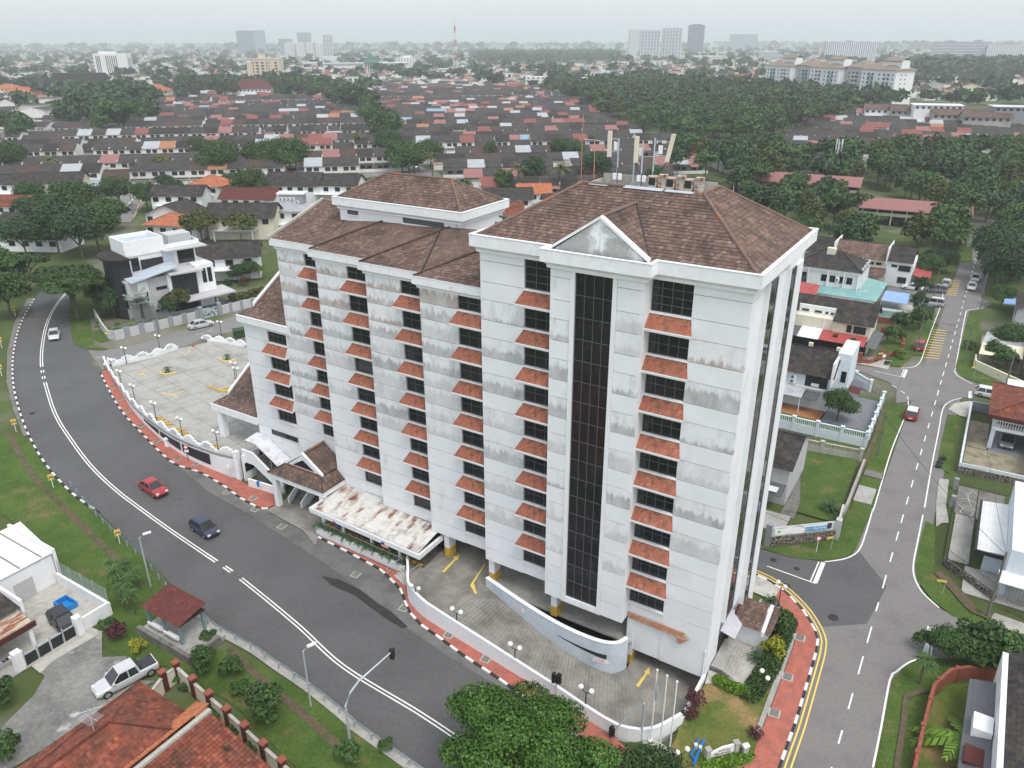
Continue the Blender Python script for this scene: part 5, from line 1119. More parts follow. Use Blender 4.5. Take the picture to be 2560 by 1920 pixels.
bx(h,'side_wing',4.72,6.6,2.5,9,0,8.6,'wall_pale_blue');bx(h,'party_wall',-1.6-4.4,-5.7,-1,8.4,5.0,8.9,'wall_white');bx(h,'verge_wall',4.72,5.0,-.8,2.5,4.6,8.0,'wall_white')
for x0,x1 in((-4.9,-1.6),(1.2,4.3)):bx(h,'balcony_recess',x0,x1,-.06,-.01,3.6,5.3,'wall_dark');bx(h,'balcony_grille',x0+.9,x0+2.0,-.1,-.065,3.7,4.2,'wall_white')
ac(h,-.9,-.02,4.4);ac(h,-.9,-.02,3.7);bx(h,'string_course',-6,4.7,-.15,-.001,3.2,3.45,'wall_white')
sheet(h,[(-5.3,-2.8,2.75),(1.5,-2.8,2.75),(1.5,0,3.45),(-5.3,0,3.45)],'sheet_grey');sheet(h,[(1.55,-2.2,2.5),(3.6,-2.2,2.5),(3.6,0,2.9),(1.55,0,2.9)],'sheet_dark')
for i,y in enumerate((1.0,3.6,6.2)):sheet(h,[(6.65,y,2.6),(8.3,y,2.4),(8.3,y+2.3,2.4),(6.65,y+2.3,2.6)],'sheet_dark' if i!=1 else 'roof_maroon')
for x,y in((1.3,-2.6),(-5.1,-2.6),(8.1,1.2)):mb=MB();mb.tube([(x,y,0),(x,y,2.6)],.06,6);mb.build('post','wall_white',h)
bx(h,'porch_floor',-5.5,4.5,-3.6,-.01,0,.15,'tile_orange');bx(h,'window',5.6,6.3,2.44,2.49,4.2,5.9,'glass_dark')
bx(h,'side_yard',4.8,11.2,-3.5,8,0,.12,'paving_grey');bx(h,'front_lawn',-6,11.2,-8.2,-3.62,0,.1,'grass')
balustrade(h,[(-1.2,-8.5),(11.5,-8.2)],.25,1.0,.85,'wall_pale_blue');balustrade(h,[(11.5,-8.2),(11.3,8.0)],.25,.7,.7,'wall_pale_blue',2.6);balustrade(h,[(8.9,11.4),(6.3,14.0)],.1,.9,.8,'wall_pale_blue',3)
g_=MB();[g_.tube([(11.2-.6*i,8.2+.8*i,.1),(11.2-.6*i,8.2+.8*i,1.5)],.02,4)for i in range(5)];g_.tube([(11.2,8.2,1.5),(8.8,11.4,1.5)],.025,4);g_.tube([(11.2,8.2,.6),(8.8,11.4,.6)],.025,4);stuff(g_.build('gate','black_metal',h))
mb=MB();mb.tube([(-5.8,3.2,8.9),(-5.8,3.2,9.3)],.04,5);mb.ball((-5.7,3.0,9.5),.45,10,6,sc=(1,.35,1));mb.build('satellite_dish','sign_white',h)
bx(h,'rear_row_wall',-14,-6.1,1,9,0,5.2,'wall_white');gable(h,-14,-6.2,1,9,5.2,7.6,'roof_dark',tw=.4)
h=HU('terrace_house','long dark roofed terrace with red metal canopy and brick garden fence',-8.5,87)
bx(h,'wall',-9,7.3,0,8.5,0,5.5,'wall_cream');mb=MB()
tiles(mb,[(-9.2,2.4,6.9),(7.9,2.4,6.9),(7.9,4.4,8.2),(-9.2,4.4,8.2)],.36,.35,.03,seed=5);tiles(mb,[(1.2,-.6,5.4),(7.9,-.6,5.4),(7.9,2.5,6.95),(1.2,2.5,6.95)],.36,.35,.03,seed=6);tiles(mb,[(-9.2,-.6,5.4),(-5.2,-.6,5.4),(-5.2,2.5,6.95),(-9.2,2.5,6.95)],.36,.35,.03,seed=7);tiles(mb,[(7.9,9,5.3),(-9.2,9,5.3),(-9.2,4.4,8.2),(7.9,4.4,8.2)],.36,.35,.03,seed=8)
mb.build('roof','roof_dark',h);bx(h,'upper_wall',-5.1,1.1,2.0,2.38,4.6,6.9,'wall_white')
for x in(-4.6,-2.4,-.6,.3):wn(h,x,x+(1.2 if x<-2 else.5),5.75,6.15,1.95,2,1)
bx(h,'front_wall',1.3,7.2,-.2,-.01,3.5,5.4,'wall_cream');wn(h,3.6,4.4,3.8,5.1,-.25,1,1);wn(h,4.7,6.7,3.8,5.1,-.25,4,1)
sheet(h,[(-.2,-3.6,2.8),(7.2,-3.6,2.8),(7.2,-.1,3.5),(-.2,-.1,3.5)],'sheet_red','red_canopy');sheet(h,[(-.2,-.08,3.5),(1.2,-.08,3.5),(1.2,1.95,4.0),(-.2,1.95,4.0)],'sheet_red','red_canopy')
for x,y in((1.8,-1.4),(4.8,-2.0)):bx(h,'skylight',x,x+.8,y-.7,y+.5,3.2,3.42,'leaf_olive')
sheet(h,[(-3.8,-3.6,2.75),(-.25,-3.6,2.75),(-.25,1.9,4.0),(-3.8,1.9,4.0)],'sheet_clear','clear_canopy');sheet(h,[(-6.5,-3.6,2.75),(-3.85,-3.6,2.75),(-3.85,1.9,3.8),(-6.5,1.9,3.8)],'sheet_dark','grey_canopy');sheet(h,[(7.3,-3.0,2.6),(9.0,-2.6,2.4),(9.0,6,2.6),(7.3,6,2.9)],'sheet_dark','side_canopy');bx(h,'party_wall',-.35,-.15,-.1,2.0,3.4,5.6,'wall_white')
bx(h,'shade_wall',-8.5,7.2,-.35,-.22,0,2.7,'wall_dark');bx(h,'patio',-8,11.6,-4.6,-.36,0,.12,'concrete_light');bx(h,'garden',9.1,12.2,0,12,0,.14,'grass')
for x in(-1.4,3.2):bx(h,'gate_pillar',x,x+.7,-4.9,-4.3,0,2.3,'wall_cream')
bx(h,'sliding_gate',-.6,3.1,-4.65,-4.55,.1,1.9,'wood_dark');wall_line(h,[(7.0,-4.0),(8.6,-3.6),(12.4,4.6),(12.0,12)],0,.8,.3,'brick_red','brick_fence')
for x,y in((7.0,-4.0),(9.9,-.8),(12.4,4.6),(11.4,11.8),(8.2,11.9)):bx(h,'brick_pillar',x-.3,x+.3,y-.3,y+.3,0,1.9,'brick_red')
h=HU('white_house','big white two storey house with dark hip roof above turquoise lean-to roofs',-14,116)
bx(h,'wall',-7,6,0,9.5,0,6.8,'wall_white');hip(h,-7,6,0,9.5,6.9,9.6,'roof_dark',.5,.5);bx(h,'eave_band',-7.3,6.3,-.3,-.01,6.3,6.85,'wall_white');bx(h,'chimney',-1.6,.1,3.6,5.0,8.8,10.3,'wall_cream')
for x in(-3.9,.0,3.2,5.9):bx(h,'pilaster',x-.13,x+.13,-.45,-.02,2.8,6.6,'wall_white')
for x in(-5.4,-1.3,.4,2.3,3.7):wn(h,x,x+1.1,4.2,5.6,-.04,2,1)
ac(h,1.55,-.02,4.6)
for y in(1.5,4,6.5,9):bx(h,'pilaster',6.02,6.5,y-.13,y+.13,3.0,7.6,'wall_white')
sheet(h,[(-1.5,-3.9,2.6),(10.4,-3.9,2.6),(6.2,0,3.3),(-1.5,0,3.3)],'sheet_turq','skirt_roof');sheet(h,[(10.4,-3.9,2.6),(10.4,11,2.6),(6.2,11,3.3),(6.2,0,3.3)],'sheet_turq','skirt_roof');bx(h,'annex_wall',-1.4,10.0,-3.6,-3.4,0,2.6,'wall_white')
for x in(1.5,3,5.2):ac(h,x,-3.62,1.5)
sheet(h,[(-8,-9.5,3.4),(-.5,-10,3.0),(-.5,-4.2,4.4),(-8,-4.2,4.6)],'sheet_red','red_roof');bx(h,'link_wall',-7.8,-.8,-9.3,-4.3,0,2.95,'wall_grey');gable(h,-9,-4.5,-3.2,-.1,3.6,5.2,'roof_dark',tw=.5)
sheet(h,[(10.9,-1.2,2.3),(15.8,-1.4,2.3),(15.4,5.6,2.5),(10.9,5.4,2.6)],'sheet_blue','blue_canopy');bx(h,'forecourt',10.5,16.6,-8,6,0,.1,'concrete_light');bx(h,'turquoise_fence',10.6,16.6,-5.0,-4.9,.1,1.4,'sheet_turq');bx(h,'white_railing',10.8,16.4,-2.6,-2.55,.5,1.2,'sign_white');bx(h,'brick_fence',10.6,16.6,-9,-8.7,0,1.2,'brick_red')
for x in(11.0,15.6):mb=MB();mb.tube([(x,-1.1,0),(x,-1.1,2.3)],.05,5);mb.build('post','sign_white',h)
h=HU('terrace_house','brown and black roofed white terrace behind the turquoise roofs',-10,135)
for i,(x0,x1,m,w_)in enumerate(((-14,-6.6,'roof_dark','wall_white'),(-6.5,-.2,'roof_brown','wall_cream'),(-.1,4.6,'roof_brown','wall_cream'),(4.7,10,'roof_dark','wall_white'))):
 bx(h,'wall',x0,x1,0,8,0,5.8,w_);gable(h,x0+.4,x1-.4,0,8,5.8,8.2,m,tw=.5,wall=w_);bx(h,'party_wall',x1-.1,x1+.1,-.8,7.5,4.8,8.5 if i%2==0 else 5.2,'wall_white')
 wn(h,x0+1,x0+2.2,4.3,4.9,-.02,2,1);wn(h,x0+2.6,x0+3.8,4.3,4.9,-.02,2,1)
 if i<3:gable(h,x0+.2,x1-.2,-3.5,0,2.7,3.6,m,tw=.5,ridge_at=.95)
wn(h,7.2,9.6,3.6,4.9,-.06,3,1);wn(h,7.4,9.2,.9,2.3,-.06,3,1);sheet(h,[(10.2,1.0,2.9),(13.8,-1.0,2.5),(13.5,9,2.6),(10.2,9,3.0)],'sheet_red','carport_roof')
for x,y in((13.4,-.7),(13.2,8.6),(10.6,1.2)):mb=MB();mb.tube([(x,y,0),(x,y,2.6)],.06,5);mb.build('post','metal_grey',h)
h=HU('grey_house','small grey house with dark tiled roof between the tower and the grass plot',-5,31)
bx(h,'wall',-4,3.9,.3,10,0,5.0,'wall_grey_light');gable(h,-4,3.9,.3,10,5.0,7.0,'roof_dark',tw=.3,wall='wall_grey_light');bx(h,'dark_recess',-1.5,2.0,.2,.29,1.5,4.2,'wall_dark');sheet(h,[(-3,-2,2.4),(3.8,-2,2.4),(3.8,.2,2.8),(-3,.2,2.8)],'sheet_dark','lean_to')
bx(h,'clear_panel',1.6,3.2,-1.8,-.6,2.66,2.72,'sheet_white');bx(h,'concrete_yard',3.95,5.5,-2,12,0,.08,'concrete_dark');bx(h,'front_yard',-4,5.2,-6.0,-2.1,0,.3,'concrete')
struct(drape('grass_plot',[uvw(*q).xy for q in((-2.6,46.2),(4.4,47.2),(4.9,33.7),(4.6,30.5),(.6,30.5),(.4,33))],.16,'grass',2))
pw=HU('plot_wall','weathered grey balustrade wall round the empty grass plot',0,40)
balustrade(pw,[(-5,6.4),(4.6,7.4)],.1,.8,.7,'concrete_light',4.2);wall_line(pw,[(5.2,6),(5.3,-6),(5.0,-11.5)],0,1.1,.25,'concrete','wall');bx(pw,'drain_slab',5.6,7.8,3.5,5.0,0,.2,'concrete_dark');bx(pw,'entrance_slab',5.6,7.6,-3.4,.6,0,.2,'concrete')
bw=HU('boundary_wall','grey wall on rubble stone with a property banner at the street corner',-.5,22.5)
d_=Vector((5.9,5.2));ang_=math.atan2(d_.y,d_.x)
wall_line(bw,[(0,0),(5.9,5.2),(5.7,9)],0,1.15,.5,'rubble','stone_base');wall_line(bw,[(.05,.05),(5.85,5.2),(5.65,9)],1.15,1.05,.22,'wall_grey_light','wall');bx(bw,'gate_post',-.5,.1,-.35,.35,0,2.7,'wall_grey');bx(bw,'gate_post',5.6,6.2,4.8,5.5,0,2.5,'wall_grey_light')
gt=MB();[gt.tube([(-.6-.2*i,-.1+.05*i,.6),(-.6-.2*i,-.1+.05*i,1.9)],.02,4)for i in range(8)];gt.tube([(-.5,0,1.9),(-2.2,.3,1.9)],.025,4);gt.tube([(-.5,0,1.2),(-2.2,.3,1.2)],.025,4);stuff(gt.build('iron_gate','black_metal',bw))
M('banner_white',(.78,.79,.80),var=.05,rough=.6);M('banner_blue',(.05,.33,.62),var=.05,rough=.6);M('banner_green',(.2,.5,.06),var=0,rough=.6);M('ink',(.05,.05,.06),var=0)
bn=thing('banner','white and blue property banner tied to the grey corner wall','banner',uvw(-.5,22.5),YAW+ang_)
mb=MB();sag=lambda x:2.22-.12*math.sin(x*1.5)**2*(1 if x<3.8 else.1);xs_=[.3+i*.25 for i in range(28)]
for p,q in zip(xs_,xs_[1:]):mb.face([(p,-.15,sag(p)-.85),(q,-.15,sag(q)-.85),(q,-.16,sag(q)),(p,-.16,sag(p))])
mb.build('cloth','banner_white',bn);b_=bx(bn,'blue_panel',3.9,6.4,-.19,-.17,1.45,1.98,'banner_blue');text_sign('011 35678946',.42,'lettering','sign_white',b_,(5.15,-.2,1.72),(R(90),0,0));bx(bn,'green_mark',.7,1.0,-.19,-.17,1.6,1.9,'banner_green');bx(bn,'agent_picture',6.42,6.95,-.19,-.17,1.5,2.2,'ink')
h=HU('red_roof_house','white house with red tiled roof and open garage across the lane',24,66)
bx(h,'wall',-4.6,8,-2,8,2.9,5.2,'wall_pale_blue');hip(h,-6,8,-6.5,5,5.2,7.2,'roof_red',.4,.28);bx(h,'red_fascia',-6.5,8.4,-7.1,-6.95,4.75,5.25,'roof_maroon');bx(h,'balcony',-5.6,8,-6.2,-5.9,2.9,3.3,'wall_white');bx(h,'dark_glass',-5.2,8,-5.2,-5.0,3.4,5.0,'glass_dark')
rl=MB();[rl.box(-5.5+i*.3,-5.4+i*.3,-6.15,-6.05,3.3,4.2)for i in range(40)];rl.box(-5.6,6.6,-6.2,-6.0,4.2,4.32);stuff(rl.build('balcony_railing','wall_white',h))
for x in(-5.6,-1.2):bx(h,'garage_pier',x,x+.5,-6,-5.4,0,2.9,'wall_pale_blue')
bx(h,'garage_back',-5,8,2,2.2,0,2.9,'wall_dark');bx(h,'garage_slab',-5.6,8,-5.85,2,2.7,2.89,'wall_white');bx(h,'garage_floor',-5.4,4,-7,2,0,.1,'paving_grey');bx(h,'side_house',-.6,8,-14,-6.5,0,2.6,'wall_pale_blue');sheet(h,[(-1,-14.5,2.6),(8,-14.5,2.6),(8,-8.4,3.2),(-1,-8.4,3.2)],'roof_maroon','lower_roof')
bx(h,'yard',-8,-.7,-14.6,-7.1,0,.12,'dirt');bx(h,'planting_bed',-8,-5.6,-6.9,2,0,.13,'dirt');wall_line(h,[(-8.3,6),(-8.3,-15),(2,-14.6),(8,-14.3)],0,1.3,.25,'wall_pale_blue','boundary_wall');wall_line(h,[(-8.5,-15.2),(8,-14.5)],-.05,.9,.25,'rubble','stone_base');bx(h,'gate_wall',-8.2,-4.4,5.9,6.2,0,1.5,'wall_grey');struct(drape('driveway',[p.xy for p in ats('a6',[(1725,990),(1760,950),(1860,935),(1990,955),(1960,975),(1860,985),(1840,1040),(1800,1030)])],.09,'concrete_light',2))
h=HU('white_sheet_house','low house with long white metal roof and black iron fence beyond the lane',21,33)
sheet(h,[(-2.6,-4.2,2.7),(-.1,-4.2,3.0),(-.1,6.6,3.0),(-2.6,6.6,2.7)],'sheet_white','metal_roof',.12);bx(h,'roof_edge',-2.8,1,-4.4,-4.22,2.4,2.8,'wall_dark');bx(h,'roof_edge',-2.82,-2.62,-4.2,6.6,2.4,2.78,'wall_dark');bx(h,'wall',-.08,9,-7,8,0,5.4,'wall_pale_blue');gable(h,1.6,9,-5,8,5.4,7.4,'roof_dark','y',tw=.4)
bx(h,'entrance_wall',-1.8,-.09,-3.4,-3.2,0,2.3,'wall_pale_blue');sheet(h,[(-.6,-8.8,2.6),(4,-8.8,2.6),(4,-7,2.9),(-.6,-7,2.9)],'sheet_white','porch_roof');bx(h,'shutter',.4,2.2,-7.06,-7.01,.1,2.2,'sheet_grey')
bx(h,'crazy_paving',-5,-2.9,7,14,0,.12,'concrete_dark');bx(h,'yard_slab',-4.8,-2.9,-3.2,6.9,0,.11,'concrete');bx(h,'yard_slab',-2.8,-.1,6.7,14,0,.11,'concrete_dark');bx(h,'porch_slab',-3.2,6,-8.5,-3.6,0,.12,'concrete');
ck=MB()
for q in([(-4.9,13.0),(-3.9,12.2),(-3.4,13.4),(-2.9,12.6)],[(-4.9,10.5),(-3.8,11.1),(-3.9,12.2)],[(-3.8,11.1),(-2.9,10.6)],[(-4.4,7.3),(-4.2,8.7),(-4.9,9.2)],[(-4.2,8.7),(-3.4,9.4),(-3.8,11.1)],[(-3.4,9.4),(-2.95,8.6)],[(-3.3,7.1),(-3.1,8.2),(-4.2,8.7)]):stripe(ck,[Vector(p)for p in q],.09,0,zf=lambda x,y:.13)
ck.build('paving_joints','concrete_light',h);wall_line(h,[(-5.2,-4.2),(-.4,-8.4)],-.05,.9,.3,'rubble','stone_wall')
def iron(root,pts,zb,hh,mat='black_metal',sp=.16):
 m2=MB();P=[Vector(p)for p in pts]
 for a_,b_ in zip(P,P[1:]):
  for z in(.1,hh):m2 .tube([(a_.x,a_.y,zb+z),(b_.x,b_.y,zb+z)],.022,4)
 for p,a_ in walk(P,sp):m2 .tube([(p.x,p.y,zb),(p.x,p.y,zb+hh)],.012,4)
 stuff(m2 .build('iron_fence',mat,root))
iron(h,[(-5.2,-4.2),(-.4,-8.4)],.85,1.1);iron(h,[(-5.3,-4.2),(-5.3,7.4)],.1,1.3);iron(h,[(-5.3,14.3),(1,14.2)],.1,1.4);iron(h,[(.4,-9.3),(4,-10.2)],.1,1.2)
for y in(8.4,13.0):bx(h,'gate_post',-5.6,-5.1,y-.25,y+.25,0,1.5,'wall_grey')
struct(drape('driveway',[p.xy for p in ats('h8',[(30,30),(130,40),(100,300),(130,480),(60,480),(0,520),(0,260)])],.085,'concrete',2));struct(drape('driveway',[p.xy for p in ats('h8',[(510,1500),(590,1390),(760,1450),(900,1500),(900,1660),(700,1560)])],.085,'concrete',2))
h=HU('yellow_wall_house','house with faded carport sheets behind a long pale yellow wall',20,92)
wall_line(h,[(-4.9,1.5),(-4.8,-1.6),(2.4,-8),(9,-12)],0,1.5,.3,'wall_yellow','boundary_wall');sheet(h,[(-4.6,-.6,2.4),(1.6,-.4,2.6),(1.6,5,3.0),(-4.4,5,2.6)],'wall_yellow','carport_sheet');sheet(h,[(-4.4,5.05,2.6),(2.5,5.05,2.8),(2.5,11,3.1),(-4,11,2.8)],'sheet_grey','carport_sheet');bx(h,'house_wall',3,10,-4,9,0,5.2,'wall_white');gable(h,2.6,10,-4,9,5.2,7.4,'roof_maroon','y',tw=.5);sheet(h,[(1.6,-5,2.6),(3,-5,3.2),(3,1,3.2),(1.6,1,2.6)],'roof_maroon','lean_to')
for x,y in((-4.3,-.4),(1.4,-.2),(-4,10.6)):mb=MB();mb.tube([(x,y,0),(x,y,2.5)],.06,5);mb.build('post','metal_grey',h)
bx(h,'dirt_yard',-4.5,3,-.5,17,0,.1,'dirt')
for x0 in(0,3):bx(h,'wall_window',-1.4+x0*1.0,-1.2+x0,-4.9-x0*.9,-4.7-x0*.9,.7,1.0,'wall_dark')
h=HU('blue_shed_house','grey house with dark roof behind the corrugated metal fence',24,118)
bx(h,'wall',-4,8,-6,6,0,5.2,'wall_grey_light');gable(h,-4,8,-6,6,5.2,7.6,'roof_dark','y',tw=.5);sheet(h,[(-6,6.5,2.4),(-1,6.5,2.6),(-1,14,2.8),(-6,14,2.6)],'sheet_blue','blue_shed');bx(h,'upper_window',-4.06,-4.01,-3,2,3,4.6,'wall_dark')
mf=HU('metal_fence','grey corrugated metal fence panels on the verge beyond the lane',16.5,104)
for i in range(9):sheet(mf,[(-.3+i*.95,.2*i,.3),(.58+i*.95,.2*i+.18,.3),(.58+i*.95,.2*i+.2,2.1),(-.3+i*.95,.2*i+.02,2.1)],'sheet_grey','fence_panel',.04)
h=HU('brown_house','old house with dark roof and weathered white gable wall beside the brick walled lawn',24,3)
bx(h,'gable_wall',-3.2,-2.8,-7,8,0,4.6,'stain_grey');gable(h,-2.7,8,-8,8,4.4,6.4,'roof_dark','y',tw=.35);bx(h,'house_wall',-2.7,8,-8,8,0,4.3,'wall_cream');sheet(h,[(-5.2,-7,2.3),(-3.25,-7,2.8),(-3.25,6.2,2.8),(-5.0,6.2,2.3)],'sheet_dark','lean_to');bx(h,'white_hatch',-4.6,-3.3,-.4,1.4,2.3,3.3,'wall_white');bx(h,'red_step',-4.9,-3.6,-3.4,-1.6,2.4,2.7,'roof_maroon')
bw2=HU('brick_wall','curved dark red brick garden wall at the cross street corner',18,6)
wall_line(bw2,[(-1.7,-8),(-1.6,-4),(-1.4,.5),(-1.3,2.0),(-.3,4.6),(1.0,5.8),(2.6,6.4),(4.0,7.4)],0,1.5,.25,'brick_red','wall');struct(drape('garden_lawn',[uvw(*q).xy for q in((16.5,-2),(16.7,7.5),(18,10.4),(20.6,12.2),(21.6,12.8),(20.6,8),(20.4,-2))],.14,'grass_dry',2))
for x,y in((-1.7,-6),(-1.6,-3),(-1.4,.2),(-1.0,2.9),(.2,5.1),(1.9,6.15)):bx(bw2,'wall_pier',x-.18,x+.18,y-.18,y+.18,0,1.58,'brick_red')
# ================================================================ bottom-left houses
struct(drape('old_lane',[p.xy for p in ats('h6',[(290,1500),(640,1340),(900,1160),(1010,1190),(1010,1440),(1250,1430),(1264,1659)])]+[p.xy for p in ats('a7',[(1000,1090),(900,1140),(680,1260),(430,1440),(200,1580),(0,1700),(-300,1800),(-300,1400),(0,1400),(220,1180),(290,1060)])],.075,'road_old',2));struct(drape('drive_apron',[p.xy for p in ats('h6',[(290,1510),(900,1145),(1020,1190),(520,1480),(400,1600)])],.09,'concrete_light',2))
h=HU('white_sheet_roof_house','white house with flat white metal roof and walled concrete yard by the grass verge',-60,-24)
sheet(h,[(-8.2,-12,3.45),(.1,-12,3.45),(.1,2.6,3.6),(-8.2,3.8,3.6)],'sheet_white','metal_roof',.1)
for i in range(6):mb=MB();y=-9+i*2.1;mb.box(-8.1,0,y-.04,y+.04,3.62,3.66);mb.build('roof_seam','frame_grey',h)
bx(h,'wall',-8,0,-12,2.4,0,3.35,'wall_white');bx(h,'door',.01,.06,-1.6,.2,0,2.2,'wall_grey_light');bx(h,'verge_wall',-8.2,.15,2.5,2.8,0,3.9,'wall_white');bx(h,'yard',.1,9.2,-5.6,2.4,0,.1,'concrete_light');bx(h,'yard_wall',.2,9.0,2.2,2.45,0,1.3,'wall_white');bx(h,'yard_wall',8.9,9.15,-.6,2.15,0,1.5,'wall_white')
mh=MB();mh.face([(.3,2.5,1.3),(8.4,2.5,1.3),(8.4,2.6,2.6),(.3,2.6,2.6)]);M('mesh_wire',(.30,.36,.36),var=0,rough=.5);m_=MT['mesh_wire'];m_.node_tree.nodes['Principled BSDF'].inputs['Alpha'].default_value=.45;mh.build('wire_mesh','mesh_wire',h)
for x in(.3,2.3,4.3,6.3,8.4):mb=MB();mb.tube([(x,2.55,1.2),(x,2.6,2.65)],.03,5);mb.build('mesh_post','galv',h)
bx(h,'gate_post',8.7,9.4,-1.1,-.5,0,2.0,'wall_white');bx(h,'gate_post',8.6,9.3,-6.5,-5.8,0,2.0,'wall_white')
for i in range(4):o=bx(h,'gate_panel',9.0,9.06,-5.7+i*1.15,-4.65+i*1.15,.1,1.15,'wall_dark');bx(o,'gate_bar',8.98,9.08,-5.72+i*1.15,-5.64+i*1.15,.05,1.6,'galv');bx(o,'gate_rail',8.99,9.07,-5.7+i*1.15,-4.65+i*1.15,1.2,1.32,'galv')
M('tub_blue',(.02,.22,.55),var=.06,rough=.5);tb=HU('plastic_tub','bright blue plastic tub on the white concrete yard',-55.6,-23.4,'tub',.11);q=MB()
q.prism([(-.9,-.6),(.9,-.6),(.9,.6),(-.9,.6)],0,.06)
for a_ in((-.95,-.85,-.65,.65),(.85,.95,-.65,.65),(-.85,.85,-.65,-.55),(-.85,.85,.55,.65)):q.box(*a_,.0,.62)
q.build('tub_shell','tub_blue',tb)
bx(h,'wall_condenser',.05,.45,-5.0,-4.1,1.6,2.2,'sign_white')
h2=HU('rusty_porch_house','old house with dark tiles, rusty porch sheets and red fascia beside the white yard',-55.3,-31.0)
mb=MB();tiles(mb,[(-6,3.6,3.9),(-6,-4,3.9),(.5,-4,3.2),(.5,3.6,3.2)],.36,.3,.03,seed=9);mb.build('roof','roof_dark',h2);bx(h2,'wall',-6,-.2,-4,3.5,0,3.1,'wall_white');bx(h2,'verge_wall',-6,.6,3.6,3.85,2.6,4.0,'wall_white');sheet(h2,[(.5,-4,3.0),(2.6,-4,2.7),(2.6,3.4,2.7),(.5,3.4,3.0)],'sheet_rust','porch_sheet');bx(h2,'red_fascia',2.62,2.75,-4,3.6,2.2,2.75,'roof_maroon');bx(h2,'porch_floor',-.1,4.6,-6,3.4,0,.12,'concrete')
for y in(2.9,-2.6):bx(h2,'porch_post',2.3,2.6,y,y+.3,0,2.3,'wall_white')
bx(h2,'gate_canopy',3.2,5.4,-7.6,-5.6,2.3,2.42,'concrete_light');bx(h2,'gate_post',4.4,4.9,-4.4,-3.9,0,2.0,'wall_white');iron(h2,[(4.7,-4.4),(4.7,-7)],.1,1.5);bx(h2,'blue_cover',3.2,4.2,-7.4,-4.6,.9,1.0,'sheet_blue');bx(h2,'dark_wall',5.0,5.2,-10,-5.6,0,1.2,'wall_dark')
cr=MB();[cr.tube([(3.2,-.6+y,.2),(3.2,-.6+y,1.0)],.02,4)for y in(0,2.4)];cr.tube([(3.2,-.6,1.0),(3.2,1.8,1.0)],.02,4);ld=thing('clothes_rack','clothes drying rack with hanging laundry behind the black gate','clothes rack',h2 .location,YAW);cr.build('frame','galv',ld)
for i,m in enumerate(('sign_white','sheet_blue','roof_maroon','wall_dark','sign_white','sheet_red','wall_dark','sign_white')):bx(ld,'garment',3.05,3.35,-.5+i*.28,-.28+i*.28,.95,1.06-.02*(i%3),m)
h=HU('red_tiled_house','large bungalow with weathered red clay tile roofs behind the cream pillared wall',-32,-33)
hip(h,-5.2,4.2,-16,5.4,3.2,6.4,'roof_red',.4,.26,.33)
mb=MB();tiles(mb,[(1.2,6.3,4.25),(1.2,-14,4.25),(2.7,-14,4.95),(2.7,6.3,4.95)],.33,.26,.05,seed=13);mb.build('roof','roof_orange',h)
mb=MB();tiles(mb,[(9.4,-14,2.6),(9.4,6.0,2.6),(3.1,6.0,4.5),(3.1,-14,4.5)],.33,.26,.05,seed=14);mb.build('roof','roof_red',h)
bx(h,'ridge_beam',2.75,3.08,-14,6.1,4.3,4.75,'concrete_light');bx(h,'wall',-4.8,8.6,-15,5.0,0,2.9,'wall_cream')
an=MB();an.tube([(-1.0,-.2,5.6),(-1.0,-.2,8.2)],.035,5)
for k in range(9):an.tube([(-1.7+k*.18,-.75,7.3+k*.03),(-1.7+k*.18,.35,7.3+k*.03)],.014,4)
an.tube([(-1.8,-.2,7.3),(-.1,-.2,7.6)],.02,4);an.tube([(-1.5,-.9,8.0),(-.6,.6,8.0)],.02,4)
for k in range(6):an.tube([(-1.5+k*.16,-.9+k*.28+.3,7.7),(-1.5+k*.16,-.9+k*.28+.3,8.2)],.012,4)
stuff(an.build('aerial','galv',h));mb=MB();mb.tube([(.6,3.6,4.2),(.6,3.6,5.0)],.08,6);mb.build('vent_pipe','roof_orange',h);bx(h,'patio',-3.0,3.5,5.6,8.6,0,.1,'tile_orange')
cw=thing('pillared_wall','cream garden wall with red-brown pillars along the grass verge','wall',(0,0,0));wp=[at('a7',x,y,2.05).xy for x,y in((945,1150),(1040,1025),(1125,965),(1235,1065),(1340,1160),(1455,1260),(1570,1365),(1690,1480),(1810,1590),(1930,1700))]
for a_,b_ in zip(wp,wp[1:]):wall_line(cw,[a_,b_],0,1.45,.18,'wall_cream','wall_panel');wall_line(cw,[a_,b_],1.45,.14,.26,'concrete_light','coping')
for p in wp:mb=MB();mb.box(-.24,.24,-.24,.24,0,2.0);o=mb.build('pillar','roof_maroon',cw,loc=(p.x,p.y,0),rz=R(-40));mb=MB();mb.box(-.3,.3,-.3,.3,2.0,2.12);mb.build('cap','brick_red',o)
sh=HU('bus_shelter','maroon roofed bus shelter on a stone platform beside the crash barrier',-43.5,-19.6,'shelter')
mb=MB();tiles(mb,[(-2.7,-1.7,2.75),(2.7,-1.7,2.75),(2.7,1.4,3.35),(-2.7,1.4,3.35)],.3,.3,.02,seed=15);mb.build('roof','roof_maroon',sh);bx(sh,'roof_frame',-2.6,2.6,-1.5,1.2,2.6,2.68,'wood_dark');wall_line(sh,[(-2.8,-2.3),(4.6,-2.3),(4.6,.8)],-.1,1.0,.4,'concrete_dark','platform_wall');bx(sh,'platform',-2.8,4.6,-2.1,1.4,0,.5,'concrete')
M('green_post',(.16,.25,.25),var=.1,rough=.6)
for x in(-2.3,0,2.3):
 for y in(-1.4,1.0):bx(sh,'post',x-.12,x+.12,y-.12,y+.12,.5,2.6,'green_post')
for x in(-2.1,.2):bx(sh,'bench',x,x+1.8,-1.6,-1.2,.85,.95,'wall_white');bx(sh,'bench_back',x,x+1.8,-1.75,-1.65,1.05,1.35,'wall_white')
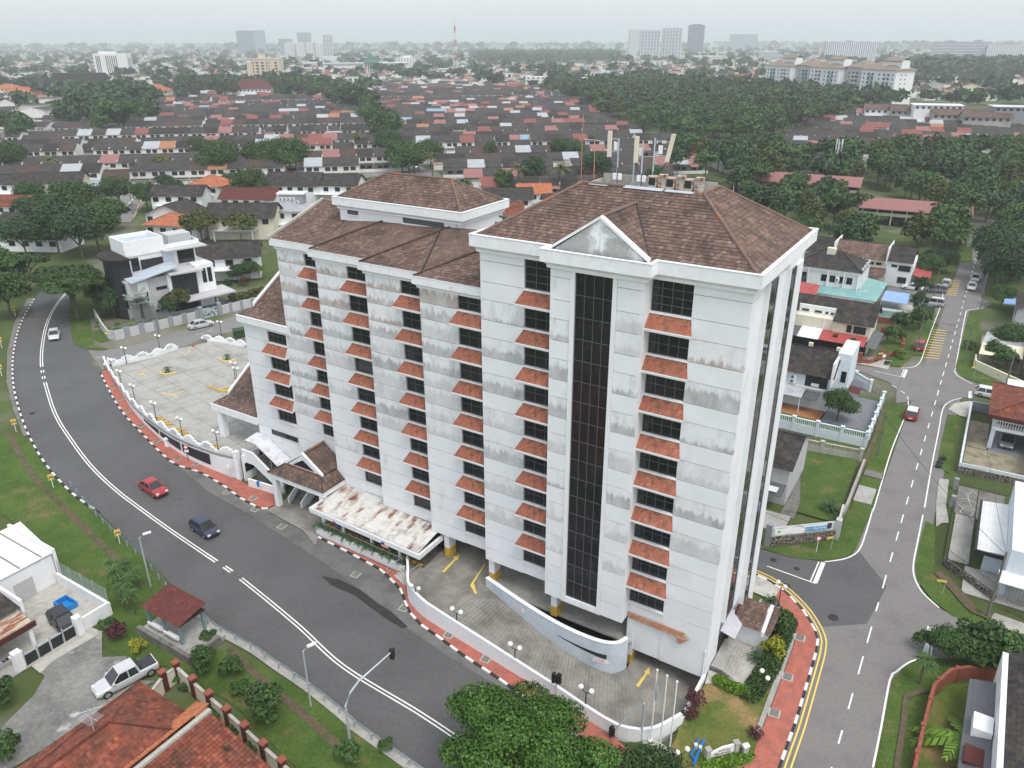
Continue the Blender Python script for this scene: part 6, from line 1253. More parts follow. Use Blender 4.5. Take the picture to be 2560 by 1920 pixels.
# ================================================================ the modern house and its wall
Q=Vector((-68.5,124.9));mz=3.2;MH=thing('modern_house','modern white and black house with stacked flat roofs behind a grey wall','house',(Q.x,Q.y,mz),R(45));PANES[0]=0
bx(MH,'grey_wall',6.2,13.9,7.2,14,0,7.4,'wall_grey_light');bx(MH,'white_panel',8.0,9.8,7.1,7.19,3.2,7.0,'wall_white');wn(MH,8.2,9.6,3.4,5.2,7.05,2,1);wn(MH,11.2,13.2,5.0,5.6,7.15,2,1);bx(MH,'corner_glass',6.1,6.19,8,11,2.4,7,'glass_dark')
sheet(MH,[(6.6,6.0,7.5),(15.4,6.0,9.0),(15.4,10.2,9.3),(6.6,10.2,7.9)],'sheet_pale','blue_roof',.2);bx(MH,'black_box',14,18.7,6.6,9,3.0,7.5,'wall_dark');bx(MH,'white_fin',13.3,13.95,6.5,9,1.0,7.6,'wall_white');sheet(MH,[(13.4,5.4,7.9),(19.8,5.4,7.7),(19.8,9.6,7.9),(13.4,9.6,8.1)],'wall_grey_light','grey_roof',.3)
bx(MH,'white_wall',19.0,22.5,7.1,15,0,8.2,'wall_white');[wn(MH,x,x+.8,4.6,7.4,7.08,1,3)for x in(20.1,21.2)];bx(MH,'side_wall',22.5,22.6,7.2,14.9,.0,8.0,'wall_white');sheet(MH,[(15.0,3.4,2.9),(24.6,3.4,2.9),(24.6,9,2.95),(15.0,9,2.95)],'wall_grey_light','carport_slab',.3)
for x in(17.5,20.5,24.2):bx(MH,'carport_post',x-.1,x+.1,3.7,3.9,0,2.6,'wall_dark')
bx(MH,'ground_floor',14,18.9,8.0,13,0,2.6,'wall_dark');bx(MH,'upper_storey',8.2,20.9,10.4,17,7.4,11.2,'wall_white');bx(MH,'upper_glass',17.4,20.6,10.3,10.39,8.3,11.0,'glass_dark');bx(MH,'upper_glass',8.8,10.2,10.3,10.39,8.4,10.8,'glass_dark');bx(MH,'blue_wall',14.6,16.6,10.2,10.39,8.2,11,'wall_pale_blue');iron(MH,[(10.4,9.8),(14.6,9.8)],8.3,1.9,'black_metal',.3);bx(MH,'planter_screen',10.4,14.4,9.9,10.1,8.3,10.3,'wall_dark')
sheet(MH,[(14.4,8.6,11.5),(22.6,8.6,11.4),(22.6,17,11.4),(14.4,17,11.5)],'wall_grey_light','roof_slab',.25)
for a_ in((8.0,15.2,10.2,10.45),(8.0,15.2,16.7,17),(8.0,8.25,10.46,16.69),(14.95,15.2,10.46,16.69)):bx(MH,'parapet',*a_,11.2,14.0,'wall_white')
bx(MH,'roof_deck',8.3,14.9,10.5,16.6,13.1,13.2,'sheet_pale');bx(MH,'tank_room',16.8,21.2,12,15.6,11.5,13.5,'wall_grey_light')
for a_ in((15.3,21.9,10.3,10.5),(21.7,21.9,10.51,16.9)):bx(MH,'low_parapet',*a_,11.5,12.3,'wall_white')
mb=MB();mb.prism([(5.0,12),(5.3,10.4),(6.2,9.2),(8.0,8.6),(8.0,17),(6.4,16.4),(5.3,14.6)],0,11.0);mb.build('dark_drum','wall_dark',MH);mb=MB();mb.prism([(4.2,12),(4.6,9.8),(5.6,8.4),(7.95,7.8),(7.95,17.5),(6.0,17.2),(4.6,15)],11.1,11.4);mb.build('dark_roof','roof_dark',MH);bx(MH,'drive',14,29,-.2,7,0,.06,'paving_grey');bx(MH,'lawn',-2,13.8,.3,7.1,0,.1,'grass')
gw=thing('garden_wall','grey and white panelled garden wall with electric wires along the side street','wall',(Q.x,Q.y,mz),R(45))
for i in range(6):bx(gw,'wall_panel',.3+i*2.55,1.9+i*2.55,-.12,.12,-.3,1.7,'wall_grey_light');bx(gw,'wall_pier',1.91+i*2.55,2.84+i*2.55,-.17,.17,-.3,1.85,'wall_grey')
for i in range(4):bx(gw,'wall_panel',19.6+i*2.2,21.2+i*2.2,-.12,.12,-.3,1.7,'wall_grey_light');bx(gw,'wall_pier',21.21+i*2.2,21.78+i*2.2,-.17,.17,-.3,1.85,'wall_grey')
for x in(15.7,19.3):bx(gw,'gate_pier',x-.35,x+.35,-.4,.4,0,2.4,'wall_grey')
M('gate_glass',(.45,.52,.55),c2=(.06,.07,.08),s=2.5,mix=(.5,.55),var=0,rough=.4);bx(gw,'gate',16.1,17.5,-.04,.04,.1,1.9,'gate_glass');bx(gw,'gate',17.55,18.9,-.04,.04,.1,1.9,'gate_glass');wall_line(gw,[(0.2,.1),(-.3,1.2),(.6,7),(2.2,15)],-.3,2.0,.25,'wall_grey_light','side_wall');rl=MB();[rl.tube([(0,0,1.95+k*.16),(15.4,0,1.95+k*.16)],.012,4)for k in range(4)];stuff(rl.build('fence_wires','galv',gw))
# ================================================================ the town behind
ROOFM=['roof_dark','roof_brown','town_red','town_pink','town_orange','town_metal','town_black','town_blue','town_green']
M('town_red',(.22,.075,.065),c2=(.16,.06,.055),s=.3,var=.15,vs=.3,rough=.8);M('town_pink',(.28,.13,.125),c2=(.22,.11,.105),s=.3,var=.12,vs=.3,rough=.8);M('town_orange',(.34,.16,.09),var=.12,vs=.3,rough=.8);M('town_metal',(.36,.38,.40),var=.1,vs=.3,rough=.6);M('town_black',(.06,.055,.053),c2=(.035,.033,.032),s=.4,mix=(.4,.65),var=.2,vs=.3,rough=.9);M('town_blue',(.22,.32,.40),var=.1,rough=.7);M('town_green',(.14,.30,.26),var=.1,rough=.7)
M('town_wall',(.66,.65,.61),var=.1,vs=.2,rough=.85,rand=.14);M('town_window',(.035,.037,.04),var=0,rough=.3)
def unit(kind):
 W_,D_,e,r={'one':(6.6,10,3.3,5.4),'two':(6.6,10,5.8,8.0),'wide':(9.5,11,3.4,5.8)}[kind]
 wb=MB();wb.box(-W_/2,W_/2,0,D_,0,e-.05);wb.face([(-W_/2,0,e-.06),(-W_/2,D_,e-.06),(-W_/2,D_/2,r-.1)]);wb.face([(W_/2,D_,e-.06),(W_/2,0,e-.06),(W_/2,D_/2,r-.1)])
 for sgn,y in((-1,-.03),(1,D_+.03)):
  for lvl in((.9,)if kind!='two' else(.9,3.7)):
   for x in(-W_*.3,W_*.08):wb.face([(x,y,lvl),(x+1.9,y,lvl),(x+1.9,y,lvl+1.4),(x,y,lvl+1.4)][::1 if sgn<0 else-1],1)
 wb.box(-W_/2-.12,-W_/2+.12,-.6,D_/2+.3,e-.1,e+.55);wb.box(-W_/2+.2,W_/2-.2,D_,D_+2.6,0,2.5);wb.box(-W_/2,W_/2,-4.2,-4.05,0,1.1)
 rb=MB();o=.45;sl=(r-e)/(D_/2)
 rb.solid([(-W_/2,-o,e-sl*o),(W_/2,-o,e-sl*o),(W_/2,D_/2,r),(-W_/2,D_/2,r)],.15);rb.solid([(W_/2,D_+o,e-sl*o),(-W_/2,D_+o,e-sl*o),(-W_/2,D_/2,r),(W_/2,D_/2,r)],.15)
 pb=MB();pb.solid([(-W_/2+.1,-3.8,2.5),(W_/2-.1,-3.8,2.5),(W_/2-.1,-.5,2.95),(-W_/2+.1,-.5,2.95)],.12);pb.solid([(-W_/2+.2,D_+2.8,2.4),(-W_/2+.2,D_+.1,2.9),(W_/2-.2,D_+.1,2.9),(W_/2-.2,D_+2.8,2.4)],.1)
 return wb,rb,pb,W_
UN={k:unit(k)for k in('one','two','wide')}
UMESH={k:(u[0].mesh('terraced_house',['town_wall','town_window']),u[1].mesh('roof','roof_dark'),u[2].mesh('porch_roof','roof_dark'))for k,u in UN.items()}
clusters=[([(0,440),(60,425),(190,412),(440,398),(700,398),(872,372),(830,318),(752,258),(700,216),(335,216),(330,282),(160,292),(40,305),(0,325)],10,'beside the junction road','two'),([(812,262),(850,300),(925,352),(1010,400),(1060,428),(1300,425),(1430,402),(1530,365),(1590,372),(1500,330),(1390,292),(1320,262),(1240,224),(1150,196),(850,190),(780,214)],5,'between avenue and wood','one'),([(1700,305),(1745,272),(1880,246),(2240,262),(2240,325),(2060,335),(1900,345),(1800,368),(1690,352),(1640,330)],-18,'near the apartment slab','one')]
HS=[];rr=random.Random(5)
for poly,ang,where,dom in clusters:
 P=[at('f',x,y).xy for x,y in poly];c,s_=math.cos(R(ang)),math.sin(R(ang));ex,ey=Vector((c,s_)),Vector((-s_,c))
 us=[p.dot(ex)for p in P];vs=[p.dot(ey)for p in P];v=min(vs)+6;k=0
 while v<max(vs):
  flip=k%2;x=min(us)+rr.uniform(0,8);n_in=0;rowk=rr.random()
  while x<max(us):
   kind=('two' if rowk<.3 else 'one')if dom=='two' else('one' if rowk<.85 else 'two')
   if rr.random()<.06:kind='wide'
   w_=UN[kind][3];p=ex*(x+w_/2)+ey*(v+5)
   if inside(p,P):HS.append((p.x,p.y,R(ang)+(PI if flip else 0),kind,where));n_in+=1
   x+=w_
   if rr.random()<.06:x+=7
  v+=18.5 if not flip else 24;k+=1
HS.sort(key=lambda h:h[0]**2+h[1]**2)
def rcol(g):
 t=g.random()
 return 'town_black' if t<.55 else 'roof_dark' if t<.71 else 'roof_brown' if t<.80 else 'town_red' if t<.86 else 'town_pink' if t<.92 else 'town_orange' if t<.935 else 'town_metal' if t<.99 else 'town_blue'
WORD={'town_black':'black','roof_dark':'charcoal','roof_brown':'brown','town_red':'red','town_pink':'pink','town_orange':'orange','town_metal':'grey metal','town_blue':'blue','town_green':'green'}
far=MB();FM=['town_wall','town_window']+ROOFM
for i,(x,y,a,kind,where)in enumerate(HS):
 m1=rcol(rr);m2=m1 if rr.random()<.35 else rcol(rr);z=ter(x,y);off=Vector((0,5,0));c,s_=math.cos(a),math.sin(a)
 px,py=x+5*s_,y-5*c
 if i<300:
  wm,rm,pm=UMESH[kind]
  lab='%s terraced house with %s roof%s %s'%({'one':'single storey','two':'two storey','wide':'wide single storey'}[kind],WORD[m1],'' if m1==m2 else ' and %s porch'%WORD[m2],where)
  o=tag(link('terraced_house',wm,None,(px,py,z),a),lab,'house','terraced houses '+where)
  for nm,me,mm in(('roof',rm,m1),('porch_roof',pm,m2)):
   q=link(nm,me,o);q.material_slots[0].link='OBJECT';q.material_slots[0].material=MT[mm]
 else:
  wb,rb,pb,_=UN[kind]
  for src,ms in((wb,None),(rb,m1),(pb,m2)):
   n0=len(far.v);far.v+=[(px+q[0]*c-q[1]*s_,py+q[0]*s_+q[1]*c,z+q[2])for q in src.v]
   far.f+=[tuple(n0+j for j in f)for f in src.f];far.m+=(src.m if ms is None else[FM.index(ms)]*len(src.f));far.t+=[.5]*len(src.f)
gt_=random.Random(9)
def roofed(mb,x,y,w,d,e,r,a,m,z=3.2):
 c,s_=math.cos(a),math.sin(a);T_=lambda p:(x+p[0]*c-p[1]*s_,y+p[0]*s_+p[1]*c,z+p[2])
 def F(pts,mi):mb.face([T_(p)for p in pts],mi)
 for q in(((-w,-d),(w,-d)),((w,-d),(w,d)),((w,d),(-w,d)),((-w,d),(-w,-d))):F([(*q[0],-2),(*q[1],-2),(*q[1],e),(*q[0],e)],0)
 for sx in(-.55,.1):F([(w*sx,-d-.06,e*.35),(w*(sx+.4),-d-.06,e*.35),(w*(sx+.4),-d-.06,e*.75),(w*sx,-d-.06,e*.75)],1)
 o=.6;F([(-w-o,-d-o,e-.2),(w+o,-d-o,e-.2),(w,0,r),(-w,0,r)],m);F([(w+o,d+o,e-.2),(-w-o,d+o,e-.2),(-w,0,r),(w,0,r)],m);F([(-w,-d,e),(-w,0,r),(-w,d,e)],0);F([(w,d,e),(w,0,r),(w,-d,e)],0)
WOODS=[[(1105,176),(1330,172),(1640,200),(1990,215),(2000,240),(1760,285),(1650,330),(1480,332),(1380,296),(1240,226)],[(1015,118),(1330,118),(1330,140),(1030,141)],[(1960,150),(2230,150),(2230,172),(1960,174)],[(150,225),(180,205),(335,215),(335,285),(150,295)]]
WP=[[at('f',x,y).xy for x,y in w_]for w_ in WOODS];CP=[[at('f',x,y).xy for x,y in c_[0]]for c_ in clusters]
n=0
while n<6500:
 y=330+4200*gt_.random()**1.7;x=gt_.uniform(-.72,.72)*y
 if y<700 and x>-140:continue
 if y<480 and x>-330:continue
 if any(inside((x,y),q)for q in WP+CP):continue
 if 20<x<330 and y<800:continue
 n+=1;big=gt_.random()<.07;w_=gt_.uniform(4,8)*(2.2 if big else 1);e=gt_.choice((3.5,6,6.5))*(1.6 if big else 1);m=rcol(gt_)
 if gt_.random()<.3:m=gt_.choice(('town_orange','town_red','town_metal','town_pink'))
 roofed(far,x,y,w_,gt_.uniform(4,6)*(1.6 if big else 1),e,e+(2.2 if not big else.6),gt_.gauss(.1,.25)+(PI/2 if gt_.random()<.25 else 0),FM.index(m),1.5)
o=stuff(far.build('distant_town',FM));o['label']='mass of distant roofs and white house fronts stretching to the horizon';o['category']='town'
struct(drape('town_paving',[at('f',x,y).xy for x,y in((-250,440),(0,440),(190,412),(440,398),(700,398),(872,372),(1010,400),(1060,428),(1300,425),(1530,365),(1390,292),(1240,224),(1150,196),(700,196),(330,215),(-200,300))],.02,'town_ground',60));struct(drape('town_paving',[at('f',x,y).xy for x,y in clusters[2][0]],.02,'town_ground',60))
struct(drape('avenue',[at('f',x,y).xy for x,y in((760,262),(785,258),(815,300),(860,330),(900,352),(960,395),(1000,425),(960,425),(920,395),(868,352),(835,326),(790,290))],.06,'asphalt_light',8));struct(drape('junction_road',[p.xy for p in ats('a1',[(620,1345),(700,1260),(720,1220),(520,1230),(520,1215),(1020,1215),(1020,1250),(960,1265),(870,1390),(840,1430),(740,1430)])],.06,'asphalt_light',6));struct(drape('car_park',[p.xy for p in ats('a1',[(500,1225),(640,1225),(700,1250),(610,1310),(540,1290)])],.08,'asphalt_lane',6));struct(drape('wood_road',[p.xy for p in ats('a3',[(590,900),(800,855),(1110,790),(1130,800),(830,870),(640,915)])],.06,'asphalt_light',12))
jm_=MB();wl('a1',[(665,1345),(790,1250)],.2,None,.08,jm_);wl('a1',[(860,1400),(925,1240)],.2,None,.08,jm_);struct(jm_.build('yellow_marking','paint_yellow'));jm_=MB();wl('a1',[(745,1400),(890,1245)],.3,None,.08,jm_);struct(jm_.build('road_marking','paint_white'))
# ================================================================ trees of the town and the wood
TL_=[];gr=random.Random(21)
def fill(poly,sp,kinds,smin,smax,jit=.5):
 P=[at('f',x,y).xy for x,y in poly]if not isinstance(poly[0],Vector)else poly
 x0,x1=min(p.x for p in P),max(p.x for p in P);y=min(p.y for p in P)
 while y<max(p.y for p in P):
  x=x0+gr.uniform(0,sp)
  while x<x1:
   q=Vector((x+gr.uniform(-jit,jit)*sp,y+gr.uniform(-jit,jit)*sp))
   if inside(q,P):TL_.append((q.x,q.y,gr.choice(kinds),gr.uniform(smin,smax)))
   x+=sp
  y+=sp
FK=['forest','forest2','forest3','forest4','forest2','forest']
fill([(1180,200),(1330,190),(1640,200),(1830,215),(1900,230),(1760,285),(1700,300),(1640,330),(1480,332),(1390,296),(1290,255)],12.5,FK,.85,1.35)
fill([(1440,345),(1560,345),(1640,335),(1690,355),(1800,372),(1900,350),(2070,338),(2240,330),(2240,420),(2110,470),(1990,470),(1870,430),(1600,410),(1460,380)],10.5,FK,.7,1.15)
fill([(1585,400),(1720,420),(1850,450),(1860,500),(1900,540),(1985,545),(2000,480),(2100,480),(2090,520),(2050,560),(1880,575),(1700,545),(1600,460)],8.5,FK,.55,.95)
fill([(2110,470),(2240,430),(2240,600),(2130,570),(2115,520)],8.5,FK,.6,1.0)
fill([(150,290),(175,235),(260,215),(335,232),(335,285),(230,298)],13,['forest','forest2','forest4','forest'],1.0,1.6);fill([(0,330),(60,318),(60,290),(0,285)],12,FK,.8,1.2)
for poly in([(600,215),(640,200),(720,206),(800,236),(838,300),(890,345),(930,385),(900,392),(850,360),(770,262),(690,222)],):fill(poly,14,['broad','broad2','forest2'],1.0,1.7)
for x,y,k,s_ in((870,372,'broad',1.6),(885,388,'broad',1.7),(905,372,'broad',1.4),(840,340,'broad',1.5),(930,360,'broad',1.4),(815,295,'broad2',1.6),(795,275,'broad',1.6),(760,245,'broad',1.7),(740,232,'broad2',1.7),(480,392,'broad',1.9),(565,385,'broad',1.7),(595,384,'broad',1.8),(630,386,'broad',1.9),(32,385,'broad',1.7),(350,395,'olive',2.0),(390,330,'broad',.9),(320,455,'broad',1.1),(430,345,'broad',1.2),(545,440,'broad',1.4),(380,440,'broad2',.9),(360,420,'broad2',.8),(500,425,'broad',1.0),(1285,400,'broad2',1.4),(1150,400,'broad2',1.2),(1240,350,'broad',1.2),(1210,345,'broad',1.2),(1060,345,'small',2.2),(75,455,'broad',1.1),(65,480,'broad',.9),(260,450,'broad',1.2),(1090,420,'small',2.4),(1000,440,'small',2.2),(1330,428,'small',2.4),(1590,375,'broad',1.3),(1410,405,'small',2.2)):
 p=at('f',x,y);TL_.append((p.x,p.y,k,s_))
fill([(540,215),(700,205),(720,190),(400,190),(330,205),(360,225)],22,['forest','forest2','forest3'],.9,1.4)
TL_.sort(key=lambda t:t[0]**2+t[1]**2)
ADJ={'forest':'dark round-crowned','forest2':'broad green','forest3':'olive tall-crowned','forest4':'flat-topped spreading','broad':'rounded green','broad2':'dense dark','olive':'thin feathery','small':'small bushy'}
mv,mt,mm=[],[],[];MS=['leaf','leaf_dark','leaf_olive']
def to_mass(x,y,key,s_,z=None,sub=None):
 _,_,v,t,mat=TREE[key];a=gr.uniform(0,6.28);c,s2=math.cos(a),math.sin(a);n=len(t)
 if sub and sub<n:idx=np.arange(0,n,n//sub);v=v.reshape(-1,4,3)[idx];ctr=v.mean(1,keepdims=True);v=(ctr+(v-ctr)*1.9).reshape(-1,3);t=t[idx]
 w_=np.stack([v[:,0]*c-v[:,1]*s2,v[:,0]*s2+v[:,1]*c,v[:,2]],1)*s_+np.array([x,y,ter(x,y)if z is None else z]);mv.append(w_);mt.append(np.clip(t+gr.uniform(-.18,.18),0,1));mm.append(np.full(len(t),MS.index(mat)))
for i,(x,y,k,s_)in enumerate(TL_):
 if i<290:
  wh='in the wood behind the red-roofed school' if x>60 else('along the tree-lined avenue and terraces' if x>-110 else 'among the terraces and junction road')
  tree(k,(x,y,ter(x,y)),s_,'%s tree %s'%(ADJ[k],wh),'tree','trees '+wh)
 else:to_mass(x,y,k,s_,sub=520)
o=link('wood',quads_mesh('wood',np.concatenate(mv),np.concatenate(mt),MS,np.concatenate(mm)));stuff(o);o['label']='dense green wood stretching behind the terraces';o['category']='wood'
mv.clear();mt.clear();mm.clear()
n=0
while n<1500:
 y=600+4200*gr.random()**1.5;x=gr.uniform(-.72,.72)*y
 if any(inside((x,y),q)for q in CP):continue
 n+=1;to_mass(x,y,gr.choice(('far','far2')),gr.uniform(.7,1.5)*(1+y/6000),sub=70)
for q in(1,2):
 P=WP[q];x0,x1,y0,y1=min(p.x for p in P),max(p.x for p in P),min(p.y for p in P),max(p.y for p in P)
 for _ in range(700):
  x,y=gr.uniform(x0,x1),gr.uniform(y0,y1)
  if inside((x,y),P):to_mass(x,y,gr.choice(('far','far2')),gr.uniform(1.6,2.4),sub=80)
for _ in range(900):
 y=gr.uniform(4200,9000);x=gr.uniform(-.72,.72)*y;to_mass(x,y,'far',gr.uniform(2.5,5),sub=40)
o=link('distant_trees',quads_mesh('distant_trees',np.concatenate(mv),np.concatenate(mt),MS,np.concatenate(mm)));stuff(o);o['label']='scattered far-off tree belts between distant houses';o['category']='trees'
for x,y in((120,395),(775,335),(205,300),(1120,425),(1210,420),(935,395),(1640,335),(1010,300),(300,400),(1280,330)):p=at('f',x,y);palm('coco',p,gr.uniform(1.0,1.4),'slender coconut palm rising among the terrace roofs','coconut palms among the terraces')
# ================================================================ towers and big buildings
def up_to(p,ypx):
 lo,hi=0.,400.
 for _ in range(40):
  m=(lo+hi)/2;q=Vector((p.x,p.y,m-CAM_H));py=960-FPX*q.dot(UP)/q.dot(FWD)
  lo,hi=(m,hi)if py*2212/2560>ypx else(lo,m)
 return lo
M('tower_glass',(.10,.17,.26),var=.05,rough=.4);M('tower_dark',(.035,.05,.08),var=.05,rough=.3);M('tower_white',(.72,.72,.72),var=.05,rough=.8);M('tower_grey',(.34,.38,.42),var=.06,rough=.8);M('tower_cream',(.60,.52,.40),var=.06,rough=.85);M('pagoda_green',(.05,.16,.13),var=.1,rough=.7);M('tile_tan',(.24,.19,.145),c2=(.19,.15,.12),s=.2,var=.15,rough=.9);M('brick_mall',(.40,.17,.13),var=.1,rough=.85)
def tower(name,label,xl,xr,yt,yb,body,band,style='bands',rot=.12,depth=.55,crown=0,cat='tower',fl=3.2,D=None):
 p=at('f',(xl+xr)/2,yb,0)if D is None else None
 if D is not None:d=FWD+RIGHT*(((xl+xr)/2*2560/2212-1280)/FPX);k=D/d.y;p=Vector((d.x*k,D,0))
 dep=Vector((p.x,p.y,-CAM_H)).dot(FWD);w_=(xr-xl)*2560/2212/FPX*dep/(math.cos(rot)+depth*math.sin(abs(rot)));H_=up_to(p,yt)
 o=thing(name,label,cat,p,rot+math.atan2(-p.x,p.y)*1.0);d_=w_*depth
 bx(o,'body',-w_/2,w_/2,0,d_,0,H_,body);n_=max(2,int(H_/fl));mb=MB();st=H_/n_
 if style in('bands','grid'):
  for i in range(n_):mb.box(-w_/2-.5,w_/2+.5,-.9,d_+.5,i*st,i*st+st*.42)
  stuff(mb.build('floor_slabs',band,o))
  if style=='grid':
   mb=MB();k=max(3,int(w_/7))
   for i in range(k+1):x=-w_/2+w_*i/k;mb.box(x-.7,x+.7,-1.2,-.2,0,H_)
   stuff(mb.build('fins',band,o))
 elif style=='fins':
  k=max(4,int(w_/5));mb=MB()
  for i in range(k):x=-w_/2+w_*(i+.5)/k;mb.box(x-w_/k*.28,x+w_/k*.28,-.8,0,0,H_)
  stuff(mb.build('fins',band,o))
 elif style=='windows':
  k=max(3,int(w_/5));mb=MB()
  for j in range(1,n_):
   for i in range(k):x=-w_/2+w_*(i+.5)/k;mb.box(x-1.1,x+1.1,-.12,-.02,j*st+.5,j*st+2.1)
  stuff(mb.build('windows','town_window',o))
 if crown:bx(o,'plant_room',-w_*.3,w_*.3,d_*.2,d_*.8,H_,H_+crown,band)
 return o,w_,d_,H_
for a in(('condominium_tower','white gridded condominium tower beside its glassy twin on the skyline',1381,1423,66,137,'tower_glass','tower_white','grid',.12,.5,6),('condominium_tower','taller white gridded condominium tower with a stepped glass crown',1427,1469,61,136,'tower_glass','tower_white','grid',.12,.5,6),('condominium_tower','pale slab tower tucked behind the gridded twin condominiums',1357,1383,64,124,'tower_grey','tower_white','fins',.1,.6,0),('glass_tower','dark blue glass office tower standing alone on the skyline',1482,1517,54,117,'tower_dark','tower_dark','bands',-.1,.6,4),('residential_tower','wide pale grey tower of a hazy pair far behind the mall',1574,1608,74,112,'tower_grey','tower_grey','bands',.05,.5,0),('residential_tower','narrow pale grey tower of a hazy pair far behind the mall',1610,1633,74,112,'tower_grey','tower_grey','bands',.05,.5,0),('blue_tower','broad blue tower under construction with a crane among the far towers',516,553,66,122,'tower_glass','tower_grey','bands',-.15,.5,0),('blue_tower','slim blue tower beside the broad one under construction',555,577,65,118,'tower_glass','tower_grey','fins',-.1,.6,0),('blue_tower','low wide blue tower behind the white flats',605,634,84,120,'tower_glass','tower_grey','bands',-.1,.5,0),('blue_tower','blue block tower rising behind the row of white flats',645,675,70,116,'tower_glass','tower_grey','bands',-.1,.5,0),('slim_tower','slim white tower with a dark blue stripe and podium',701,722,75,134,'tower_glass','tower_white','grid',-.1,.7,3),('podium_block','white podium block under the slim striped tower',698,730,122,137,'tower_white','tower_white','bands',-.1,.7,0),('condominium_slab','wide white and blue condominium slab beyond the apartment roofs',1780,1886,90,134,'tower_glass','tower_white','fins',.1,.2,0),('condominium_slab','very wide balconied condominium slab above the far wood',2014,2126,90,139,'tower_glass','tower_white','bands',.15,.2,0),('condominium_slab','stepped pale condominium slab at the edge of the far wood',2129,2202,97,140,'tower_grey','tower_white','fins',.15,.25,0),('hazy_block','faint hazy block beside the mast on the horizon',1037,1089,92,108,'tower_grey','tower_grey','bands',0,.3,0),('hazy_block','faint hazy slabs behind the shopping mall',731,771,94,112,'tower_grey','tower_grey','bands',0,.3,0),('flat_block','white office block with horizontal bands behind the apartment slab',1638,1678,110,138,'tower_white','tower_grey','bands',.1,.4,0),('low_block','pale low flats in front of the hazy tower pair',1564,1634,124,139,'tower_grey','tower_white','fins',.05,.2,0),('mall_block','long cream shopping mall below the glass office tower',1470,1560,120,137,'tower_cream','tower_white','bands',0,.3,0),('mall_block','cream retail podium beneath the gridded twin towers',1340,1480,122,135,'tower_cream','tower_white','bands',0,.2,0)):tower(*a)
for i,(a_,b_)in enumerate(((617,640),(642,662),(664,682),(683,699))):tower('white_flats','white high rise flats in the row before the blue towers',a_,b_,93,130,'tower_grey','tower_white','fins',-.1,.6,2)[0]['group']='row of white high rise flats'
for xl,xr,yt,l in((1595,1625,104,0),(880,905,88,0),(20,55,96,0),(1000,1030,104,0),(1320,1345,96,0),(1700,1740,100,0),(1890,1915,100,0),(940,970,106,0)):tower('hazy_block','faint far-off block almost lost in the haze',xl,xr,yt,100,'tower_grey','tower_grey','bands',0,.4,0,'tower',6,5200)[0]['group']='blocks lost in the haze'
o,w_,d_,H_=tower('white_hotel','white hotel tower with dark vertical window slots standing above the houses',209,284,116,172,'tower_white','tower_white','none',-.35,.45,0)
for i,x in enumerate((-.42,-.37,-.32,-.12,-.06,0,.06,.12,.18)):bx(o,'window_slot',w_*x-w_*.012,w_*x+w_*.012,-.3,-.02,H_*.2,H_*.92,'town_window')
for y in(.2,.45,.7):bx(o,'window_slot',w_/2+.02,w_/2+.3,d_*y,d_*(y+.06),H_*.12,H_*.85,'town_window')
bx(o,'roof_sign_band',-w_*.35,w_*.1,d_*.2,d_*.8,H_,H_+3,'tower_white');bx(o,'podium',-w_*.6,w_*.75,-6,d_,0,H_*.14,'tower_white')
o,w_,d_,H_=tower('cream_apartment','cream apartment tower with arched balcony stack and stepped top',543,612,128,186,'tower_cream','tower_cream','none',-.3,.5,0)
for j in range(8):
 z=H_*(.06+.112*j)
 for x,ww in((-.40,.05),(-.26,.10),(-.08,.09),(.06,.035),(.14,.035),(.38,.09)):bx(o,'window',w_*x-w_*ww/2,w_*x+w_*ww/2,-.25,-.03,z,z+H_*.055,'town_window')
bx(o,'tower_head',-w_*.22,-w_*.02,d_*.1,d_*.5,H_,H_*1.2,'tower_cream');bx(o,'roof_ledge',-w_/2-.4,w_/2+.4,-.5,d_+.4,H_,H_+1.0,'tower_cream');bx(o,'left_step',-w_*.62,-w_/2,0,d_,0,H_*.84,'tower_cream')
o,w_,d_,H_=tower('pagoda_tower','white block with a green pagoda roof and red striped edges',790,821,135,172,'tower_white','tower_white','none',.1,.6,0)
for x in(-.5,.44):bx(o,'red_stripe',w_*x,w_*(x+.06),-.3,-.02,0,H_,'brick_mall')
for x in(-.25,-.08,.08,.22):bx(o,'slit',w_*x-.4,w_*x+.4,-.25,-.02,H_*.15,H_*.9,'town_window')
for i,(k0,k1,z0,z1)in enumerate(((.62,.35,0,.18),(.40,.2,.18,.30),(.25,.02,.30,.5))):
 mb=MB();a_,b_=[(-k0,-k0),(k0,-k0),(k0,k0),(-k0,k0)],[(-k1,-k1),(k1,-k1),(k1,k1),(-k1,k1)];cy=d_/2
 for j in range(4):q=(j+1)%4;mb.face([(a_[j][0]*w_,cy+a_[j][1]*w_,H_*(1+z0)),(a_[q][0]*w_,cy+a_[q][1]*w_,H_*(1+z0)),(b_[q][0]*w_,cy+b_[q][1]*w_,H_*(1+z1)),(b_[j][0]*w_,cy+b_[j][1]*w_,H_*(1+z1))])
 mb.build('pagoda_roof','pagoda_green',o)
o,w_,d_,H_=tower('shopping_mall','long white shopping mall with coloured panels behind the pagoda tower',700,882,136,158,'tower_white','tower_white','none',.02,.25,0,'mall')
for i in range(9):bx(o,'facade_panel',w_*(-.48+i*.108),w_*(-.42+i*.108),-.4,-.03,H_*.15,H_*.55,('brick_mall','tower_glass','tower_grey')[i%3])
bx(o,'roof_edge',-w_/2-1,w_/2+1,-1.5,0,H_*.86,H_,'tower_grey')
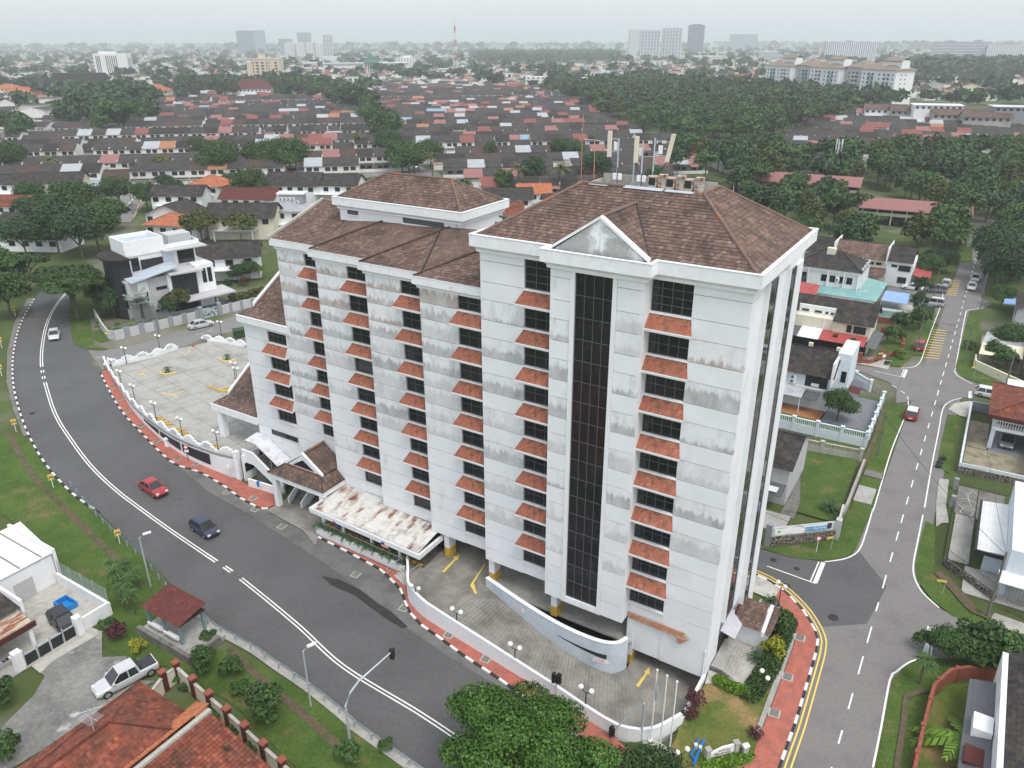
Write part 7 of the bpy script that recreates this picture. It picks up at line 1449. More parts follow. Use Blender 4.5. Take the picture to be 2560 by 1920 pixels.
tower('office_block','cream office block with rows of windows behind the avenue',866,897,124,155,'tower_white','tower_white','windows',.05,.6,3,'office building');tower('office_block','white institutional building beside the radio mast',948,1000,148,166,'tower_white','tower_white','windows',.05,.4,0,'office building');tower('office_block','wide white low block with a row of arched windows',1020,1068,178,192,'tower_white','tower_white','windows',.05,.4,0,'office building');tower('office_block','white horizontal banded hospital-like block below the flats',665,714,134,152,'tower_white','tower_grey','bands',-.1,.4,0,'office building')
for xl,xr,yt,yb,l in((1135,1200,165,190,'cream stepped shop offices with balconies'),(1200,1278,168,188,'white plain shop offices behind the wood')):tower('shop_office',l,xl,xr,yt,yb,'tower_white','tower_white','windows',.1,.35,0,'shops')
for i in range(7):tower('shop_office','white three storey shop office with black vertical panels behind the wood',1275+i*29,1303+i*29,158+i*1.6,187+i*2,'tower_white','wall_dark','fins' if i%3==0 else 'windows',.12,.5,0,'shops')[0]['group']='black and white shop offices'
o,w_,d_,H_=tower('brick_clubhouse','red brick clubhouse with barrel roof and small pyramid roofs',1490,1640,168,192,'brick_mall','brick_mall','none',.05,.3,0,'clubhouse')
mb=MB();mb.tube([(w_*.1,d_*.1,H_),(w_*.32,d_*.1,H_)],H_*.35,12);mb.build('barrel_roof','town_red',o)
for x in(-.38,-.2,.05,.42):mb=MB();s_=w_*.05;mb.face([(w_*x-s_,-s_,H_),(w_*x+s_,-s_,H_),(w_*x,0,H_*1.5)]);mb.face([(w_*x+s_,-s_,H_),(w_*x+s_,s_,H_),(w_*x,0,H_*1.5)]);mb.face([(w_*x+s_,s_,H_),(w_*x-s_,s_,H_),(w_*x,0,H_*1.5)]);mb.face([(w_*x-s_,s_,H_),(w_*x-s_,-s_,H_),(w_*x,0,H_*1.5)]);mb.build('pyramid_roof','roof_brown',o)
p=at('f',985,158,0);Hm=up_to(p,40);o=thing('radio_mast','tall red and white lattice radio mast on the skyline','mast',p);M('mast_red',(.45,.12,.09),var=0);
for i in range(8):
 mb=MB();z0,z1=Hm*i/8,Hm*(i+1)/8;w0,w1=4.2*(1-i/8.2),4.2*(1-(i+1)/8.2)
 for sx,sy in((1,1),(-1,1),(-1,-1),(1,-1)):mb.tube([(sx*w0,sy*w0,z0),(sx*w1,sy*w1,z1)],.45,4);mb.tube([(sx*w0,sy*w0,z0),(-sy*w1,sx*w1,z1)],.3,4)
 mb.build('lattice_section','mast_red' if i%2==0 else 'tower_white',o)
A0=at('f',1932,232);A1=at('f',1648,205);ax_=(A0-A1);aa=math.atan2(ax_.y,ax_.x);Lw=ax_.length
ap=thing('apartment_slab','long white apartment building with tan hipped roofs above the wood','apartment building',(A1 .x,A1 .y,0),aa);Ha=up_to(A0,152)
bays=8;bw_=Lw/bays
for i in range(bays):
 x0=i*bw_;dy=(0,-4,3)[i%3];Hh=Ha*(1.0 if i%3!=2 else 1.03);o=bx(ap,'block',x0+.3,x0+bw_-.3,dy,dy+18,0,Hh,'wall_white' if i%3!=2 else 'wall_grey_light');mb=MB();x1=x0+bw_;zr=Hh+5.5;yy0,yy1=dy-1.2,dy+19
 c_=((x0+x1)/2,dy+9,zr)
 for q in(((x0-1,yy0),(x1+1,yy0)),((x1+1,yy0),(x1+1,yy1)),((x1+1,yy1),(x0-1,yy1)),((x0-1,yy1),(x0-1,yy0))):mb.face([(*q[0],Hh),(*q[1],Hh),c_])
 mb.build('roof','tile_tan',o)
 if i%3==1:mb=MB();mb.solid([(x0+1,dy+4,Hh+6.5),(x1-1,dy+4,Hh+6.5),(x1-1,dy+9,Hh+9),(x0+1,dy+9,Hh+9)],.4);mb.solid([(x1-1,dy+14,Hh+6.5),(x0+1,dy+14,Hh+6.5),(x0+1,dy+9,Hh+9),(x1-1,dy+9,Hh+9)],.4);mb.build('lift_roof','tile_tan',o);bx(o,'lift_tower',x0+1.5,x1-1.5,dy+5,dy+13,Hh,Hh+7,'wall_white')
 nf=int(Hh/3.1);wm_=MB()
 for j in range(1,nf):
  for fx in(.18,.42,.62,.84):wm_.box(x0+bw_*fx-(1.3 if fx in(.42,.62)else.6),x0+bw_*fx+(1.3 if fx in(.42,.62)else.6),dy-.1,dy-.01,j*3.1+.7,j*3.1+2.2)
  if i==bays-1:
   for fy in(5,9):wm_.box(x1-.29,x1-.2,dy+fy,dy+fy+.9,j*3.1+.9,j*3.1+2.0)
 stuff(wm_.build('windows','town_window',o));bm_=MB()
 for j in range(1,nf):bm_.box(x0+bw_*.40,x0+bw_*.66,dy-1.3,dy-.12,j*3.1-.1,j*3.1+.75)
 stuff(bm_.build('balconies','tower_white' if i%2 else 'sheet_turq',o))
for k,(a,b,l)in enumerate((((1165,1278),(1862,1330),'long pink roofed school block behind the terrace trees'),((350,1155),(1148,1212),'second long pink roofed school block deeper in the trees'))):
 A_,B_=at('a3',*a,6.5),at('a3',*b,6.5);d_=B_-A_;o=thing('school_block',l,'school',(A_.x,A_.y,ter(A_.x,A_.y)),math.atan2(d_.y,d_.x));L=d_.length;bx(o,'wall',0,L,-4,4,0,4.6,'wall_dark');bx(o,'parapet',0,L,-5.4,-5.2,2.5,3.4,'wall_cream')
 mb=MB();mb.solid([(-1,-6.5,4.6),(L+1,-6.5,4.6),(L+1,0,6.8),(-1,0,6.8)],.2);mb.solid([(L+1,6.5,4.6),(-1,6.5,4.6),(-1,0,6.8),(L+1,0,6.8)],.2);mb.build('roof','town_pink',o)
 for i in range(int(L/4)):bx(o,'column',i*4+1,i*4+1.3,-5.6,-5.3,0,4.5,'wall_cream')
p=at('f',175,205);o=thing('mansion','grey unfinished mansion with slate mansard roofs among the trees','mansion',p,R(8));
for x0,x1,y0,y1,hh,rh in((-26,26,0,16,11,9),(-44,-28,-4,12,8,7),(28,46,-4,14,9,6)):
 bx(o,'wall',x0,x1,y0,y1,0,hh,'concrete');mb=MB();q=3
 lo=[(x0-1,y0-1,hh),(x1+1,y0-1,hh),(x1+1,y1+1,hh),(x0-1,y1+1,hh)];hi_=[(x0+q,y0+q,hh+rh),(x1-q,y0+q,hh+rh),(x1-q,y1-q,hh+rh),(x0+q,y1-q,hh+rh)]
 for j in range(4):mb.face([lo[j],lo[(j+1)%4],hi_[(j+1)%4],hi_[j]])
 mb.face(hi_);mb.build('mansard_roof','town_metal' if x0>0 else 'roof_dark',o)
 for i in range(int((x1-x0)/7)):bx(o,'window',x0+2.5+i*7,x0+5+i*7,y0-.2,y0-.02,hh*.35,hh*.8,'town_window')
def villa(reg,x,y,w_,d_,e,rise,roof,wall,rot,label,kind='gable',name='house',axis='x'):
 p=at(reg,x,y);PANES[0]=0;o=thing(name,label,'house',p,R(rot));bx(o,'wall',-w_/2,w_/2,0,d_,0,e,wall)
 if kind=='gable':gable(o,-w_/2,w_/2,0,d_,e,e+rise,roof,axis,tw=1.2,wall=wall,oh=.7)
 else:hip(o,-w_/2,w_/2,0,d_,e,e+rise,roof,.8,1.2)
 n_=max(2,int(w_/3.2))
 for i in range(n_):wn(o,-w_/2+.6+i*w_/n_,-w_/2+2.2+i*w_/n_,e-2.0,e-.7,-.04,2,1)
 if e>4.5:bx(o,'porch_slab',-w_*.4,w_*.25,-2.6,-.05,2.7,2.9,'wall_white');[bx(o,'porch_post',x_,x_+.25,-2.5,-2.25,0,2.69,'wall_white')for x_ in(-w_*.38,w_*.2)]
 return o
for a in(('a1',1330,1310,11,9,5.6,2.6,'roof_orange','wall_white',-18,'white villa with bright terracotta hip roof by the palm trees','hip'),('a1',1150,1375,15,8,5.6,2.2,'roof_dark','wall_white',0,'white two storey house with charcoal roof below the terracotta villa'),('a1',1090,1500,13,9,5.0,2.6,'roof_dark','wall_white',-14,'white gabled house behind the orange roofed bungalow','gable','house','y'),('a1',1110,1540,15,9,3.6,2.2,'roof_orange','wall_white',-14,'bungalow with bright orange tile roof behind the modern house','hip'),('a1',1560,1540,17,9,6.0,2.6,'roof_dark','wall_cream',0,'cream balcony house with wide charcoal roof and orange turret'),('a1',1600,1390,16,9,5.2,2.4,'roof_maroon','wall_white',-5,'dark house with a patched red roof end'),('a1',1880,1300,17,11,5.4,3.2,'roof_dark','wall_white',-6,'large charcoal roofed house near the penthouse'),('a1',2150,1300,15,11,5.4,2.6,'roof_dark','wall_white',-6,'charcoal roofed house partly hidden by the penthouse'),('c4',1700,850,15,8,5.2,2.2,'roof_dark','wall_white',15,'black and white house with low gabled roof beside the modern house','gable','house','x'),('a1',60,1300,11,9,5.8,2.2,'roof_dark','wall_white',-5,'white gable-ended house near the junction road'),('a1',330,1300,20,10,6.2,2.4,'roof_dark','wall_cream',12,'cream shophouse row with round windows and orange awnings','gable','shophouse'),('a1',60,1400,14,9,3.6,2.2,'roof_red','wall_white',-5,'low house with red and black roof beside the big green trees'),('a1',250,1400,12,9,3.6,2.2,'roof_dark','wall_white',-5,'low charcoal roofed house next to the shophouse row'),('a1',200,1520,18,9,3.4,2.0,'roof_dark','wall_white',-5,'low dark roofed house at the edge of the big trees'),('a1',40,1600,14,9,3.2,1.6,'sheet_blue','wall_white',-5,'house with pale blue metal roof outside the bend'),('a1',230,1620,14,9,3.4,1.8,'roof_brown','wall_white',-5,'brown roofed house outside the bend'),('f',1100,455,14,10,3.6,2.4,'roof_dark','wall_white',4,'dark roofed house behind the link roof of the office block'),('f',1155,440,10,9,3.4,2.2,'roof_orange','wall_white',4,'white house with a bright orange roof behind the tower'),('f',1010,470,14,10,3.6,2.4,'roof_dark','wall_white',4,'charcoal gabled house just behind the penthouse'),('f',1230,470,14,10,3.6,2.4,'roof_dark','wall_white',4,'charcoal house hidden behind the tower roof'),('f',1090,490,10,9,3.6,2.4,'roof_red','wall_white',4,'red tiled house glimpsed past the penthouse'),('a1',975,655,30,16,9,5,'roof_orange','tower_cream',6,'cream villa with tan pavilion roofs above the terraces','hip'),('a1',1620,640,34,16,9,8,'roof_maroon','wall_white',4,'mansion with steep maroon roofs near the cream tower','hip'),('a1',130,660,26,14,8,4,'roof_orange','wall_cream',-5,'cream house with orange roof beside the unfinished mansion','hip'),('a1',40,620,22,14,7,4,'roof_orange','wall_cream',-5,'second orange roofed house beyond the mansion trees','hip')):villa(*a)
p=at('a1',1800,1480);g7=villa('a1',1790,1500,15,11,6.0,1.2,'town_metal','wall_white',-5,'white house with grey standing seam roof and a row of condensers','hip');bx(g7,'plant_room',-1,5.5,6,9,6.2,9.2,'wall_grey');[ac(g7,-.7+(i%5)*1.1,5.98,7.0+.8*(i//5))for i in range(9)];bx(g7,'white_roof',-1.6,6,5.8,9.5,9.21,9.6,'wall_white')
for i,(x,y,l,m)in enumerate(((1310,790,'white three storey walk-up flats with twin gables','wall_white'),(1480,800,'weathered brown walk-up flats beside the white ones','concrete'),(1760,830,'brown weathered walk-up flats behind the white box house','concrete'),(1960,850,'grey-brown walk-up flats near the dark office','concrete'))):villa('a3',x,y,24,12,8,2.6,'roof_brown',m,-18,l,'gable','walk_up_flats')
villa('a3',1640,815,26,14,12,.5,'wall_white','wall_white',-18,'plain white flat-roofed building between the brown flats','hip','white_building');villa('a3',2160,860,26,16,14,.5,'sheet_white','wall_grey',-18,'dark grey office block with pipes and white roof edge','hip','grey_office');villa('a3',1850,655,24,14,11,4,'roof_maroon','wall_yellow',-20,'yellow school-like building with dark red roof','gable','yellow_building','y')
# ================================================================ vehicles
for nm,c in(('car_silver',(.50,.52,.53)),('car_red',(.34,.03,.035)),('car_blue',(.035,.045,.075)),('car_white',(.74,.75,.76)),('car_black',(.015,.016,.02)),('car_grey',(.20,.21,.22)),('car_maroon',(.20,.015,.03))):M(nm,c,var=.03,rough=.28,spec=.6)
M('car_glass',(.02,.024,.028),var=0,rough=.08,spec=.7);M('tyre',(.018,.018,.019),var=0,rough=.9);M('rim',(.42,.43,.44),var=0,rough=.35,metal=.6);M('lamp_clear',(.75,.76,.78),var=0,rough=.15);M('lamp_red',(.5,.02,.02),var=0,rough=.2)
SPEC={'sedan':([(-2.2,.62,.70,.35),(-2.08,.86,.80,.26),(-1.5,.94,.85,.22),(-.3,.92,.87,.2),(.95,.90,.87,.2),(1.6,.80,.85,.22),(2.05,.68,.79,.26),(2.2,.50,.66,.32)],(-1.75,-1.05,.25,1.15,1.42,.80,.62)),'hatch':([(-1.9,.66,.72,.35),(-1.82,.92,.80,.26),(-1.2,.95,.84,.22),(-.2,.93,.86,.2),(.85,.92,.86,.2),(1.45,.80,.83,.22),(1.8,.66,.77,.26),(1.92,.48,.64,.32)],(-1.86,-1.35,.35,1.15,1.52,.80,.64)),'mpv':([(-2.1,.7,.74,.38),(-2.04,1.0,.84,.28),(-1.3,1.02,.88,.24),(-.2,1.0,.9,.22),(1.0,.98,.9,.22),(1.6,.86,.87,.24),(2.0,.72,.80,.28),(2.15,.5,.68,.34)],(-2.08,-1.75,.35,1.35,1.70,.85,.70)),'pickup':([(-2.55,.75,.80,.5),(-2.5,1.02,.86,.4),(-1.0,1.03,.88,.35),(-.2,1.02,.88,.33),(1.1,1.0,.88,.33),(1.9,.92,.86,.36),(2.4,.80,.80,.4),(2.58,.58,.68,.45)],(-.95,-.75,.55,1.4,1.72,.82,.66))}
WM={}
def car(kind,paint,p,head,label,roof=None,group=None):
 st,(x0,x1,x2,x3,zr,hb,hr)=SPEC[kind];o=thing({'pickup':'pickup_truck','mpv':'people_carrier'}.get(kind,'car'),label,'pickup truck' if kind=='pickup' else 'car',(p[0],p[1],ter(p[0],p[1])+.035 if len(p)<3 or True else p[2]),head,group)
 mb=MB();rings=[]
 for x,zd,hw,zf in st:
  rings.append([(x,-hw*.94,zf),(x,-hw,zf+(zd-zf)*.45),(x,-hw*.97,zd-.08),(x,-hw*.86,zd),(x,hw*.86,zd),(x,hw*.97,zd-.08),(x,hw,zf+(zd-zf)*.45),(x,hw*.94,zf)])
 for A_,B_ in zip(rings,rings[1:]):
  for i in range(8):j=(i+1)%8;mb.face([A_[i],B_[i],B_[j],A_[j]])
 mb.face(rings[0]);mb.face(rings[-1][::-1]);body=mb.build('body',paint,o,True)
 zb=st[3][1]-.03;g=MB();a=[(x0,-hb,zb),(x3,-hb,zb-.03),(x3,hb,zb-.03),(x0,hb,zb)];b=[(x1,-hr,zr-.04),(x2,-hr,zr-.04),(x2,hr,zr-.04),(x1,hr,zr-.04)]
 for i in range(4):j=(i+1)%4;g.face([a[i],a[j],b[j],b[i]])
 g.build('windows','car_glass',o)
 r=MB();r.solid([(x1-.08,-hr-.02,zr-.01),(x1-.08,hr+.02,zr-.01),(x2+.06,hr+.02,zr-.02),(x2+.06,-hr-.02,zr-.02)][::-1],.05);r.solid([(x1+.1,-hr*.8,zr+.02),(x2-.1,-hr*.8,zr+.02),(x2-.1,hr*.8,zr+.02),(x1+.1,hr*.8,zr+.02)],.03);r.build('roof',roof or paint,o)
 for s_ in(-1,1):
  for(xa,za,ya),(xb,zc,yb)in(((x0,zb,hb),(x1,zr-.04,hr)),((x3,zb-.03,hb),(x2,zr-.04,hr)),(((x1+x2)/2,zb,hb+.005),((x1+x2)/2,zr-.04,hr+.005))):q=MB();q.tube([(xa,s_*ya,za),(xb,s_*yb,zc)],.045,4);q.build('pillar',paint,o)
  q=MB();q.box(x3-.35,x3-.15,s_*(hb+.06)-.1,s_*(hb+.06)+.1,zb+.02,zb+.16);q.build('mirror',paint,o)
  xf,zf_=st[-2][0],st[-2][1];q=MB();q.box(xf-.12,xf+.1,s_*st[-2][2]*.72-.16,s_*st[-2][2]*.72+.16,zf_-.16,zf_+.005);q.build('headlight','lamp_clear',o)
  q=MB();q.box(st[0][0]-.02,st[1][0]+.03,s_*st[1][2]*.8-.12,s_*st[1][2]*.8+.12,st[1][1]-.3,st[1][1]-.05);q.build('tail_light','lamp_red',o)
  for xw in(st[1][0]+.72,st[-2][0]-.62):
   rw=.31 if kind!='pickup' else.37
   if rw not in WM:t_=MB().tube([(0,-.1,0),(0,-.09,0),(0,.09,0),(0,.1,0)],[rw*.8,rw,rw,rw*.8],16).mesh('tyre','tyre');rm_=MB().tube([(0,-.108,0),(0,.108,0)],rw*.62,10).mesh('rim','rim');WM[rw]=(t_,rm_)
   w_=link('wheel',WM[rw][0],o,(xw,s_*(st[3][2]-.1),rw));link('rim',WM[rw][1],w_)
 q=MB();q.box(st[-1][0]-.03,st[-1][0]+.02,-.5,.5,st[-1][1]-.13,st[-1][1]-.02);q.build('front_grille','car_black',o);q=MB();q.box(st[0][0]-.015,st[0][0]+.01,-.26,.26,st[0][1]-.18,st[0][1]-.06);q.build('number_plate','sign_white',o)
 if kind=='pickup':q=MB();q.box(-2.42,-1.05,-.72,.72,1.0,1.04);q.build('bed_liner','car_black',o);q=MB();q.tube([(-1.1,-.7,1.0),(-1.15,-.65,1.5),(-1.15,.65,1.5),(-1.1,.7,1.0)],.04,6);q.build('roll_bar','car_black',o)
 return o
def heading(p):i=min(range(len(cl)),key=lambda i:(cl[i]-Vector((p[0],p[1]))).length);d=cl[min(i+2,len(cl)-1)]-cl[max(i-2,0)];return math.atan2(d.y,d.x)
for kind,col,reg,x,y,l in(('sedan','car_silver','a4',354,525,'silver sedan coming round the bend of the main road'),('sedan','car_red','a4',990,1515,'red sedan driving past the car deck'),('hatch','car_blue','a7',1320,130,'dark blue hatchback on the main road before the canteen')):p=at(reg,x,y);car(kind,col,p,heading(p),l)
car('sedan','car_silver',at('c4',1385,1465),R(42),'silver sedan parked beside the grey garden wall');pf,pr2=at('a7',690,1160),at('a7',940,1030);car('pickup','car_silver',(pf+pr2)/2,math.atan2(pf.y-pr2 .y,pf.x-pr2 .x),'silver pickup truck parked on the old concrete lane')
LH=YAW+PI/2
car('hatch','car_red',at('a6',1487,1035),LH,'red hatchback with white roof driving up the lane','car_white');car('mpv','car_grey',uvw(20.6,62.5),LH+PI,'dark grey vehicle parked in the open garage');car('hatch','car_black',uvw(-53.2,-25.0),YAW+R(-8),'black car parked in the white walled yard')
car('sedan','car_white',at('c5',1690,655),YAW+PI,'white sedan parked on the upper west street');car('mpv','car_grey',at('c5',2000,685),YAW+PI,'grey people carrier parked at the street corner');car('mpv','car_silver',at('c5',1955,860),YAW+PI,'silver people carrier parked beside the round topiary');car('hatch','car_black',at('c5',1900,950),LH,'black car behind the silver people carrier');car('hatch','car_red',at('c5',1775,1430),LH,'red hatchback parked on the grass by the lane');car('hatch','car_silver',at('c5',2130,600),LH,'silver hatchback near the upper speed bars');car('sedan','car_black',at('c5',1440,590),YAW,'dark sedan in the driveway of the rear terrace');car('sedan','car_silver',at('c5',1990,320),YAW,'pale covered car beside the far notice');car('sedan','car_grey',at('c5',1720,290),YAW,'grey car behind the red carport roof')
car('sedan','car_white',at('h7',1090,1380),LH+PI,'white sedan parked along the far verge of the lane');car('sedan','car_silver',at('h7',1165,1200),LH+PI,'silver sedan parked under the dark trees of the lane');car('sedan','car_grey',at('h7',1140,190),LH,'grey car far up the lane beyond the barrier');car('hatch','car_white',at('a6',1980,905),YAW,'white car at the mouth of the cross street')
for x,y,c,l in((580,1232,'car_black','black car in the small car park by the blue board'),(632,1222,'car_white','white car in the small car park by the blue board'),(682,1214,'car_red','red car in the small car park by the blue board'),(590,1285,'car_silver','silver car at the lower end of the small car park'),(722,1362,'car_grey','grey car waiting on the junction road'),(806,1362,'car_black','black car waiting beside the grey one on the junction road'),(545,1228,'car_silver','silver car beside the black one in the small car park'),(1110,1222,'car_silver','silver car on the far side of the junction road')):car('hatch',c,at('a1',x,y),R(75 if y>1300 else 10),l)
car('sedan','car_white',at('a2',486,1080),R(-70),'white car on the tree-lined avenue');car('hatch','car_grey',at('a2',176,845),R(-70),'grey car further up the tree-lined avenue')
# ================================================================ street furniture
REG['c3']=(1440,260,340)
def pole_thing(name,label,cat,p,h,r=.06,mat='galv',group=None):o=thing(name,label,cat,p,0,group);mb=MB();mb.tube([(0,0,0),(0,0,h)],[r*1.2,r*.8],8);mb.build('pole',mat,o);return o
for i,(u,v,h,pan,tilt)in enumerate(((-15.3,10.6,4.0,(-.75,4.6,2.1),0),(-13.9,10.8,4.3,None,0),(-13.1,10.6,3.6,(-.5,4.3,2.1),0),(-12.2,10.9,4.2,(1.2,4.6,2.2),.25))):
 o=thing('antenna_mast',('grey antenna mast with a long cream panel nearest the thin aerials','bare grey pole between the two upright antenna panels','antenna mast with an upright cream panel in the middle of the roof','antenna mast with a tilted cream panel beside the roof ducts')[i],'antenna',uvw(u,v,38.6),YAW)
 mb=MB();mb.tube([(0,0,0),(0,0,h)],.07,8);mb.build('pole','galv',o)
 for k in range(3):a_=k*2.1;mb=MB();mb.tube([(0,0,.6),(.5*math.cos(a_),.5*math.sin(a_),0)],.03,5);mb.build('brace','galv',o)
 if pan:
  x,zt,L=pan;mb=MB();mb.obox((x,-.15,zt-L),(.17,0,0),(0,.09,0),(tilt*L*.8,0,L));mb.build('panel_antenna','wall_cream',o)
  mb=MB();mb.tube([(0,0,zt-L*.3),(x+tilt*L*.5,-.05,zt-L*.3)],.03,5);mb.build('bracket','galv',o);mb=MB();mb.tube([(0,0,zt-L*.8),(x+tilt*L*.2,-.05,zt-L*.8)],.03,5);mb.build('bracket','galv',o)
  mb=MB();mb.tube([(x,-.1,zt-L),(x*.6,-.1,zt-L-.7),(.1,-.1,zt-L-.9),(.1,-.1,.3)],.035,5);mb.build('cable','black_metal',o);mb=MB();mb.box(x*.4-.15,x*.4+.15,.05,.25,zt-L*.75,zt-L*.45);mb.build('radio_unit','sign_white',o)
  for dx in(-.28,.18):mb=MB();mb.box(dx,dx+.3,-.25,-.05,.7,1.2);mb.build('equipment_box','sign_white',o)
for u,h,l in((-18.1,5.6,'tall thin rusty aerial pole on the tower roof'),(-16.9,3.7,'shorter thin aerial with a yagi crossbar on the tower roof')):
 o=pole_thing('roof_aerial',l,'aerial',uvw(u,9.4,38.9),h,.035,'rust_pipe')
 if h<5:mb=MB();mb.tube([(-.9,0,h),(.5,0,h-.15)],.02,4);[mb.tube([(-.9+.2*k,-.25,h-.02*k),(-.9+.2*k,.25,h-.02*k)],.012,4)for k in range(7)];mb.build('yagi','galv',o)
M('duct_rust',(.55,.52,.46),c2=(.30,.11,.06),s=2.5,mix=(.45,.6),var=.1,rough=.8)
for i in range(3):
 u=-11.9+i*1.55;o=thing('roof_duct',('rusty exhaust duct pair next to the tilted antenna','middle rusty exhaust duct pair on the tower roof','rusty exhaust duct pair next to the roof hip')[i],'duct',uvw(u,10.4,38.6),YAW);mb=MB();mb.box(-.35,.35,-.3,.5,0,1.25);mb.build('duct_box','duct_rust',o);mb=MB();mb.box(-.28,.28,-.33,-.305,.55,1.15);mb.build('duct_mouth','black_paint',o)
 mb=MB();prof=[(.35*math.cos(a_),1.1+.55*math.sin(a_))for a_ in(PI,2.3,1.6,.9)];mb.prism([(.55,-.25),(1.15,-.25),(1.15,.35),(.55,.35)],0,.9);mb.obox((.85,.05,.9),(.3,0,0),(0,.3,0),(.12,-.35,.6));mb.build('cowl','duct_rust',o)
PL=thing('flag_plinth','narrow concrete plinth carrying three white flagpoles','plinth',at('a8',2055,1530),0);mb=MB();d_=at('a8',2130,1580)-at('a8',1980,1480);dn_=d_.normalized();mb.obox((0,0,0),d_*.62,Vector((-dn_.y,dn_.x,0))*.5,(0,0,.16));mb.build('plinth','concrete_light',PL)
for i,(x,y)in enumerate(((1995,1490),(2055,1530),(2115,1570))):
 o=pole_thing('flagpole',('white flagpole with a furled flag beside the ramp wall','middle white flagpole on the concrete plinth','white flagpole nearest the globe lamp and name sign')[i],'flagpole',at('a8',x,y)+Vector((0,0,.16)),7.3,.055,'sign_white');mb=MB();mb.box(-.16,.16,-.16,.16,0,.25);mb.build('base','sign_white',o);mb=MB();mb.ball((0,0,7.35),.09,8,6);mb.build('finial','sign_white',o)
 if i==0:mb=MB();mb.tube([(.05,-.04,6.3),(.1,-.08,5.4),(.06,-.05,4.4)],[.03,.13,.05],6);mb.build('flag','tower_grey',o)
c0,c1=at('c2',880,1230),at('c2',1590,1050);d_=c1-c0;SG=thing('name_sign','stone name sign lettered BANGUNAN PELANGI between two grey posts','sign',c0,math.atan2(d_.y,d_.x));L=d_.length
for x in(0,L):mb=MB();mb.box(x-.17,x+.17,-.17,.17,0,1.15);o=mb.build('post','concrete_light',SG);mb=MB();mb.box(x-.23,x+.23,-.23,.23,1.15,1.28);mb.build('cap','concrete',o)
mb=MB();pts=[(.18,.25),(L-.18,.25),(L-.18,1.1),(L*.5,1.1),(.18,.75)];mb.face([(x,-.06,z)for x,z in pts]);mb.face([(x,.08,z)for x,z in pts][::-1]);[mb.face([(pts[i][0],-.06,pts[i][1]),(pts[i][0],.08,pts[i][1]),(pts[(i+1)%5][0],.08,pts[(i+1)%5][1]),(pts[(i+1)%5][0],-.06,pts[(i+1)%5][1])])for i in range(5)];pn=mb.build('panel','wall_white',SG)
M('bronze',(.18,.08,.05),var=0,rough=.5);text_sign('PELANGI',.36,'lettering','bronze',pn,(L*.5,-.075,.52),(R(90),0,0),.01);text_sign('BANGUNAN',.17,'lettering','bronze',pn,(L*.56,-.075,.82),(R(90),0,0),.01)
mb=MB();mb.box(-.22,.22,-.15,.15,0,.95);bo=tag(mb.build('utility_box','concrete_light',None,loc=at('c2',1820,1090),rz=R(20)),'small grey utility box beside the stone name sign','box');mb=MB();mb.box(-.25,.25,-.18,.18,.95,1.1);mb.build('cap','sign_white',bo)
M('pipe_blue',(.01,.16,.50),var=.08,rough=.45);wp_=thing('water_pipes','bright blue water pipes with valves beside the stone name sign','pipes',at('c2',640,1000))
bp_=[at('c2',x,y)-wp_.location for x,y in((650,720),(590,920),(460,1140),(560,1240))];bq_=[at('c2',x,y)-wp_.location for x,y in((800,770),(700,980),(620,1150),(530,1400))]
for q in(bp_,bq_):mb=MB();mb.tube([Vector((v.x,v.y,.25))for v in q],.08 if q is bp_ else.11,8);mb.build('pipe','pipe_blue',wp_);mb=MB();c_=q[1];mb.tube([(c_.x,c_.y,.05),(c_.x,c_.y,.5)],.14,8);mb.build('valve','lamp_clear',wp_)
M('signal_black',(.02,.02,.02),var=0,rough=.6)
def signal(parent,p,rz):
 mb=MB();mb.box(-.17,.17,-.12,.12,0,.95);o=mb.build('signal_head','signal_black',parent,loc=p,rz=rz)
 for k in range(3):q=MB();q.tube([(0,-.12,.17+k*.3),(0,-.3,.2+k*.3)],.11,8);q.build('hood','signal_black',o)
b0=at('a8',62,1468);s0=at('a8',335,930,5.6);TS=thing('traffic_signal','grey mast arm traffic signal reaching over the main road','traffic signal',b0);e_=s0-b0;hd=Vector((e_.x,e_.y,0))
mb=MB();mb.tube([(0,0,0),(0,0,3.6),hd*.12+Vector((0,0,4.6)),hd*.3+Vector((0,0,5.2)),hd+Vector((0,0,6.1))],[.12,.1,.09,.08,.05],8);mb.build('mast_arm','galv',TS);signal(TS,hd+Vector((0,0,5.4)),R(150))
for(x,y),l in zip(((1385,1235),),('post with two black traffic signal heads beside the big tree',)):o=pole_thing('traffic_signal',l,'traffic signal',at('a8',x,y),3.3,.06);signal(o,(-.2,0,2.4),R(60));signal(o,(.25,0,2.3),R(-30))
b0=at('a8',1935,1470);s0=at('a8',1735,1420,2.2);TS=thing('traffic_signal','grey traffic signal pole with long arm in front of the flagpoles','traffic signal',b0);mb=MB();hd=(at('a8',1760,1450)-b0);mb.tube([(0,0,0),(0,0,3.9)],.09,8);mb.build('pole','galv',TS);mb=MB();mb.tube([(0,0,3.85),(hd.x,hd.y,.9)],.05,6);mb.build('arm','galv',TS);signal(TS,(hd.x-.25,hd.y-.2,.45),R(40))
for(x,y),(hx,hy),l in(((970,482),(905,150),'grey street light on the verge behind the bus shelter'),((2000,1252),(1945,875),'grey street light on the verge near the mast arm signal')):
 p=at('a7',x,y);o=thing('street_light',l,'street light',p);d_=Vector((.75,.55,0));mb=MB();mb.tube([(0,0,0),(0,0,5.9),d_*.5+Vector((0,0,6.15))],[.09,.06,.045],8);mb.build('pole','galv',o);mb=MB();mb.obox(d_*.8+Vector((0,0,6.1)),d_*.4,Vector((-.55,.75,0))*.14,(0,0,.12));mb.build('lamp_head','sign_white',o)
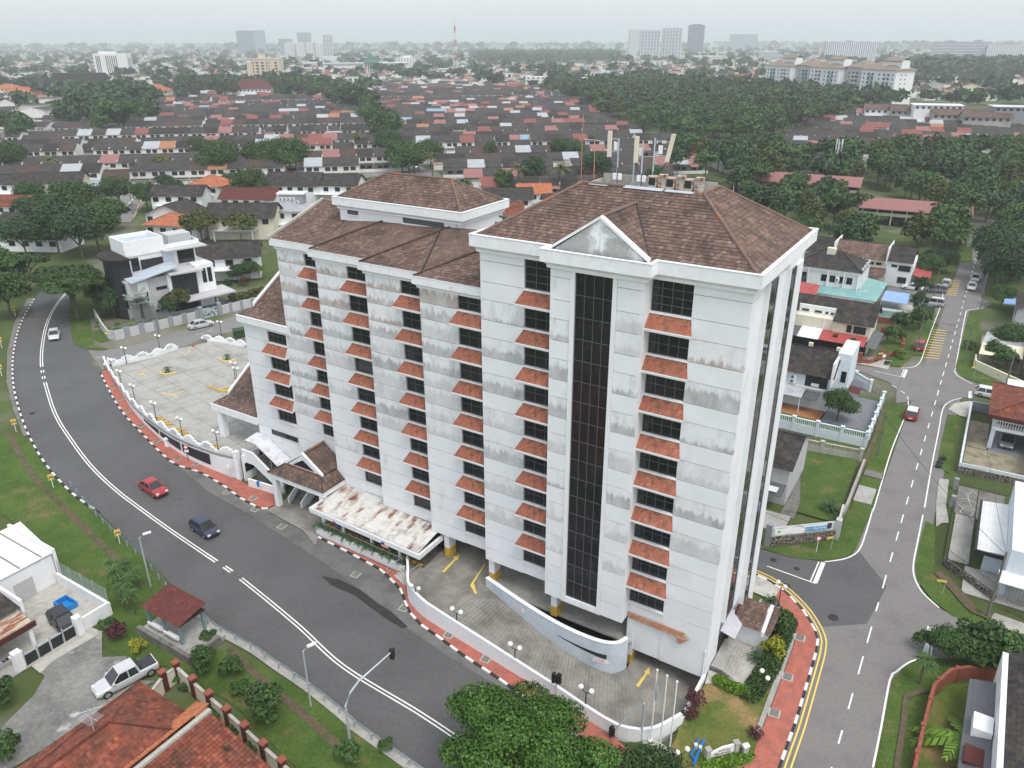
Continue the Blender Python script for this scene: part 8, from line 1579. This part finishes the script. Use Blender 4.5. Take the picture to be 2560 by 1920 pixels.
CB=thing('crash_barrier','long grey steel crash barrier along the outer edge of the main road','barrier',(0,0,0));cb=smooth(offset(smooth(ats('a7',[(480,-170),(630,10),(760,140),(860,230),(960,320),(1060,440),(1110,500)]),2),.25),2);cb2=smooth(ats('a7',[(1280,660),(1390,755),(1530,830),(1640,890),(1780,990),(2000,1140),(2212,1310)])+ats('a8',[(100,1380),(480,1650),(700,1800)]),2)
M('rail_blue',(.36,.45,.50),var=.08,rough=.45,metal=.3)
for pts in(cb,cb2):
 mb=MB()
 for z0,z1,dd_ in((.45,.55,.0),(.55,.6,.06),(.6,.66,.0),(.66,.72,.06),(.72,.8,.0)):
  A_=offset(pts,dd_)
  for i in range(len(A_)-1):mb.face([(A_[i].x,A_[i].y,ter(*A_[i])+z0),(A_[i+1].x,A_[i+1].y,ter(*A_[i+1])+z0),(A_[i+1].x,A_[i+1].y,ter(*A_[i+1])+z1),(A_[i].x,A_[i].y,ter(*A_[i])+z1)])
 mb.build('rail','rail_blue',CB);pm_=MB().box(-.06,.06,-.05,.05,0,.75).mesh('post','rail_blue')
 for p,a_ in walk(offset(pts,.12),2.0):link('post',pm_,CB,(p.x,p.y,ter(p.x,p.y)),a_)
struct(drape('barrier_footing',offset(cb2,.5)+offset(cb2,-.35)[::-1],.13,'concrete',3))
M('chevron',(.72,.42,.03),c2=(.03,.03,.03),s=5,mix=(.49,.51),var=0,rough=.5)
for reg,x,y in(('a4',100,385),('a4',12,590),('a4',12,770),('a4',105,1130),('a4',345,1490),('a7',772,205)):
 p=at(reg,x,y);a_=heading(p);o=pole_thing('chevron_sign','yellow and black chevron sign on the outside of the bend','sign',p+Vector((0,0,0)),1.5,.04,'sign_white','chevron signs round the bend');mb=MB();mb.box(-.3,.3,-.02,.02,1.1,1.85);q=mb.build('board','paint_yellow',o,rz=R(35));mb=MB();[mb.face([(-.25,-.025,z),(.0,-.025,z+.18),(.0,-.025,z+.36),(-.25,-.025,z+.18)])for z in(1.25,)];mb.face([(.25,-.025,1.25),(.25,-.025,1.43),(0,-.025,1.61),(0,-.025,1.43)]);mb.build('arrow','black_paint',q)
def disc_sign(reg,x,y,l,col,h=2.3,ptype='black_metal'):
 o=pole_thing('road_sign',l,'sign',at(reg,x,y),h,.035,ptype);mb=MB();mb.tube([(0,-.03,h-.1),(0,0,h-.1)],.3,16);mb.build('disc',col,o);mb=MB();mb.tube([(0,-.04,h-.1),(0,-.031,h-.1)],.2,14);mb.build('disc_centre','sign_white',o);return o
o=disc_sign('a4',1213,1325,'round red no stopping sign on the pavement beside the deck wall','sign_red');mb=MB();mb.box(-.28,.28,-.03,.0,1.45,1.8);mb.build('plate','sign_white',o);disc_sign('a4',1480,1432,'small round sign on a striped pole near the deck corner','sign_white',1.9,'sign_white');disc_sign('c1',1385,1020,'red and black warning sign on a striped pole at the corner verge','sign_red',1.9,'sign_white');disc_sign('c5',1295,1650,'small sign on a striped pole beside the brick fence','sign_white',1.8,'sign_white')
for reg,x,y,a_,l in(('c1',1720,960,20,'yellow street name board on the verge below the rubble wall'),('a9',1685,535,-20,'yellow street name board before the crazy stone wall'),('c5',1275,1610,10,'yellow street name board by the red brick fence'),('a6',1890,775,0,'yellow street name board by the pale yellow wall'),('c4',200,1660,0,'yellow street name board on the corner of the grey garden wall')):o=pole_thing('street_name_sign',l,'sign',at(reg,x,y),1.7,.03,'galv');mb=MB();mb.box(-.75,.1,-.02,.02,1.5,1.75);mb.build('board','paint_yellow',o,rz=R(a_))
for reg,x,y,l in(('c8',668,1010,'blue litter bin on a post beside the porch wall'),('b8',245,1345,'blue litter bin on a post before the canteen planter')):o=pole_thing('litter_bin',l,'bin',at(reg,x,y),.9,.03,'black_metal');mb=MB();mb.tube([(0,0,.5),(0,0,.55),(0,0,1.05),(0,0,1.15),(0,0,1.2)],[.16,.2,.24,.26,.1],10);mb.build('bin_body','pipe_blue',o)
p=at('a4',1243,580,DZ);o=thing('traffic_cone','orange traffic cone at the deck entrance','cone',p);mb=MB();mb.box(-.2,.2,-.2,.2,0,.04);mb.build('base','roof_orange',o);mb=MB();mb.tube([(0,0,.04),(0,0,.7)],[.15,.03],10);mb.build('cone_body','sheet_red',o)
p=at('c4',1890,1590);o=thing('waste_container','dark green waste container behind the rear parapet','container',p,R(30));M('green_bin',(.03,.07,.03),var=.1,rough=.6);mb=MB();mb.prism([(-.9,-.6),(.9,-.6),(.9,.6),(-.9,.6)],.15,1.3);mb.build('container_body','green_bin',o);mb=MB();mb.solid([(-1,-.7,1.35),(1,-.7,1.35),(1,.7,1.5),(-1,.7,1.5)],.08);mb.build('lid','green_bin',o)
for x,y in((1660,1360),(1690,1310),(1670,1335)):p=at('a6',x,y);mb=MB();mb.ball((0,0,.28),.42,9,6,sc=(1,.9,.7));mb.tube([(0,0,.5),(.03,0,.68)],[.08,.12],6);tag(mb.build('rubbish_bag','black_paint',None,True,p),'black rubbish bag on the verge beyond the lane','rubbish bag','rubbish bags on the verge')
dm=MB();dm.box(-.45,.45,-.45,.45,0,.02);dm2=MB();[dm2 .box(-.34,.34,-.32+k*.13,-.25+k*.13,.02,.03)for k in range(6)];DMe,DGe=dm.mesh('drain_cover','concrete_light'),dm2 .mesh('grating','black_paint')
for par,reg,lst,zz in((pv,'a4',((715,855),(765,930),(820,1003),(910,1098),(1010,1195),(1145,1310),(1265,1342)),.125),(pv,'c8',((570,1155),),.125),(pv2,'a8',((700,797),(937,952)),.125),(pv3,'a9',((770,815),(690,1068),(605,1300)),.125),(None,'a8',((410,620),(100,405)),.02),(None,'c7',((290,1410),),.02),(None,'c8',((600,1315),(175,1050)),.02)):
 for x,y in lst:p=at(reg,x,y);o=link('drain_cover',DMe,par or bpy.data.objects['road'],(p.x,p.y,p.z+zz),YAW+.1);link('grating',DGe,o)
for reg,x,y,s_ in(('a9',680,478,1.0),('a9',600,310,.8),('a9',750,366,.7),('a9',985,680,1.1),('a4',208,1012,.8)):p=at(reg,x,y);mb=MB();mb.tube([(0,0,.03),(0,0,.045)],.45*s_,14);link('manhole',mb.mesh('manhole','asphalt_patch'),bpy.data.objects['road'],p)
for q in([(20,940),(60,1010),(90,1050),(140,1100),(240,1196),(285,1240)],):mb=MB();P=smooth([at('f',x,y)for x,y in q],1);stripe(mb,P,.7,.075);struct(mb.build('drain','soil'))
mb=MB();stripe(mb,smooth(ats('a7',[(1470,880),(1640,1040),(1790,1170),(1960,1310),(2100,1440),(2240,1560)]),1),.7,.075);struct(mb.build('drain','soil'));mb=MB();stripe(mb,smooth(ats('a9',[(1610,1155),(1460,1190),(1440,1340),(1400,1600),(1390,1700)]),1),.45,.2);struct(mb.build('drain','soil'));mb=MB();stripe(mb,smooth(ats('a6',[(1310,970),(1260,1150),(1200,1300),(1120,1480),(1060,1640)]),1),.6,.2);struct(mb.build('drain','soil'));mb=MB();stripe(mb,smooth(ats('h8',[(20,980),(200,1170),(380,1370),(560,1440)]),1),1.1,.2);struct(mb.build('drain','soil'))
struct(drape('kerb_strip',[p.xy for p in ats('a9',[(742,790),(725,870),(655,1060),(595,1220),(515,1420),(480,1470),(500,1370),(570,1180),(640,1000),(690,860),(720,790)])],.2,'concrete',2));
GH=thing('guard_house','small white guard house with brown tiled roof at the foot of the tower','guard house',uvw(.6,6.0),YAW);bx(GH,'wall',.1,2.75,.2,3.2,0,2.3,'wall_white');[bx(GH,'wall_board',.08,2.77,.17,.199,z,z+.38,'white_trim')for z in(.1,.55,1.0,1.45)]
mb=MB();tiles(mb,[(-.1,-.3,2.3),(2.3,-.3,2.3),(2.3,2.2,3.5),(-.1,2.2,3.5)],.3,.22,.03,seed=81);tiles(mb,[(2.75,-.3,2.3),(3.2,-.3,2.25),(3.2,3.6,2.25),(2.75,2.8,3.2)],.3,.22,.03,seed=82);mb.build('roof','roof_brown',GH);mb=MB();mb.obox((2.55,1.0,2.4),(.14,0,0),(0,1.35,.55),(0,0,.55));mb.build('parapet','white_trim',GH);mb=MB();mb.obox((-.15,1.2,2.6),(.1,0,0),(0,1.4,.6),(0,0,.45));mb.build('parapet','roof_maroon',GH)
M('awning_grey',(.46,.46,.50),var=.08,rough=.6,line=('Y',.3,.5));mb=MB();mb.solid([(0,3.4,2.85),(1.3,3.6,2.35),(1.3,6.8,2.35),(0,6.8,2.85)],.05);mb.build('door_awning','awning_grey',T);bx(T,'side_door',.01,.06,3.2,4.6,.4,2.4,'wall_dark')
for i in range(4):bx(T,'entrance_step',.1,1.2+i*.28,1.3,5.2,0.02,.62-i*.14,'concrete')
WP_={}
for k,reg,x,y,h,l in(('a','c5',1965,770,6.5,'concrete utility pole at the upper street corner'),('b','c5',1740,1480,7.0,'leaning utility pole beside the parked red hatchback'),('c','a6',1272,1285,6.0,'utility pole on the verge of the grass plot'),('d','h8',512,1430,7.5,'leaning concrete pole beside the black iron gate'),('e','a6',1818,690,7.0,'leaning pole on the verge before the yellow wall'),('f','a6',2090,850,6.5,'utility pole inside the pale yellow wall'),('g','a6',1905,440,6.5,'utility pole near the grey metal fence'),('h','h7',375,495,8,'pale post on the far grass bank'),('i','c4',835,1590,6.0,'crooked utility pole with hanging cables on the side street'),('j','c5',1115,60,8,'pole behind the rear terrace roofs'),('k','a4',0,640,7.0,'utility pole outside the road bend'),('l','a1',900,1310,9,'leaning pole beside the junction road'),('m','a1',860,1380,9,'second leaning pole beside the junction road'),('n','h7',1310,1560,5.5,'pole with a white box under the lane trees')):
 p=at(reg,x,y);pole_thing('utility_pole',l,'utility pole',p,h,.11,'concrete_dark');WP_[k]=p+Vector((0,0,h-.3))
def wire(a_,b_,l,sag=.6,r=.018):
 pts=[a_+(b_-a_)*t-Vector((0,0,sag*4*t*(1-t)))for t in[i/12 for i in range(13)]];mb=MB();mb.tube([q-a_ for q in pts],r,4);tag(mb.build('cable','black_metal',None,False,a_),l,'cable')
wire(WP_['k'],WP_['i'],'black cable slung across the bend of the main road',.8,.03);wire(WP_['c'],WP_['d'],'black cable crossing the lane beside the stone wall',.7,.03);wire(WP_['b'],WP_['c'],'cable running along the lane verge',.8);wire(WP_['a'],WP_['b'],'cable along the lane past the topiary trees',.8);wire(WP_['b'],WP_['e'],'cable crossing the lane over the speed bars',.6);wire(WP_['b']+Vector((0,0,-.4)),WP_['f']+Vector((0,0,-.3)),'lower cable crossing the lane to the yellow wall',.7);wire(WP_['a'],WP_['g'],'cable crossing the upper lane',.6);wire(WP_['e'],WP_['d'],'long cable along the far side of the lane',1.2);wire(at('c1',0,0,5),at('c1',2212,780,3.2),'thin cable slung past the banner wall',.3,.025)
p=at('a1',925,1190);o=thing('notice_board','big blue notice board on posts beside the junction road','board',p,R(5));bx(o,'board',-2.6,2.6,-.05,.05,1.2,4.4,'sheet_blue');[bx(o,'post',x,x+.2,.06,.2,0,4.2,'galv')for x in(-2.2,2.0)];bx(o,'yellow_strip',-2.4,1.6,-.08,-.06,.6,1.1,'paint_yellow')
p=at('a3',985,1170);o=pole_thing('telecom_pole','grey telecom pole with antenna ring rising from the wood','telecom pole',p,up_to(p,965*.336),.35,'galv');hh=up_to(p,965*.336)
for z in(.62,.78,.92):
 for k in range(3):a_=k*2.1;mb=MB();mb.box(-.2,.2,-.1,.1,0,2.2);mb.build('panel_antenna','sign_white',o,loc=(1.1*math.cos(a_),1.1*math.sin(a_),hh*z),rz=a_);mb=MB();mb.tube([(0,0,hh*z+1),(1.1*math.cos(a_),1.1*math.sin(a_),hh*z+1)],.06,5);mb.build('bracket','galv',o)
M('flag_blue',(.02,.03,.30),var=0);M('flag_stripe',(.62,.35,.36),var=0)
for(u,l,m1,m2)in((-40.6,'small blue and red flag hanging from the canteen gutter','flag_blue','sign_red'),(-33.7,'small striped flag with dark blue corner on the canteen gutter','flag_stripe','flag_blue')):
 o=thing('flag',l,'flag',uvw(u,-2.12 if u<-36 else-2.35,2.6),YAW);bx(o,'cloth',0,.95,-.02,0,0,.55,m1);bx(o,'canton',0,.42,-.03,-.021,.27,.56,m2)
struct(drape('traffic_island',[Vector((q.x+2.2*math.cos(a_),q.y+1.6*math.sin(a_)))for q in[at('f',1140,1745)]for a_ in[i*PI/8 for i in range(16)]],.12,'grass',1.2,skirt=.2))
p=at('f',534,122,0);p=Vector((p.x,p.y+20,0));hh=up_to(p,58);o=pole_thing('tower_crane','thin tower crane above the broad blue tower','crane',p,hh,.9,'tower_cream');mb=MB();mb.tube([(-12,0,hh-3),(18,0,hh+6)],.6,4);mb.build('jib','tower_cream',o)
# ================================================================ the humid air
hz_=MB();hz_.box(-15000,15000,-55,23500,-6,235);hv=hz_.mesh('haze',[])
hm=bpy.data.materials.new('haze_air');hm.use_nodes=True;n_=hm.node_tree.nodes;n_.clear();pv=n_.new('ShaderNodeVolumePrincipled');ho=n_.new('ShaderNodeOutputMaterial')
pv.inputs['Color'].default_value=(.90,.945,.975,1);pv.inputs['Density'].default_value=2.3e-4;pv.inputs['Anisotropy'].default_value=.25;pv.inputs['Density Attribute'].default_value=''
hm.node_tree.links.new(pv.outputs[0],ho.inputs['Volume']);hv.materials.append(hm);hzo=link('haze',hv);stuff(hzo);hzo['label']='thin grey-blue humid haze over the whole town';hzo['category']='haze'
